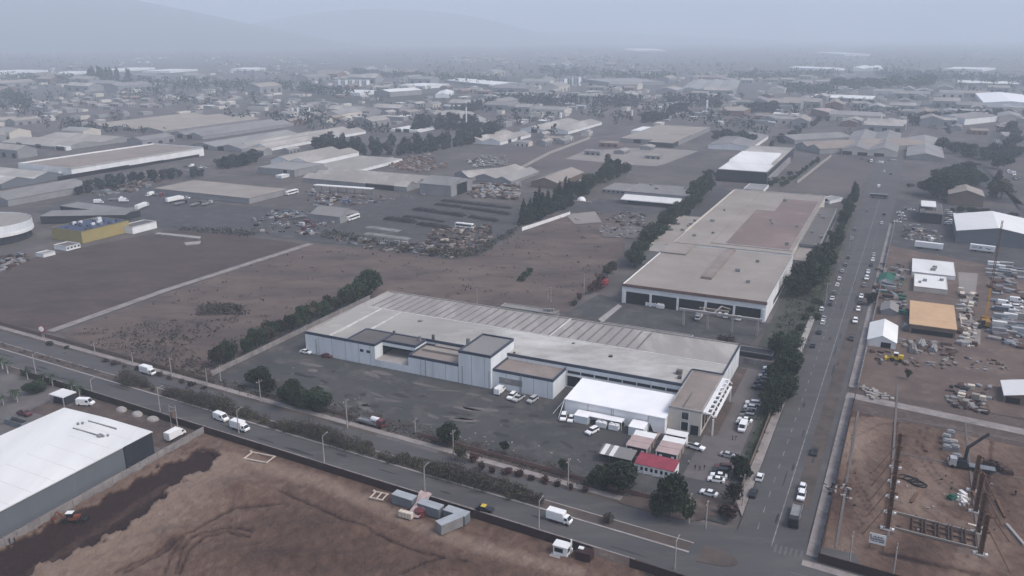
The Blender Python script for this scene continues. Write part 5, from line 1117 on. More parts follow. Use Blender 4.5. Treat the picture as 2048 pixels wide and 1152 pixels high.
# train of rusty wagons shapes at the yard front: a rusty skip lorry with a white drum
veh('flatbed', 'maroon', (742,852), 'A', 'dark rusty flatbed lorry parked inside the front fence')
t = thing('container_load', 'white tank lying on the rusty flatbed lorry', 'tank', G(752, 853, 0) + Vector((0, 0, 1.6)), AVA)
mb = MB(); mb.cyl((-1.4, 0, .8), (1.2, 0, .8), .8, .8, 12); mb.build('body', 'wall_white', t)
mb = MB(); mb.box(-1.2, 1.0, -.5, .5, -.1, .25); mb.build('cradle', 'machine_dark', t)
# ================================================================== building site on the right
mb = MB()
for u, v0, v1 in ((8.3, 192, 290), (27.7, 192, 268), (-2.5, 182, 262)):
    mb.prism([E(u - .3, v0).xy, E(u + .3, v0).xy, E(u + .3, v1).xy, E(u - .3, v1).xy], .2, .45)
for v in (238, 262): mb.prism([E(8, v - .25).xy, E(46, v - 1.8).xy, E(46, v - 1.3).xy, E(8, v + .25).xy], .2, .43)
struct('footing', mb, 'concrete_yard', 'long pale strip footings across the building site', 'footing')
def column(u, v, h, lab, prop, grp, hh=.62):
    t = thing('steel_column', lab, 'column', E(u, v, .28), RU, grp)
    mb = MB(); w_ = .8
    for sx in (-1, 1): mb.box(sx * w_ / 2 - .1, sx * w_ / 2 + .1, -.36, .36, .25, h)
    mb.box(-w_ / 2 + .1, w_ / 2 - .1, -.05, .05, .25, h)
    for k in range(1, int(h / 1.5)): mb.box(-w_ / 2 + .1, w_ / 2 - .1, -.3, .3, k * 1.5, k * 1.5 + .1)
    for z in (h * .55, h - .7): mb.box(w_ / 2 + .1, w_ / 2 + .7, -.18, .18, z, z + .4)
    mb.build('shaft', 'steel_rust', t)
    mb = MB(); mb.box(-.9, .9, -.9, .9, 0, .25); mb.build('base_plate', 'concrete', t)
    mb = MB()
    for sx in (-1.25, 1.25): mb.box(sx - .28, sx + .28, -.5, .3, 0, .5)
    mb.build('ballast_block', 'roof_white', t)
    if prop: mb = MB(); mb.beam((0, 0, h * hh + 1.4), (prop[0], prop[1], .1), .2); mb.build('prop', 'steel_rust', t)
for i, (v, h) in enumerate([(195.4, 10.5), (203.5, 10.5), (211.5, 11), (220, 11), (228.5, 10.5)]):
    column(8 + i * .25, v, h, f'rusty steel column, {nth(i)} from the near end of the left row', (-5.2, -4.8), 'left row of steel columns')
for i, (v, h) in enumerate([(193.6, 10.5), (203, 11), (213, 11), (224, 10.5)]):
    column(27.7, v, h, f'rusty steel column, {nth(i)} from the near end of the right row', (5.5, -4.5) if i != 1 else (6.5, -1), 'right row of steel columns')
t = thing('rebar_cage', 'long ladder of brown reinforcement frames between the column rows', 'rebar frame', E(9.2, 196.2, .3), RU - .02)
for i in range(2):
    mb = MB(); mb.beam((0, i * 7.6, .35), (18, i * 7.0 - .6, .35), .32, .5); mb.build('rail', 'roof_tan', t)
for i in range(5):
    mb = MB(); x = 4.2 + i * 2.85
    for dx in (0, 2.1): mb.beam((x + dx, .2, .4), (x + dx, 7.0, .4), .26, .5)
    for y in (2.4, 4.8): mb.beam((x, y, .45), (x + 2.1, y, .45), .22, .4)
    mb.build('cross_frame', 'rebar', t)
for i, (x0, y0, x1, y1) in enumerate([(2012,1048,2048,1090),(1944,978,1957,1015),(1993,1000,2010,1035),(1835,985,1822,1005)]):
    a, b = G(x0, y0, .5), G(x1, y1, .5); mb = MB(); mb.beam(a, b, .5, .5); mb.beam(a + Vector((.5, .2, 0)), b + Vector((.5, .2, 0)), .2)
    tag(mb.build('steel_beam', 'concrete' if i == 0 else 'steel_rust'), ['long pale steel beam lying at the right edge of the site', 'rusty beam lying left of the right column row', 'rusty beam lying right of the right column row', 'short rusty beam below the wire coils'][i], 'beam')
mb = MB(); mb.box(-1.6, 1.6, -.3, .3, 0, .35); p = G(1950, 1055); tag(mb.build('timber_plank', 'timber_pale', None, (p.x, p.y, .28), RU - .1), 'pale plank lying left of the right column row', 'plank')
for i, (x, y) in enumerate([(1811,958),(1822,962),(1832,968),(1838,972)]):
    p = G(x, y); mb = MB()
    for k in range(20):
        a, b = k * .3142, (k + 1) * .3142; q = lambda a: Vector((1.9 * math.cos(a), 1.3 * math.sin(a), .2)); mb.beam(q(a), q(b), .16, .3)
    tag(mb.build('wire_coil', 'machine_dark', None, (p.x, p.y, .3), RU), f'dark wire coil, {nth(i)} from the left on the building site', 'coil', 'wire coils')
# crane truck
t = thing('crane_truck', 'dark crane truck with folded knuckle boom on the building site', 'crane truck', E(*cE(1926, 938), .3), RU + .03)
mb = MB(); mb.box(-2, 7.6, -1.1, 1.1, .8, 1.15); mb.build('chassis', 'machine_dark', t)
mb = MB(); mb.box(1.2, 7.6, -1.2, 1.2, 1.15, 1.4); mb.build('cargo_bed', 'container_side', t)
mb = MB(); loft(mb, [(-1.9,.7),(-3.7,.7),(-3.75,1.6),(-3.5,2.8),(-1.9,2.9)][::-1], 2.3, 2.2); mb.build('cab', 'car_silver', t)
mb = MB(); mb.face([(-3.78, -1, 1.6), (-3.78, 1, 1.6), (-3.56, 1, 2.6), (-3.56, -1, 2.6)]); mb.build('window', 'glass_dark', t)
mb = MB(); mb.box(-1.5, .6, -.9, .9, 1.15, 2.6); mb.beam((0, 0, 2.5), (.3, .3, 6.2), .75); mb.beam((.3, .3, 6.2), (5.2, 4.0, 9.6), .6); mb.beam((5.2, 4.0, 9.6), (5.1, 3.9, 8.0), .12); mb.build('boom', 'machine_dark', t)
for x in (-2.8, 2.8, 5.6):
    for sg in (-1, 1): mb = MB(); mb.cyl((x, sg * .8, .5), (x, sg * 1.15, .5), .5, .5, 10); mb.build('wheel', 'rubber', t)
for i, (x, y) in enumerate(sorted([(1892,880),(1900,872),(1906,888),(1909,902),(1893,890),(1893,902),(1912,920),(1903,926),(1920,930)])):
    p = G(x, y); pale = i in (4, 5); mb = MB(); mb.box(-1.1, 1.1, -.9, .9, 0, .9 if pale else 1.4); mb.box(-.8, .8, -.6, .6, .9 if pale else 1.4, 1.1 if pale else 1.7)
    tag(mb.build('precast_block', 'concrete' if pale else 'wall_grey', None, (p.x, p.y, .28), RU + R.uniform(-.2, .2)), f'{"pale square" if pale else "grey ribbed"} precast block, {nth(i)} from the left in the pile left of the crane truck', 'block', 'precast blocks left of the crane truck')
for i, (x, y) in enumerate(sorted([(1985,935),(1996,938),(2006,945),(2014,950),(1975,932)])):
    p = G(x, y); mb = MB(); mb.box(-1.3, 1.3, -1, 1, 0, 1.3); mb.box(-1.1, 1.1, -.8, .8, 1.3, 1.6); tag(mb.build('formwork_stack', 'rebar', None, (p.x, p.y, .28), RU + R.uniform(-.3, .3)), f'dark formwork stack, {nth(i)} from the left of those right of the right column row', 'stack', 'formwork stacks')
p = G(1903, 1000); mb = MB(); mb.box(-1, 1, -.8, .8, 0, .9); mb.box(-.6, .6, -.5, .5, .9, 1.3); tag(mb.build('net_bundle', 'green_net', None, (p.x, p.y, .28), .4), 'green netting bundle on the building site', 'netting')
clutter('rubble', [(1905,995),(1925,985),(1940,1010),(1915,1015)], 26, (.3, .9), ['concrete', 'roof_white', 'concrete_wall'], 'pale rubble beside the green netting', .6, .28, 'rubble')
clutter('site_debris', [(1890,770),(1980,775),(1975,830),(1890,815)], 70, (.4, 1.6), ['rebar', 'machine_dark', 'wall_grey'], 'dark pallets and steel lying at the back of the building site', .7, .3)
clutter('rubble', [(1715,770),(1760,785),(1790,800),(1740,800)], 50, (.3, 1.1), ['concrete', 'roof_tan', 'concrete_wall'], 'broken concrete along the back of the building site', .8, .28, 'rubble')
clutter('rubble', [(1650,965),(1700,965),(1705,1000),(1660,995)], 26, (.3, 1.0), ['concrete', 'roof_tan', 'rebar'], 'rubble beside the hoarding opening', .6, .28, 'rubble')
clutter('site_debris', [(1690,870),(2040,900),(2030,1100),(1680,1050)], 45, (.2, .6), ['concrete_wall', 'rebar', 'roof_tan', 'machine_dark'], 'small debris strewn over the building site', .4, .28)
clutter('site_debris', [(1740,700),(1990,720),(2040,745),(1760,735)], 70, (.4, 1.4), ['concrete_wall', 'rebar', 'wall_brown', 'wall_grey'], 'pipes and offcuts along the muddy track', .7, .3)
# sign board before the hoarding; the lettering is too small to read in the photo, kept as dark strokes
t = thing('site_sign', 'white site sign board on two legs inside the corner hoarding', 'sign', G(1752, 1100, .28), RU)
mb = MB(); mb.box(-1.75, 1.75, -.06, .06, 1.6, 4.2); mb.build('board', 'wall_white', t)
mb = MB(); mb.box(-1.6, -1.4, -.1, -.06, 3.3, 3.9); mb.box(-1.6, -1.2, -.1, -.06, 3.2, 3.3)
for k in range(7): mb.box(-.95 + k * .32, -.75 + k * .32, -.1, -.06, 3.25, 3.5 + .12 * (k % 2))
mb.box(-1.4, .1, -.1, -.06, 2.25, 2.4); mb.box(.3, 1.5, -.1, -.06, 2.2, 2.45); mb.build('lettering', 'glass_dark', t)
mb = MB(); mb.box(-1.6, 1.5, -.085, -.06, 2.6, 3.05); mb.build('colour_band', 'roof_slate', t)
mb = MB()
for x in (-1.4, 1.4): mb.beam((x, .12, 0), (x, .12, 4.1), .14); mb.beam((x, .12, 2.6), (x, 1.8, 0), .1)
mb.build('leg', 'steel_rust', t)
# ================================================================== contractor yard
shed('site_office', 'white gabled site office beside the avenue pavement', (1736,678,692), (1792,690), (1746,645), 'roof_white', 'wall_white', 'gable', doors=[(.65, 3.5, 2.2)], along='W')
shed('site_hall', 'white roofed hall, farther of two in the contractor yard', (1824,543,552), (1911,551), (1823,516), 'roof_white', 'wall_white', 'flat', parapet=.15, vents=3)
shed('site_hall', 'white roofed hall, nearer of two in the contractor yard', (1828,572,583), (1896,580), (1834,547), 'roof_white', 'wall_cream', 'flat', parapet=.15, vents=3)
shed('site_hall', 'white roofed hall cut by the right edge above the building site', (2010,790,806), (2070,804), (2012,762), 'roof_white', 'wall_brown', 'mono', doors=[(.3, 4, 2.2)])
t = shed('formwork_deck', 'unfinished building with bright bare plywood roof deck', (1820,648,666), (1912,657), (1822,602), 'plywood', 'wall_brown', 'flat', parapet=0, cat='unfinished building', doors=[(.2, 5, 2), (.5, 5, 2), (.8, 5, 2)])
mb = MB(); mb.box(10.2, 10.5, -7, 7, 3.3, 3.75); mb.build('edge_beam', 'timber_pale', t)
t = thing('loader', 'yellow wheel loader on the muddy track', 'loader', G(1792, 722, .3), RU + math.pi)
mb = MB(); mb.box(-2.2, 1.5, -.9, .9, .9, 1.9); mb.box(-2.3, -.6, -.8, .8, 1.9, 2.5); mb.build('body', 'digger_yellow', t)
mb = MB(); mb.box(-.4, .9, -.75, .75, 1.9, 3.1); mb.build('cab', 'glass_dark', t)
mb = MB(); mb.box(-.5, 1.0, -.8, .8, 3.1, 3.25); mb.build('cab_roof', 'wall_white', t)
mb = MB(); mb.beam((1.4, -.6, 1.5), (3.2, -.6, .8), .25); mb.beam((1.4, .6, 1.5), (3.2, .6, .8), .25); mb.box(3.1, 3.9, -1.3, 1.3, .2, 1.2); mb.build('bucket', 'digger_yellow', t)
for x in (-1.4, 1.2):
    for sg in (-1, 1): mb = MB(); mb.cyl((x, sg * .8, .7), (x, sg * 1.2, .7), .7, .7, 12); mb.build('wheel', 'rubber', t)
p = G(1969, 655); hz_ = hfrom((1964, 452, 655))
t = thing('mobile_crane', 'yellow crawler crane with tall thin dark mast in the contractor yard', 'crane', (p.x, p.y, .3), RV + math.pi)
mb = MB()
for sg in (-1, 1): mb.box(-4, 4, sg * 2 - .5, sg * 2 + .5, 0, 1.1)
mb.build('crawler_track', 'machine_dark', t)
mb = MB(); mb.box(-3.6, 2.4, -1.5, 1.5, 1.1, 3.0); mb.box(-4.2, -2.6, -1.7, 1.7, 1.3, 3.4); mb.build('body', 'crane_yellow', t)
mb = MB(); mb.box(1.6, 3.0, -1.6, -.3, 1.6, 3.4); mb.build('cab', 'glass_dark', t)
a, b = Vector((-1.0, 0, 2.8)), Vector((-7.5, .5, hz_ * .34)); mb = MB()
mb.beam(a, b, .75); mb.build('lower_boom', 'crane_yellow', t)
mb = MB(); c = Vector((-9.5, .6, hz_)); 
for dx, dy in ((-.35, -.35), (.35, -.35), (.35, .35), (-.35, .35)): mb.beam(b + Vector((dx, dy, 0)), c + Vector((dx * .6, dy * .6, 0)), .16)
for k in range(16):
    q0, q1 = b.lerp(c, k / 16), b.lerp(c, (k + 1) / 16); mb.beam(q0 + Vector((-.35, -.35, 0)), q1 + Vector((.35, .35, 0)), .1); mb.beam(q0 + Vector((.35, -.35, 0)), q1 + Vector((-.35, .35, 0)), .1)
mb.build('mast', 'steel_rust', t)
for i, (x, y, l) in enumerate([(1826,500,'plain white lorry trailer left of the sign trailer'),]): pass
def trailer(x0, x1, y, lab, marks=False):
    a, b = G(x0, y), G(x1, y + (x1 - x0) * .12); L = (b - a).length; an = math.atan2((b - a).y, (b - a).x)
    t = thing('lorry_trailer', lab, 'trailer', (*((a + b) / 2).xy, .3), an); mb = MB(); mb.box(-L / 2, L / 2, 0, 2.5, 1.0, 3.9); mb.build('box', 'car_white', t)
    mb = MB()
    for x in (-L * .35, -L * .25, L * .3):
        for yy in (.2, 2.1): mb = MB(); mb.cyl((x, yy, .5), (x, yy + .3, .5), .5, .5, 10); mb.build('wheel', 'rubber', t)
    mb = MB(); mb.box(-L / 2 + .3, L / 2 - .3, .5, 2.0, .7, 1.0); mb.build('chassis', 'machine_dark', t)
    if marks:
        mb = MB(); mb.box(-L * .42, L * .03, -.04, 0, 3.1, 3.2)
        for k in range(6): mb.box(-L * .4 + k * L * .035, -L * .385 + k * L * .035, -.04, 0, 2.0, 2.9)
        mb.box(-L * .17, -L * .02, -.04, 0, 2.1, 2.45); mb.box(-L * .1, -L * .02, -.04, 0, 2.5, 2.9)
        mb.face([(L * .1, -.03, 2.9), (L * .22, -.03, 2.0), (L * .36, -.03, 1.9), (L * .3, -.03, 2.4)]); mb.box(L * .33, L * .42, -.04, 0, 2.55, 2.75); mb.build('lettering', 'wall_steel', t)
trailer(1828,1884,497,'plain white lorry trailer in front of the asphalt court')
trailer(1938,1988,503,'white lorry trailer with dark lettering in front of the steel warehouse',True)
PST = sorted((1982 + k // 2 % 5 * 13 + (k // 10) * 4, 545 - (k // 10) * 13 + k % 2 * 7) for k in range(16)) + sorted((1996 + k % 3 * 20 + k // 3 * 2, 668 - k // 3 * 15) for k in range(10))
for i, (x, y) in enumerate(PST):
    p = G(x, y); mb = MB(); L = R.uniform(4.5, 6.5); hh = R.uniform(1.2, 2.6)
    for q in range(3): mb.box(-L / 2, L / 2, -1.0, 1.0, q * hh / 3 + .12, (q + 1) * hh / 3)
    for q in (-L * .3, L * .3): mb.box(q - .15, q + .15, -.9, .9, 0, hh - .01)
    tag(mb.build('precast_stack', ['concrete', 'wall_grey', 'roof_white', 'container_roof', 'wall_steel'][i % 5], None, (p.x, p.y, .28), RU + R.uniform(-.06, .06)), f'{["pale","grey","white","light blue grey","dark"][i%5]} precast stack, {nth(i if i<16 else i-16)} from the left in the {"upper" if i<16 else "lower"} right edge yard', 'stack', 'precast stacks')
for i, (x, y, c) in enumerate(sorted([(2008,612,'white'),(2016,622,'white'),(2032,606,'white'),(2034,618,'white'),(2030,632,'silver')])): veh('van' if i < 4 else 'suv', c, (x, y), 'U', f'{c} vehicle, {nth(i)} from the left of the cluster among the precast stacks', 'vans among the precast stacks')
clutter('yard_clutter', [(1760,530),(1815,530),(1815,640),(1750,590)], 90, (.5, 2.4), ['green_net', 'concrete_wall', 'rebar', 'rebar', 'wall_grey', 'wall_steel'], 'stalls, sheets and scrap along the contractor yard pavement', 2.2, .28)
clutter('yard_clutter', [(1915,585),(1960,590),(1950,700),(1920,690)], 70, (.5, 2.0), ['concrete', 'rebar', 'wall_grey', 'timber_pale'], 'machines and parts left of the yellow crane', 1.4, .3)
clutter('yard_clutter', [(1985,550),(2048,555),(2048,700),(1985,690)], 90, (.8, 3.0), ['wall_grey', 'wall_steel', 'concrete_wall', 'rebar'], 'steel and slabs lying between the precast stacks', 1.0, .28)
clutter('yard_clutter', [(1800,450),(1840,450),(1890,470),(1880,485),(1800,480)], 60, (.4, 1.6), ['rebar', 'wall_grey', 'concrete', 'roof_tan'], 'scrap in the court before the black building', 1.0, .3)
clutter('yard_clutter', [(1760,660),(1810,680),(1915,690),(1905,720),(1820,705)], 60, (.4, 1.8), ['rebar', 'concrete_wall', 'rebar', 'wall_brown'], 'timber and pipes below the plywood deck', .8, .29)
shed('market_stall', 'white stall with green netting beside the pavement', (1758,560,567), (1786,563), (1764,548), 'green_net', 'wall_white', 'gable')
shed('market_stall', 'white stall nearest the dark pavement tree', (1762,620,628), (1795,625), (1768,606), 'roof_slate', 'wall_grey', 'gable')
shed('black_building', 'black box building with bright white roof canopy', (1840,424,446), (1886,428), (1843,404), 'roof_dark', 'wall_dark', 'flat', vents=2)
(cx_, cy_), an_, L_, W_, h_, f_ = rect((1842,415,440), (1872,417), (1843,404))
t = thing('roof_canopy', 'bright white roof canopy above the black box building', 'canopy', (cx_, cy_, .2), an_)
mb = MB(); mb.box(-L_ / 2, L_ / 2, -W_ / 2, W_ / 2, h_ + .5, h_ + .9); mb.build('roof', 'roof_white', t)
for sx in (-1, 1):
    for sy in (-1, 1): mb = MB(); mb.beam((sx * (L_ / 2 - .3), sy * (W_ / 2 - .3), 0), (sx * (L_ / 2 - .3), sy * (W_ / 2 - .3), h_ + .5), .3); mb.build('post', 'wall_dark', t)
shed('steel_hall', 'steel grey hall with white two slope roof at the right edge', (1914,461,486), (2080,474), (1917,428), 'roof_white', 'wall_steel', 'gable', ribs=6)
shed('brown_shed', 'small brown shed with pale ridged roof below the big trees', (1898,388,410), (1968,391), (1901,376), 'roof_tan', 'wall_brown', 'gable')
for i, (x, y, c) in enumerate(sorted([(1800,428,'white'),(1803,434,'white'),(1805,441,'silver'),(1815,420,'grey'),(1822,422,'white'),(1795,446,'white')])): veh('sedan', c, (x, y), 'U', f'{c} car, {nth(i)} from the left of those parked left of the black building', 'cars left of the black building', far=True)
for i in range(7): veh('suv', R.choice(['white', 'silver', 'grey']), (1896 + (i % 2) * 7, 426 + i * 4), 'U', f'pale car, {nth(i)} from the back in the row right of the black building', 'cars right of the black building', far=True)
for i, (x, y, h, w_) in enumerate(sorted([(1866,392,15,1.1),(1884,398,16,1.1),(1900,390,15,1.1),(1918,384,17,1.2),(1936,378,15,1.1),(1950,372,13,1.0),(1905,366,15,1.2),(1928,356,14,1.1),(1875,374,13,1.0)])):
    tree('park_tree', 'broad', G(x, y), h, f'large dark tree, {nth(i)} from the left of the group behind the brown shed', 'tree', 'large trees behind the brown shed', w_)
for i, (x, y, h) in enumerate(sorted([(1985,396,15),(2000,398,15),(1992,378,14),(1996,480,10),(2004,486,9),(1990,474,9)])): tree('park_tree', 'poplar' if i < 3 else 'olive', G(x, y), h, f'dark tree, {nth(i)} from the left of those at the side street', 'tree', 'trees at the side street', 1.6)
treerow('street_tree', 'round', [(1900,425),(1960,430),(2040,440)], 9, (3, 5), 'low dark tree', 'from the left behind the steel hall', 1.3, 1.0, group='trees behind the steel hall')
treerow('street_tree', 'olive', [(1810,376),(1850,372),(1880,372)], 6, (3, 5), 'olive bush', 'from the left on the slope below the park trees', 1.3, 1.0, group='bushes below the park trees')
# ================================================================== brown roofed plant
t = shed_at('plant_building', 'long plant with brown flat roof and open white front', E(-74, 378).xy, RU, 62, 83, 8.8, -1, 'roof_tan', 'wall_white', 'flat', vents=3, parapet=.5,
    doors=[(.5, 58, 5.4), (.5, 40, 2.0, 1.2, 'r')])
for i in range(6):
    mb = MB(); x = -30.6 + i * 12.0 + (.3 if i else 0); mb.box(x, x + .9, -42, -41.5, 0, 5.6); mb.build('pier', 'wall_white', t)
mb = MB(); mb.box(-31.3, 31.3, -41.9, -41.55, 7.6, 8.9); mb.build('parapet', 'wall_brick', t)
mb = MB(); mb.box(-1.5, 3.0, -17, 39, 7.5, 9.3); mb.build('roof_monitor', 'roof_brown', t)
mb = MB(); mb.box(-31.2, -18, 20, 41, 6, 8.95); mb.build('roof_annex', 'roof_tan', t)
t = shed_at('plant_hall', 'long flat hall with reddish felt roof behind the brown roofed plant', E(-74, 505.5).xy, RU, 60, 171, 9.2, -1, 'roof_tan', 'wall_cream', 'flat', vents=9, parapet=.7)
mb = MB(); mb.face([(-5, -74, 8.32), (27.5, -74, 8.32), (27.5, 66, 8.32), (6, 66, 8.32), (6, 22, 8.32), (-5, 22, 8.32)]); mb.build('roof_felt', 'roof_red_felt', t)
mb = MB(); mb.box(-29.8, 29.8, -77, -75.5, 8.0, 8.7); mb.build('roof_joint', 'concrete', t)
mb = MB(); mb.box(-29.6, -12, -85, 85, 8.3, 8.75); mb.build('roof_strip', 'roof_tan', t)
mb = MB(); mb.box(-30.5, -30.2, -60, 80, 4, 9.4); mb.build('cornice', 'wall_cream', t)
shed_at('side_annex', 'low flat annex with pale roof along the plant left side', E(-113, 462).xy, RU, 14, 76, 6.5, -1, 'roof_tan', 'wall_cream', 'flat', vents=8)
shed_at('side_annex', 'pale stepped annex at the plant left corner', E(-110, 412).xy, RU, 11, 18, 7.5, -1, 'roof_beige', 'wall_cream', 'flat')
t = shed_at('glass_office', 'narrow office with green glass end beside the red felt hall', E(-38.5, 500).xy, RU, 10, 105, 8.6, -1, 'roof_dark', 'wall_grey', 'flat', vents=4, doors=[(.5, 9, 5.5, 1.6, 'f', 'glass_green'), (.5, 100, 4.5, 1.6, 'r', 'glass_green')])
shed_at('glass_office', 'lower office block with tan roof beside the glass office', E(-39.4, 433).xy, RU, 8, 28, 6.8, -1, 'roof_tan', 'wall_grey', 'flat', doors=[(.5, 24, 2.5, 2, 'r', 'glass_green')])
shed('roof_house', 'white box plant room at the far end of the red felt hall', (1487,377,383), (1527,380), (1490,366), 'roof_grey', 'wall_white', 'flat')
shed('roof_house', 'small white stair house on the right of the red felt hall', (1637,396,404), (1660,400), (1641,387), 'roof_grey', 'wall_white', 'flat', doors=[(.3, 2, 1.5, 1.5), (.7, 2, 1.5, 1.5)])
t = thing('gantry', 'concrete gantry beam on posts across the loading yard', 'gantry', E(*cE(1366, 652), .3), RU)
L_ = (Vector(cE(1513, 674)) - Vector(cE(1366, 652))).length
mb = MB(); mb.box(-2, L_ + 1.5, -.5, .5, 6.4, 7.3); mb.build('beam', 'concrete', t)
for i in range(4): mb = MB(); mb.box(L_ * i / 3 - .4, L_ * i / 3 + .4, -.4, .4, 0, 6.4); mb.build('post', 'concrete', t)
mb = MB(); mb.box(5, 17, 5, 5.8, 6.2, 7.0); mb.beam((8, .5, 7.0), (7, 5.4, 7.6), .5); mb.beam((12, .5, 7.0), (14, 5.4, 8.6), .5); mb.beam((14, 5.4, 8.6), (17, 8, 7), .4); mb.build('conveyor', 'roof_tan', t)
veh('boxtruck', 'silver', (1397,640), 'v', 'silver box truck passing under the concrete gantry')
for i, (x, y) in enumerate([(1287,609),(1295,612),(1302,613),(1309,614),(1317,617),(1324,618)]):
    p = G(x, y); mb = MB(); crown_ = mb.prism([(-.9, -.8), (.9, -.8), (.9, .8), (-.9, .8)], .05, 1.5); mb.prism([(-.6, -.5), (.6, -.5), (.6, .5), (-.6, .5)], 1.5, 1.9)
    tag(mb.build('bulk_bag', 'roof_white', None, (p.x, p.y, .36), RU + R.uniform(-.2, .2)), f'white bulk bag, {nth(i)} from the left in the plant opening', 'bag', 'white bulk bags')
for i, (x, y, c) in enumerate([(1440,633,'white'),(1452,636,'white'),(1468,640,'silver'),(1478,641,'white')]): veh('suv', c, (x, y), 'V', f'{c} car, {nth(i)} from the left under the plant right opening', 'cars under the plant opening')
t = veh('boxtruck', 'red', (1208,574), 'v', 'red box truck beside the reddish bushes')
shed('low_shed', 'low dark blue wall and roof above the car park wall', (1476,700,708), (1545,712), (1480,690), 'wall_dark', 'wall_dark', 'flat', parapet=.1)
# ================================================================== white awning building and neighbours
t = shed('awning_building', 'grey flat roofed building with big white front awning', (1250,382,406), (1376,391), (1221,361), 'roof_slate', 'wall_grey', 'flat', vents=5, doors=[(.5, 3, 3, 0, 'r')])
mb = MB(); l_, w_, _h = dims(t); mb.face([(-l_, -w_ - .1, 6.4), (l_ * .86, -w_ - .1, 6.4), (l_ * .80, -w_ - 5, 3.4), (-l_ - 1.5, -w_ - 5, 3.4)]); mb.face([(-l_ - 1.5, -w_ - 5, 3.4), (l_ * .80, -w_ - 5, 3.4), (l_ * .80, -w_ - 5, 2.9), (-l_ - 1.5, -w_ - 5, 2.9)]); mb.build('awning', 'roof_white', t)
mb = MB(); mb.box(-l_ * .9, l_ * .75, -w_ - .12, -w_ - .02, .2, 2.8); mb.build('loading_bay', 'opening', t)
shed('awning_annex', 'low grey annex left of the white awning building', (1204,378,386), (1248,383), (1222,364), 'roof_slate', 'wall_grey', 'flat', wins=5)
t = thing('dome_tent', 'small white dome on a low deck beyond the brown field', 'dome', G(1163, 402, .3), RU)
mb = MB()
for i in range(8):
    for j in range(3):
        q = lambda a, b: (3.4 * math.cos(a) * math.cos(b), 3.4 * math.sin(a) * math.cos(b), 3.2 * math.sin(b)); a0, a1, b0, b1 = i * .785, (i + 1) * .785, j * .52, (j + 1) * .52
        mb.face([q(a0, b0), q(a1, b0), q(a1, b1), q(a0, b1)])
mb.build('shell', 'tarpaulin', t); mb = MB(); mb.box(-5, 9, -4.5, -3.6, 0, .9); mb.build('deck', 'concrete', t)
clutter('scrap_heap', [(1205,440),(1240,422),(1300,428),(1290,445),(1290,470),(1240,478),(1200,468)], 110, (.4, 1.6), ['concrete_wall', 'rebar', 'wall_grey', 'roof_tan', 'heap'], 'scrap and rubble heaped beside the plant drive', 1.6, .3)
patch('bare_patch', [(1130,430),(1190,424),(1204,446),(1150,450)], 'pale_yard', .5, 'pale scraped patch at the end of the brown field', 'bare earth')
patch('bare_patch', [(1196,456),(1250,450),(1290,458),(1268,478),(1205,475)], 'concrete_yard', .5, 'pale rubble strewn patch beside the plant drive trees', 'bare earth')
# ================================================================== black and white depot up the avenue
t = shed('depot', 'depot with white north light roof over dark open front', (1434,338,362), (1537,342), (1512,291), 'roof_beige', 'wall_dark', 'flat', parapet=.3, doors=[(.5, 40, 3)])
l_, w_, h_ = dims(t)
mb = MB(); mb.box(-l_ + 1, l_ - 1, -w_ + 1, -w_ * .52, h_ - .4, h_ + .25); mb.build('roof_panel', 'roof_white', t)
for i in range(6):
    mb = MB(); y = -w_ * .5 + i * w_ * .13; d = w_ * .12
    mb.face([(-l_ + 1, y, h_ + .1), (l_ - 3, y, h_ + .1), (l_ - 3, y + d * .8, h_ + 2.2), (-l_ + 1, y + d * .8, h_ + 2.2)]); mb.face([(-l_ + 1, y + d * .8, h_ + 2.2), (l_ - 3, y + d * .8, h_ + 2.2), (l_ - 3, y + d, h_ + .1), (-l_ + 1, y + d, h_ + .1)]); mb.build('roof_light', 'roof_white', t)
shed('depot_canopy', 'pale canopy on columns along the depot right side', (1540,356,368), (1625,318), (1530,352), 'roof_slate', 'wall_grey', 'flat', parapet=0)
shed('twin_gable_hall', 'twin gabled grey hall closing the head of the avenue', (1684,298,309), (1795,305), (1714,263), 'roof_slate', 'wall_cream', 'gable', ridges=2, along='W', doors=[(.1, 9, 3.4), (.38, 9, 3), (.68, 9, 3)])
shed('pale_hall', 'pale low gabled hall right of the twin gabled hall', (1813,312,319), (1888,317), (1832,275), 'roof_grey', 'wall_grey', 'gable', along='W')
shed('ridged_hall', 'long brownish roofed hall left of the twin gabled hall', (1592,288,298), (1640,298), (1672,257), 'roof_brown', 'wall_grey', 'gable', ridges=2, along='W')
shed('ridged_hall', 'shorter grey roofed hall behind the depot', (1545,272,280), (1590,280), (1590,256), 'roof_slate', 'wall_grey', 'gable', along='W')
shed('grey_hall', 'grey hall with clipped roof between the depot and the awning building', (1416,290,298), (1500,296), (1436,266), 'roof_slate', 'wall_white', 'gable')
shed('bright_hall', 'very bright white hall at the upper right edge', (1968,205,214), (2075,207), (1976,187), 'tarpaulin', 'wall_white', 'gable')
for i, (x, y) in enumerate(sorted([(1470,345),(1478,352),(1420,348),(1412,350),(1432,352),(1540,372),(1552,366),(1566,360),(1580,352)])):
    tree('shrub', 'shrub', G(x, y), R.uniform(3, 5), f'dark shrub, {nth(i)} from the left of those around the depot', 'bush', 'shrubs around the depot', 1.3)
treerow('hedge_shrub', 'round', [(1560,378),(1600,350),(1640,320)], 12, (3, 4.6), 'dark hedge tree', 'from the front beside the vacant lot wall', 1.2, .8, group='hedge beside the vacant lot')
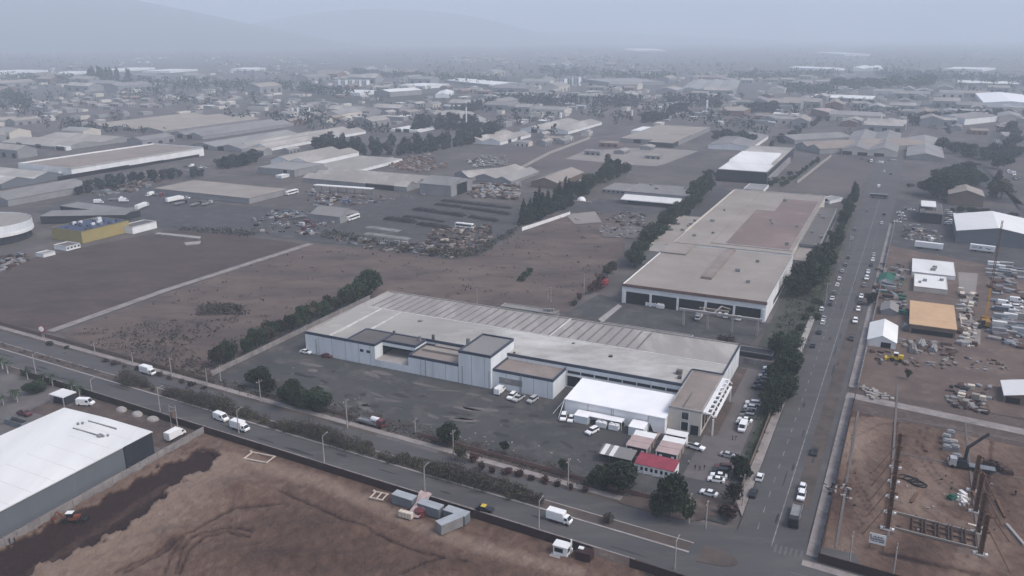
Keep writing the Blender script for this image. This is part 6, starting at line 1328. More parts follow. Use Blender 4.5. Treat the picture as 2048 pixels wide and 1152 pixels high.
# ================================================================== left middle distance
S = shed
t = S('yellow_factory', 'yellow walled factory with dark blue cluttered roof', (162,463,488), (261,441), (107,453), 'roof_blue', 'wall_yellow', 'flat', parapet=.2, snap=True)
l_, w_, hh = dims(t); rr = random.Random(2)
for i in range(26):
    mb = MB(); x, y = rr.uniform(-.9, .8) * l_, rr.uniform(-.85, .85) * w_; s = rr.uniform(.5, 1.6); mb.box(x - s, x + s, y - s * .6, y + s * .6, hh - .4, hh + rr.uniform(.3, 1.4)); mb.build('roof_vent', rr.choice(['roof_blue', 'fascia_navy', 'roof_slate', 'wall_blue_white']), t)
S('white_annex', 'white box annex at the right end of the yellow factory', (264,454,469), (312,442), (250,448), 'roof_dark', 'wall_white', 'flat')
S('white_cottage', 'small white house at the foot of the yellow factory', (132,493,503), (160,486), (120,486), 'roof_dark', 'wall_white', 'flat', wins=4)
S('white_cottage', 'small white cabin left of the cottage below the yellow factory', (86,508,515), (110,502), (80,503), 'roof_grey', 'wall_white', 'flat')
c = G(-32, 478); BCTR.append((c.x, c.y, 40))
t = thing('round_building', 'big round cornered building with pale roof at the left edge', 'building', (c.x, c.y, .2), 0)
rx = abs(c.x - G(78, 470).x); ring = lambda k, n=40: [(k * rx * math.cos(6.2832 * i / n), k * rx * .95 * math.sin(6.2832 * i / n)) for i in range(n)]
mb = MB(); mb.prism(ring(.94), 0, 4.4, cap=False); mb.build('wall', 'wall_dark', t)
mb = MB(); mb.prism(ring(1.0), 4.4, 6.2, cap=True); mb.build('white_band', 'wall_white', t)
mb = MB(); mb.prism(ring(.99), 6.203, 10.6, cap=False); mb.build('blue_band', 'wall_blue_white', t)
mb = MB(); mb.prism(ring(.985), 9.4, 10.0); mb.build('roof', 'roof_beige', t)
t = S('tan_roofed_shed', 'low shed with wide tan roof beside the lorry park', (309,377,388), (478,402), (371,359), 'roof_tan', 'wall_grey', 'flat', parapet=0)
S('long_white_factory', 'very long white walled factory with brown roof on the left', (142,336,357), (436,296), (60,322), 'roof_brown', 'wall_white', 'flat', doors=[(.15, 70, 3.4), (.45, 60, 2.6), (.75, 60, 2.2)], parapet=1.2)
S('gate_tower', 'white square block at the near end of the long white factory', (116,343,356), (144,340), (108,336), 'roof_grey', 'wall_white', 'flat')
S('cream_roofed_hall', 'cream roofed hall with dark green front at the left edge', (2,368,379), (112,346), (-70,352), 'roof_cream', 'wall_steel', 'gable', ridges=2)
S('slate_shed', 'long slate grey shed in front of the cream roofed hall', (15,400,414), (150,366), (-50,392), 'roof_slate', 'wall_grey', 'gable')
S('low_grey_canopy', 'wide low grey canopy behind the yellow factory', (80,433,443), (250,430), (78,422), 'roof_slate', 'wall_dark', 'flat', parapet=0, snap=False, h=5)
S('low_grey_canopy', 'second low grey canopy reaching toward the lorry park', (120,412,420), (262,424), (150,404), 'roof_slate', 'wall_dark', 'flat', parapet=0, h=4.5)
S('bus_roof_shed', 'wide ribbed grey shed with dark open front in the middle distance', (606,355,365), (792,380), (646,338), 'roof_beige', 'wall_grey', 'gable', ridges=3, ribs=8, doors=[(.75, 26, 4)])
S('open_fronted_shed', 'tall grey shed with black open gable end', (839,366,389), (903,371), (880,352), 'roof_slate', 'wall_grey', 'gable', along='L', doors=[(.5, 16, 8, 0, 'r')])
S('scrap_shed', 'small grey gabled shed in the scrap yard', (620,427,441), (688,431), (640,413), 'roof_slate', 'wall_grey', 'gable', along='L', doors=[(.5, 7, 4, 0, 'r')])
S('beige_hall', 'beige roofed hall with white right wall below the windbreak', (619,332,339), (712,340), (690,309), 'roof_beige', 'wall_white', 'flat')
S('beige_hall', 'beige roofed hall left of the similar one below the windbreak', (541,319,332), (598,329), (640,298), 'roof_beige', 'wall_white', 'gable', ridges=2, along='W')
S('blue_grey_block', 'plain blue grey block with one dark door', (515,334,348), (590,340), (532,318), 'roof_grey', 'wall_grey', 'flat', doors=[(.75, 4, 5)])
S('white_lean_to', 'narrow white roof in front of the blue grey block', (563,352,357), (606,343), (560,349), 'roof_white', 'wall_white', 'flat', parapet=0)
for i, a in enumerate([((909,346,354), (938,355), (972,327)), ((942,354,361), (985,362), (1005,334)), ((985,360,366), (1020,364), (1040,340))]): S('workshop_shed', f'pale ribbed workshop roof, {nth(i)} from the left beyond the open fronted shed', *a, 'roof_beige' if i < 2 else 'roof_grey', 'wall_grey', 'gable', along='W')
S('brown_shed', 'brown shed with tan roof left of the conifers', (1063,362,374), (1108,369), (1096,339), 'roof_tan', 'wall_brown', 'gable', along='W')
S('brown_shed', 'brown shed with tan roof half hidden by the conifers', (1140,368,376), (1172,372), (1180,344), 'roof_tan', 'wall_brown', 'gable', along='W')
t = thing('white_canopy', 'long white bus canopy in front of the ribbed grey shed', 'canopy', G(627, 382, .3), RU + .1)
L_ = (G(737, 392) - G(627, 382)).length; mb = MB(); mb.box(0, L_, 0, 5, 4.2, 4.6); mb.build('roof', 'roof_white', t)
for k in range(8): mb = MB(); mb.beam((L_ * k / 7, .4, 0), (L_ * k / 7, .4, 4.2), .3); mb.build('post', 'wall_dark', t)
# vehicles of the storage yards
veh('bus', 'white', (929,457), 'U', 'white coach parked at the end of the black heaps'); veh('bus', 'white', (584,389), 'V', 'white coach beside the ribbed grey shed')
veh('bus', 'white', (706,440), 'V', 'white coach in front of the scrap shed'); veh('lorry', 'white', (350,404), 'V', 'white lorry in the lorry park near the tan roof')
for i, (x, y, k, h, c) in enumerate(sorted([(300,393,'boxtruck','v','white'),(198,408,'boxtruck','U30','white'),(232,402,'flatbed','U40','white'),(248,405,'boxtruck','U40','white'),(285,418,'lorry','V20','silver'),(268,420,'flatbed','V','white'),(362,410,'flatbed','V','black'),(392,412,'flatbed','V10','black'),(415,411,'flatbed','V8','silver'),(375,398,'hatch','U','white'),(105,394,'van','U20','white'),(315,393,'flatbed','U','red')])):
    veh(k, c, (x, y), h, f'{c} {NAMES[k][1]}, {nth(i)} from the left in the lorry park beside the tan roofed shed', 'vehicles in the lorry park', far=True)
for i, ((x0, y0), (x1, y1), hh) in enumerate([((770,439),(832,447),2.4),((809,433),(890,445),1.2),((828,420),(930,434),2.2),((836,449),(902,460),2.2),((870,410),(925,416),1.6),((884,402),(1024,418),1.4),((926,417),(1020,430),1.8),((938,435),(995,444),2.0),((735,455),(800,464),1.0),((730,468),(820,480),1.0)]):
    a, b = G(x0, y0), G(x1, y1); d = (b - a).normalized(); n_ = Vector((-d.y, d.x, 0)); mb = MB(); k = int((b - a).length / 2); rr = random.Random(i); prev = None
    for q in range(k + 1):
        c = a.lerp(b, q / k); hq = hh * rr.uniform(.7, 1.1) * (.4 if q in (0, k) else 1); wq = 2.4 * rr.uniform(.8, 1.15); s = [c - n_ * wq, c - n_ * wq * .55 + Vector((0, 0, hq * .85)), c + n_ * wq * .4 + Vector((0, 0, hq)), c + n_ * wq]
        for v in s: v.z += .3
        if prev:
            for j in range(3): mb.face([prev[j], s[j], s[j + 1], prev[j + 1]])
        prev = s
    tag(mb.build('material_heap', 'heap' if i < 8 else 'roof_slate'), f'long black heap, {nth(i)} from the left in the dark storage yard' if i < 8 else f'long low grey heap, {nth(i - 8)} from the left before the black heaps', 'heap', 'heaps in the storage yard')
pal = ['concrete_wall', 'rebar', 'wall_grey', 'concrete', 'roof_slate', 'heap', 'wall_brown', 'heap', 'wall_steel', 'rebar']
clutter('scrap_heap', [(500,440),(560,420),(690,430),(650,470),(560,470),(505,465)], 100, (.4, 1.8), pal, 'scrap metal and junk left of the scrap shed', 2.0, .3)
clutter('scrap_heap', [(860,462),(985,448),(980,485),(900,520),(850,500)], 420, (.4, 1.5), ['roof_tan', 'rebar', 'heap', 'wall_brown', 'heap', 'rebar', 'wall_brown', 'roof_brown'], 'jumbled scrap timber heap at the yard corner', 2.4, .3)
clutter('scrap_heap', [(640,474),(860,490),(900,516),(860,515),(740,500)], 150, (.4, 1.7), pal, 'junk along the edge of the brown field', 1.6, .3)
clutter('scrap_heap', [(610,380),(760,395),(850,390),(740,410),(620,415)], 110, (.4, 1.8), pal, 'vehicle parts and junk below the white bus canopy', 2.0, .3)
clutter('scrap_heap', [(760,320),(860,310),(900,335),(840,345),(790,340)], 200, (.8, 3.0), ['roof_red_felt', 'wall_brick', 'wall_brown', 'concrete', 'steel_rust'], 'reddish machine parts right of the beige hall', 2.0, .3)
clutter('scrap_heap', [(930,318),(1010,308),(1020,330),(950,338)], 60, (.6, 2.0), ['concrete', 'concrete_wall', 'wall_grey', 'roof_slate'], 'white junk behind the ribbed workshops', 2.4, .3)
clutter('scrap_heap', [(930,372),(1040,370),(1040,400),(940,396)], 200, (.8, 3.0), ['roof_slate', 'rebar', 'wall_grey', 'concrete', 'wall_brown'], 'stacked material right of the open fronted shed', 2.2, .3)
clutter('scrap_heap', [(0,515),(60,505),(55,525),(0,545)], 60, (.6, 2.2), pal, 'junk in front of the round building', 1.5, .3)
clutter('scrap_heap', [(180,372),(330,352),(300,380),(190,395)], 110, (.6, 2.6), pal, 'junk between the road trees and the lorry park', 1.8, .3)
mb = MB(); mb.prism([tuple(G(*p)[:2]) for p in ((310,470),(318,468),(402,476),(398,480))], .2, 1.0); tag(mb.build('culvert_wall', 'concrete'), 'long pale concrete culvert in the dark ploughed field', 'culvert')
mb = MB(); mb.prism([tuple(G(*p)[:2]) for p in ((368,488),(402,484),(400,489),(372,492))], .2, .8); tag(mb.build('culvert_wall', 'concrete'), 'short pale slab below the long culvert', 'culvert')
weeds('edge_scrub', [(640,472),(760,495),(900,517),(960,512),(1040,462),(1040,450),(960,500),(860,505),(660,464)], 500, .9, 'leaf_olive', 'scrub along the far edge of the brown field', hgt=1.6)
weeds('edge_scrub', [(340,455),(520,465),(500,475),(360,462)], 160, .8, 'leaf_olive', 'scrub along the far edge of the ploughed field', hgt=1.2)
def pile(kind, poly, n, where):
    for i, (x, y) in enumerate(sorted(pick(poly) for _ in range(n))):
        p = G(x, y); mb = MB(); rz = RU + R.choice((0, math.pi / 2)) + R.gauss(0, .1)
        if kind == 'pipe_stack':
            L = R.uniform(3, 6)
            for r_, m_ in ((0, 4), (1, 3), (2, 2)):
                for k in range(m_): yy = (k - (m_ - 1) / 2) * .62; mb.cyl((-L / 2, yy, .3 + r_ * .53), (L / 2, yy, .3 + r_ * .53), .3, .3, 7)
            mat, lab = R.choice(['concrete_wall', 'steel_rust', 'wall_grey']), 'pyramid stack of pipes'
        else:
            for k in range(R.randrange(4, 9)): mb.box(-.9, .9, -.7, .7, k * .26, k * .26 + .2)
            for k in (-.6, .6): mb.box(k - .08, k + .08, -.6, .6, .05, 1.1)
            mat, lab = R.choice(['roof_tan', 'timber_pale', 'wall_brown']), 'pile of pallets'
        o = mb.build(kind, mat, None, (p.x, p.y, .3), rz); o.scale = (1.2, 1.2, 1.2); tag(o, f'{lab}, {nth(i)} from the left {where}', 'stack', kind.replace('_', ' ') + 's ' + where)
pile('pipe_stack', [(1760,640),(1815,660),(1900,690),(1880,712),(1780,700)], 7, 'below the plywood roofed building')
pile('pallet_stack', [(1890,770),(1980,775),(1975,825),(1895,815)], 9, 'at the back of the building site')
pile('pallet_stack', [(1915,585),(1955,590),(1950,690),(1925,690)], 6, 'left of the yellow crane')
pile('pipe_stack', [(930,372),(1040,370),(1040,400),(940,396)], 8, 'right of the open fronted shed')
pile('pallet_stack', [(860,470),(980,452),(970,480),(900,510)], 8, 'in the timber heap')
for kq, (poly, n, where) in enumerate([([(505,445),(560,425),(680,432),(640,465),(560,468)], 22, 'in the scrap yard left of the scrap shed'), ([(620,384),(760,398),(740,410),(630,414)], 14, 'below the white bus canopy'), ([(930,320),(1008,310),(1018,328),(950,336)], 18, 'behind the ribbed workshops'), ([(1810,455),(1840,452),(1880,470),(1870,482),(1810,478)], 5, 'in the court of the black building')]):
    for i, q in enumerate(sorted(pick(poly) for _ in range(n))): c = R.choice(['white', 'silver', 'grey', 'maroon', 'blue', 'beige']); veh(R.choice(['sedan', 'van', 'suv', 'flatbed']), c, q, f'U{R.randrange(360)}', f'worn {c} vehicle, {nth(i)} from the left {where}', 'vehicles ' + where, far=True, z=.33)
# trees of the left middle distance
treerow('road_tree', 'round', [(160,392),(230,372),(300,360),(415,352)], 26, (6, 10), 'dark tree', 'from the left along the road in front of the long factory', 1.0, 4, True, 'trees before the long factory')
treerow('road_tree', 'round', [(440,338),(480,332),(514,322)], 15, (9, 13), 'dark tree', 'from the left in the dense row right of the long factory', 1.0, 4, True, 'dense row right of the long factory')
treerow('windbreak_tree', 'poplar', [(620,296),(680,304),(760,312),(850,306),(930,290),(1000,272)], 46, (10, 15), 'dark poplar', 'from the left in the front windbreak line', 1.8, 5, True, 'front windbreak')
treerow('windbreak_tree', 'poplar', [(640,286),(760,296),(880,286),(996,262)], 24, (9, 13), 'dark poplar', 'from the left in the second windbreak line', 1.8, 6, True, 'second windbreak')
treerow('windbreak_tree', 'round', [(828,262),(880,258),(960,262),(1000,262)], 18, (9, 13), 'dark tree', 'from the left in the rear windbreak clump', 1.2, 6, True, 'rear windbreak')
treerow('windbreak_tree', 'poplar', [(832,250),(890,248),(950,252)], 14, (11, 15), 'dark poplar', 'from the left behind the rear windbreak clump', 2.0, 6, True, 'rear poplars')
treerow('windbreak_tree', 'poplar', [(910,228),(950,222),(998,214)], 13, (12, 17), 'dim poplar', 'from the left in the far poplar line', 1.6, 4, True, 'far poplar line')
treerow('far_poplar', 'poplar', [(186,166),(215,168),(252,166)], 12, (26, 38), 'tall faint poplar', 'from the left in the hazy poplar stand', 1.0, 12, True, 'hazy poplar stand')
treerow('road_tree', 'round', [(1340,226),(1372,222)], 6, (12, 16), 'dim round tree', 'from the left in the clump behind the depot', 1.3, 5, True, 'clump behind the depot')
treerow('road_tree', 'round', [(1285,246),(1330,242)], 7, (12, 17), 'dim round tree', 'from the left behind the flat beige factories', 1.3, 4, True, 'clump behind the beige factories')
treerow('road_tree', 'round', [(1432,276),(1470,280),(1505,290)], 9, (9, 14), 'dark tree', 'from the left around the grey hall', 1.3, 4, True, 'trees around the grey hall')
treerow('road_tree', 'round', [(1500,226),(1550,222)], 9, (13, 18), 'dim round tree', 'from the left in the grove right of the arcaded building', 1.3, 8, True, 'grove by the arcaded building')
treerow('road_tree', 'round', [(1668,184),(1700,178),(1800,176),(1850,172)], 24, (18, 30), 'faint round tree', 'from the left in the grey tree belt', 1.3, 25, True, 'grey tree belt')
treerow('road_tree', 'round', [(1545,296),(1600,262),(1650,240)], 12, (6, 10), 'dim tree', 'from the front along the brownish ridged halls', 1.2, 5, True, 'trees along the ridged halls')
treerow('road_tree', 'round', [(1900,300),(1960,320),(2040,310)], 16, (9, 14), 'dark tree', 'from the left right of the pale gabled hall', 1.3, 9, True, 'trees right of the pale gabled hall')
treerow('road_tree', 'round', [(2005,345),(2020,300),(2030,262)], 10, (11, 16), 'dark tree', 'from the front along the side street', 1.2, 6, True, 'trees along the side street')
treerow('road_tree', 'round', [(1830,250),(1930,236),(2040,232)], 18, (9, 15), 'dim tree', 'from the left below the very bright hall', 1.2, 10, True, 'trees below the bright hall')
# ================================================================== far estates
DIST = [  # A (near left roof corner x, y, base y), B, C, roof, wall, type, ridges, label
 ((160,251,255),(312,264),(318,226),'roof_tan','wall_grey','gable',3,'huge tan roofed hall in the left distance'),
 ((340,268,275),(380,276),(482,240),'roof_slate','wall_grey','gable',2,'long slate roofed hall right of the huge tan one'),
 ((380,290,297),(470,300),(520,262),'roof_grey','wall_grey','gable',2,'grey hall in front of the slate roofed one'),
 ((0,284,290),(150,292),(90,262),'roof_beige','wall_grey','gable',2,'beige hall at the left edge below the mauve field'),
 ((470,291,298),(530,297),(640,256),'roof_beige','wall_white','gable',2,'long beige roof left of the windbreak'),
 ((110,292,300),(130,294),(112,290),'roof_white','wall_white','flat',1,'small white block with dark doors on the left'),
 ((780,258,263),(830,262),(800,250),'roof_white','wall_white','flat',1,'white roofed shed touching the windbreak left end'),
 ((895,244,249),(980,242),(990,222),'roof_beige','wall_white','gable',1,'long beige shed behind the mast'),
 ((1000,284,291),(1100,270),(965,262),'roof_beige','wall_white','gable',3,'beige multi gabled factory right of the windbreak'),
 ((1040,258,264),(1140,262),(1075,238),'roof_beige','wall_white','gable',2,'beige factory with white front right of the chimney'),
 ((1240,276,285),(1345,288),(1290,248),'roof_tan','wall_grey','flat',1,'flat tan factory with dark openings'),
 ((1262,261,268),(1338,264),(1272,252),'roof_white','wall_white','flat',1,'bright white roof on the tan factory'),
 ((1346,286,296),(1404,270),(1330,270),'roof_tan','wall_dark','flat',1,'dark sided block at the right of the tan factory'),
 ((1436,220,231),(1488,222),(1442,212),'roof_tan','wall_brick','flat',1,'arcaded brown building with a row of columns'),
 ((1662,226,240),(1700,226),(1666,216),'roof_pink','wall_brick','flat',1,'pink square building below the grey tree belt'),
 ((1620,194,199),(1745,198),(1640,188),'roof_white','wall_grey','flat',1,'thin long white roof in the right distance'),
 ((1574,206,212),(1636,209),(1590,200),'roof_white','wall_grey','gable',1,'white gabled roof below the thin long roof'),
 ((1860,232,244),(1930,238),(1875,222),'roof_slate','wall_white','gable',1,'slate gable with white trim below the bright hall'),
 ((1915,165,170),(2040,168),(1920,160),'roof_white','wall_grey','flat',1,'long low white roof above the bright hall'),
 ((1220,165,172),(1330,163),(1250,156),'roof_grey','wall_grey','flat',1,'wide grey roof right of the white apartment blocks'),
 ((1360,178,184),(1470,180),(1400,160),'roof_grey','wall_grey','gable',3,'group of grey ribbed roofs in the right centre distance'),
 ((1008,190,196),(1120,187),(1015,184),'roof_slate','wall_grey','flat',1,'dark long roof below the apartment blocks'),
 ((870,190,196),(900,190),(880,182),'roof_white','wall_white','gable',1,'white gabled barn left of the apartment blocks'),
 ((655,184,190),(720,186),(668,178),'roof_white','wall_white','flat',1,'white low block below the left tower flats'),
 ((748,182,192),(780,184),(752,174),'roof_white','wall_grey','gable',1,'white gable right of the left tower flats'),
 ((795,170,176),(850,172),(800,164),'roof_white','wall_white','flat',1,'pale block behind the white gable'),
 ((890,160,165),(990,170),(905,154),'roof_white','wall_grey','gable',1,'long white roofs by the dim grove'),
 ((0,146,150),(100,140),(20,140),'roof_white','wall_white','flat',1,'long white roof at the far left'),
 ((130,148,152),(188,142),(140,142),'roof_white','wall_white','flat',1,'white roof left of the hazy poplar stand'),
 ((232,140,144),(310,135),(245,136),'roof_white','wall_white','flat',1,'white roof right of the hazy poplar stand'),
 ((340,142,146),(395,138),(350,137),'roof_white','wall_white','flat',1,'white roof with raised end in the left haze'),
 ((462,138,142),(510,138),(464,135),'tarpaulin','wall_white','flat',1,'brightest white long roof in the left haze'),
 ((1250,147,151),(1285,148),(1255,144),'tarpaulin','wall_white','flat',1,'bright white roof in the centre haze'),
 ((1270,100,103),(1330,100),(1275,97),'tarpaulin','wall_white','flat',1,'bright long roof low on the horizon'),
 ((1668,138,142),(1690,137),(1672,131),'roof_white','wall_white','gable',1,'small bright gable in the right haze'),
 ((1700,137,142),(1755,138),(1712,132),'roof_white','wall_white','gable',2,'bright double gable in the right haze'),
 ((1690,108,112),(1740,108),(1692,104),'roof_white','wall_white','flat',1,'thin bright roof far right on the horizon'),
 ((1885,137,141),(1965,139),(1890,133),'roof_white','wall_white','flat',1,'white roof in the far right haze'),
]
for A, B, C, rf_, wl, kd, rg, lab in DIST: S('distant_hall', lab, A, B, C, rf_, wl, kd, ridges=rg, doors=[(.3, 8, 4), (.6, 8, 4)] if A[1] > 245 else None, snap=A[1] > 200)
def tower(x, y, top, wpx, lab, grp):
    p = G(x, y); h = min(40, hfrom((x, top, y))); m_px = (F * ST_ + (y - 576) * CT) / H; w_ = wpx / m_px
    t = thing('apartment_block', lab, 'apartment block', (p.x, p.y, .1), RU, grp); mb = MB(); mb.box(-w_ / 2, w_ / 2, -w_ / 2, w_ / 2, 0, h); mb.build('wall', 'wall_white', t)
    mb = MB()
    for k in range(3): mb.box(-w_ * .38 + k * w_ * .3, -w_ * .22 + k * w_ * .3, -w_ / 2 - .15, -w_ / 2, 1.5, h - 1.5)
    mb.build('window_strip', 'wall_steel', t); mb = MB(); mb.box(-w_ * .52, w_ * .52, -w_ * .52, w_ * .52, h, h + .8); mb.build('roof', 'roof_grey', t)
for i, x in enumerate((676,690,704,718,732)): tower(x, 173, 160, 11, f'pale tower flat, {nth(i)} from the left of the five left of centre', 'left tower flats')
for i, x in enumerate((584,594,605,615)): tower(x, 228, 215, 8, f'pale slab block, {nth(i)} from the left behind the mauve field', 'slab blocks')
for i, (x, y, tp, w_) in enumerate(sorted([(1102,170,160,10),(1125,172,157,14),(1140,171,155,14),(1154,172,154,12),(1232,176,168,9),(1098,176,165,8)])): tower(x, y, tp, w_, f'white apartment block, {nth(i)} from the left of the cluster right of centre', 'white apartment cluster')
for i, (x, y, tp, r, l) in enumerate([(1413,222,200,1.8,'white chimney behind the depot'),(1121,236,225,2.0,'white silo on the beige factory'),(1264,233,220,1.3,'thin white chimney behind the tan factory'),(933,256,214,1.0,'tall thin mast rising from the windbreak'),(1808,206,196,1.2,'thin pale tower in the right estates')]):
    p = G(x, y); h = hfrom((x, tp, y)); mb = MB(); mb.cyl((0, 0, 0), (0, 0, h * .85), r, r * .85, 10); mb.cyl((0, 0, h * .85), (0, 0, h), r * 1.05, r * .8, 10); tag(mb.build('chimney', 'wall_white', None, (p.x, p.y, 0)), l, 'chimney')
p = G(371, 158); mb = MB()
for i in range(8):
    for j in range(3): q = lambda a, b: (13 * math.cos(a) * math.cos(b), 13 * math.sin(a) * math.cos(b), 12 * math.sin(b)); a0, a1, b0, b1 = i * .785, (i + 1) * .785, j * .52, (j + 1) * .52; mb.face([q(a0, b0), q(a1, b0), q(a1, b1), q(a0, b1)])
mb.cyl((0, 0, 0), (0, 0, .6), 14, 14, 12); tag(mb.build('white_dome', 'tarpaulin', None, (p.x, p.y, 0)), 'small bright white dome in the left haze', 'dome')
# smaller buildings, one object each, placed along the estates' streets
HM = {}
def house(kind, x, y, lab, grp, sc=1.0, cat='house'):
    if kind not in HM:
        rr = random.Random(len(kind) + ord(kind[0])); mb = MB(); L, W, h = dict(house=(11, 8, 3.2), shop=(18, 12, 4.5), store=(36, 20, 6.5))[kind.split('_')[0]]
        mb.box(-L / 2, L / 2, -W / 2, W / 2, 0, h, 0); rs = W * .16
        mb.face([(-L / 2 - .3, -W / 2 - .3, h), (L / 2 + .3, -W / 2 - .3, h), (L / 2 + .3, 0, h + rs), (-L / 2 - .3, 0, h + rs)], 1); mb.face([(-L / 2 - .3, 0, h + rs), (L / 2 + .3, 0, h + rs), (L / 2 + .3, W / 2 + .3, h), (-L / 2 - .3, W / 2 + .3, h)], 1)
        for sx in (-L / 2 - .01, L / 2 + .01): mb.face([(sx, -W / 2, h), (sx, W / 2, h), (sx, 0, h + rs)], 0)
        for k in range(3): xx = -L * .35 + k * L * .33; mb.box(xx, xx + L * .12, -W / 2 - .05, -W / 2, .2, h * .6, 2)
        HM[kind] = mb.mesh('small_' + kind.split('_')[0], [['wall_cream', 'wall_grey', 'wall_grey', 'wall_brick'][ord(kind[-1]) % 4], ['roof_beige', 'roof_slate', 'roof_tan', 'roof_brown', 'roof_grey', 'roof_beige'][ord(kind[-1]) % 6], 'opening'])
    p = G(x, y)
    for bx, by, r in BCTR:
        if (p.x - bx) ** 2 + (p.y - by) ** 2 < (r + 6) ** 2: return False
    o = bpy.data.objects.new('small_' + kind.split('_')[0], HM[kind]); COL.objects.link(o); o.location = (p.x, p.y, 0); o.rotation_euler = (0, 0, RU + R.choice((0, math.pi / 2)) + R.gauss(0, .04)); o.scale = (sc * R.uniform(.8, 1.5), sc * R.uniform(.8, 1.3), sc * R.uniform(.85, 1.2)); tag(o, lab, cat, grp); BCTR.append((p.x, p.y, 6 * sc)); return True
QUARTERS = [  # polygon, count, kinds, size, look, where
 ([(60,205),(340,192),(350,216),(80,220)], 34, 'house', 1.2, 'low pale house', 'in the left hazy quarter beside the mauve field'),
 ([(380,186),(500,182),(500,208),(390,208)], 12, 'house', 1.2, 'pale house', 'in the hazy hamlet left of centre'),
 ([(0,240),(160,262),(320,272),(360,300),(200,300),(0,320)], 10, 'store', 1.0, 'grey roofed store', 'between the left distant halls'),
 ([(520,215),(900,205),(900,240),(560,255)], 24, 'shop', 1.2, 'small grey roofed building', 'in the waste land behind the windbreak'),
 ([(640,172),(1000,178),(1000,200),(660,200)], 24, 'shop', 1.3, 'pale small building', 'around the left tower flats'),
 ([(900,112),(1240,112),(1240,134),(900,136)], 40, 'shop', 1.6, 'bright small house', 'in the bright suburb under the horizon'),
 ([(1000,172),(1330,176),(1420,196),(1040,200)], 22, 'shop', 1.3, 'pale small building', 'around the white apartment cluster'),
 ([(1420,200),(1700,180),(1960,196),(1960,250),(1720,252),(1500,250)], 40, 'shop', 1.3, 'small grey building', 'in the crowded right quarter'),
 ([(1440,150),(1680,150),(1680,178),(1450,178)], 20, 'shop', 1.5, 'pale small roof', 'in the hazy right quarter'),
 ([(1060,292),(1240,290),(1400,300),(1300,330)], 5, 'shop', .8, 'small shed', 'around the bright sandy yard'),
 ([(440,300),(620,280),(640,300),(520,316)], 7, 'shop', 1.0, 'small grey roof', 'before the long beige roof'),
 ([(1000,290),(1130,262),(1230,248),(1240,262),(1090,300)], 8, 'shop', .9, 'small grey shed', 'right of the beige factories'),
 ([(1440,185),(2040,180),(2040,262),(1500,264)], 34, 'store', 1.25, 'wide low store roof', 'in the crowded right quarter'),
 ([(560,240),(900,215),(1000,196),(1240,212),(900,252),(600,262)], 18, 'store', 1.2, 'wide low store roof', 'behind the windbreak'),
 ([(1000,160),(1440,160),(1440,204),(1000,204)], 16, 'store', 1.6, 'wide low store roof', 'around the white apartment cluster'),
 ([(600,140),(1000,138),(1000,176),(620,180)], 14, 'store', 1.7, 'wide low store roof', 'around the left tower flats'),
 ([(0,160),(560,150),(560,186),(0,192)], 12, 'store', 1.6, 'wide low store roof', 'in the left hazy quarter'),
 ([(1900,215),(2040,216),(2040,300),(1905,262)], 12, 'shop', 1.0, 'small grey building', 'below the very bright hall'),
]
for poly, n, kd, s, look, where in QUARTERS:
    pts = sorted(pick(poly) for _ in range(n)); i = 0
    for x, y in pts:
        if house(kd + '_' + 'abcdef'[R.randrange(6)], x, y, f'{look}, {nth(i)} from the left {where}', where, s): i += 1
# specks too many to count: the rest of the town and its trees
rr = random.Random(21); mb = MB(); k = 0; cols = ['roof_grey', 'roof_slate', 'wall_cream', 'roof_tan', 'wall_grey', 'wall_white']
while k < 1300:
    x, y = rr.uniform(-20, 2068), 84 + 170 * rr.random() ** 1.5
    nz = math.sin(x * .013 + 1) * math.sin(y * .09 + x * .004) + .5 * math.sin(x * .05 + y * .2)
    if nz < rr.uniform(-.7, .9): continue
    p = G(x, y); k += 1
    if any((p.x - bx) ** 2 + (p.y - by) ** 2 < (r + 8) ** 2 for bx, by, r in BCTR): continue
    L, W, h = rr.uniform(8, 20) * (2.2 if rr.random() < .12 else 1), rr.uniform(7, 12), rr.uniform(3, 6); T = Matrix.Translation((p.x, p.y, 0)) @ Matrix.Rotation(RU + rr.choice((0, math.pi / 2)), 4, 'Z')
    c = rr.randrange(6); mb.box(-L / 2, L / 2, -W / 2, W / 2, 0, h, rr.choice((2, 4, 4)), top=c, T=T)
tag(mb.build('town_rooftops', cols), 'countless small roofs of the town fading into haze', 'town', None, 'stuff')
mb = MB(); k = 0
while k < 2600:
    x, y = rr.uniform(-20, 2068), 80 + 190 * rr.random() ** 1.3
    nz = math.sin(x * .009 + 2) * math.sin(y * .07 - x * .006) + .5 * math.sin(x * .033 - y * .11)
    if nz < rr.uniform(-.3, .9): continue
    p = G(x, y); k += 1
    if any((p.x - bx) ** 2 + (p.y - by) ** 2 < (r + 4) ** 2 for bx, by, r in BCTR): continue
    h = rr.uniform(5, 13); 
    for _ in range(12): leaf(mb, p + Vector((rr.gauss(0, h * .22), rr.gauss(0, h * .22), h * rr.uniform(.15, .95))), h * .34, rr, 0, .2)
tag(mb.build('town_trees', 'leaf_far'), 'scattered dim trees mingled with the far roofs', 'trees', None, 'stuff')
mb = MB()
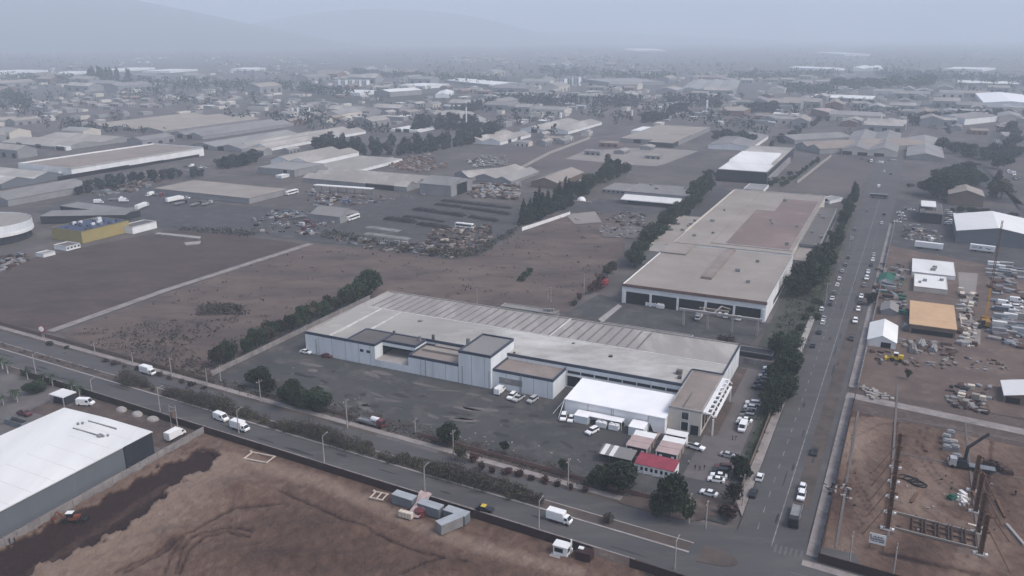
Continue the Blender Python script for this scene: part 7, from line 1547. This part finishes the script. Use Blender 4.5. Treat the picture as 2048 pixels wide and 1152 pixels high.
for x0, y0, x1, y1, wd, n in [(0,160,500,178,10,240),(700,150,1010,166,9,200),(1080,146,1350,160,8,170),(1460,158,1700,150,9,150),(1750,150,2060,168,12,260),(1000,205,1280,214,6,120),(560,176,700,196,5,70),(0,190,60,215,10,70),(1330,206,1440,214,5,60),(1560,180,1680,190,6,70)]:
    for _ in range(n):
        q = rr.random(); p = G(x0 + (x1 - x0) * q, y0 + (y1 - y0) * q + rr.gauss(0, wd / 3)); h = rr.uniform(9, 20)
        for _ in range(13): leaf(mb, p + Vector((rr.gauss(0, h * .25), rr.gauss(0, h * .25), h * rr.uniform(.1, .95))), h * .32, rr, 0, .2)
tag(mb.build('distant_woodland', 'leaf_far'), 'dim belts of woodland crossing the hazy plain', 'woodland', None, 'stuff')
mb = MB()
for x0, y0, x1, y1, w_ in [(0,300,340,262,5),(440,330,1000,242,6),(1010,300,1500,236,6),(1780,320,1850,240,6),(0,330,130,320,5),(1010,196,1400,186,8),(1100,172,1180,196,6),(1120,170,1220,196,5),(540,262,830,226,5),(1880,262,2048,232,7),(1300,240,1700,250,6),(1500,262,1980,252,6)]:
    a, b = G(x0, y0), G(x1, y1); d = (b - a).normalized(); n_ = Vector((-d.y, d.x, 0)) * w_ / 2; mb.face([(q.x, q.y, .28) for q in (a + n_, b + n_, b - n_, a - n_)])
struct('road', mb, 'concrete_yard', 'pale estate roads between the distant halls', 'road')
for poly, n, lab in [([(1840,215),(1960,200),(1960,232),(1850,240)], 10, 'cars in the lot below the bright hall'), ([(1985,300),(2000,262),(1996,300),(1985,345)], 8, 'cars along the side street'), ([(1925,340),(1960,330),(1960,345),(1930,352)], 6, 'cars beside the park trees'), ([(2010,345),(2048,350),(2048,362),(2012,356)], 6, 'cars at the right edge lot'), ([(230,360),(420,326),(430,334),(250,372)], 14, 'cars before the long white factory'), ([(640,245),(800,236),(800,244),(650,254)], 5, 'cars on the waste land'), ([(1720,318),(1790,320),(1790,328),(1740,330)], 7, 'cars before the twin gabled hall')]:
    pts = sorted(pick(poly) for _ in range(n))
    for i, q in enumerate(pts): c = R.choice(['white', 'white', 'silver', 'grey', 'black']); veh(R.choice(['sedan', 'suv', 'van']), c, q, R.choice('UVuv'), f'{c} vehicle, {nth(i)} from the left among {lab}', lab, far=True, z=.33)
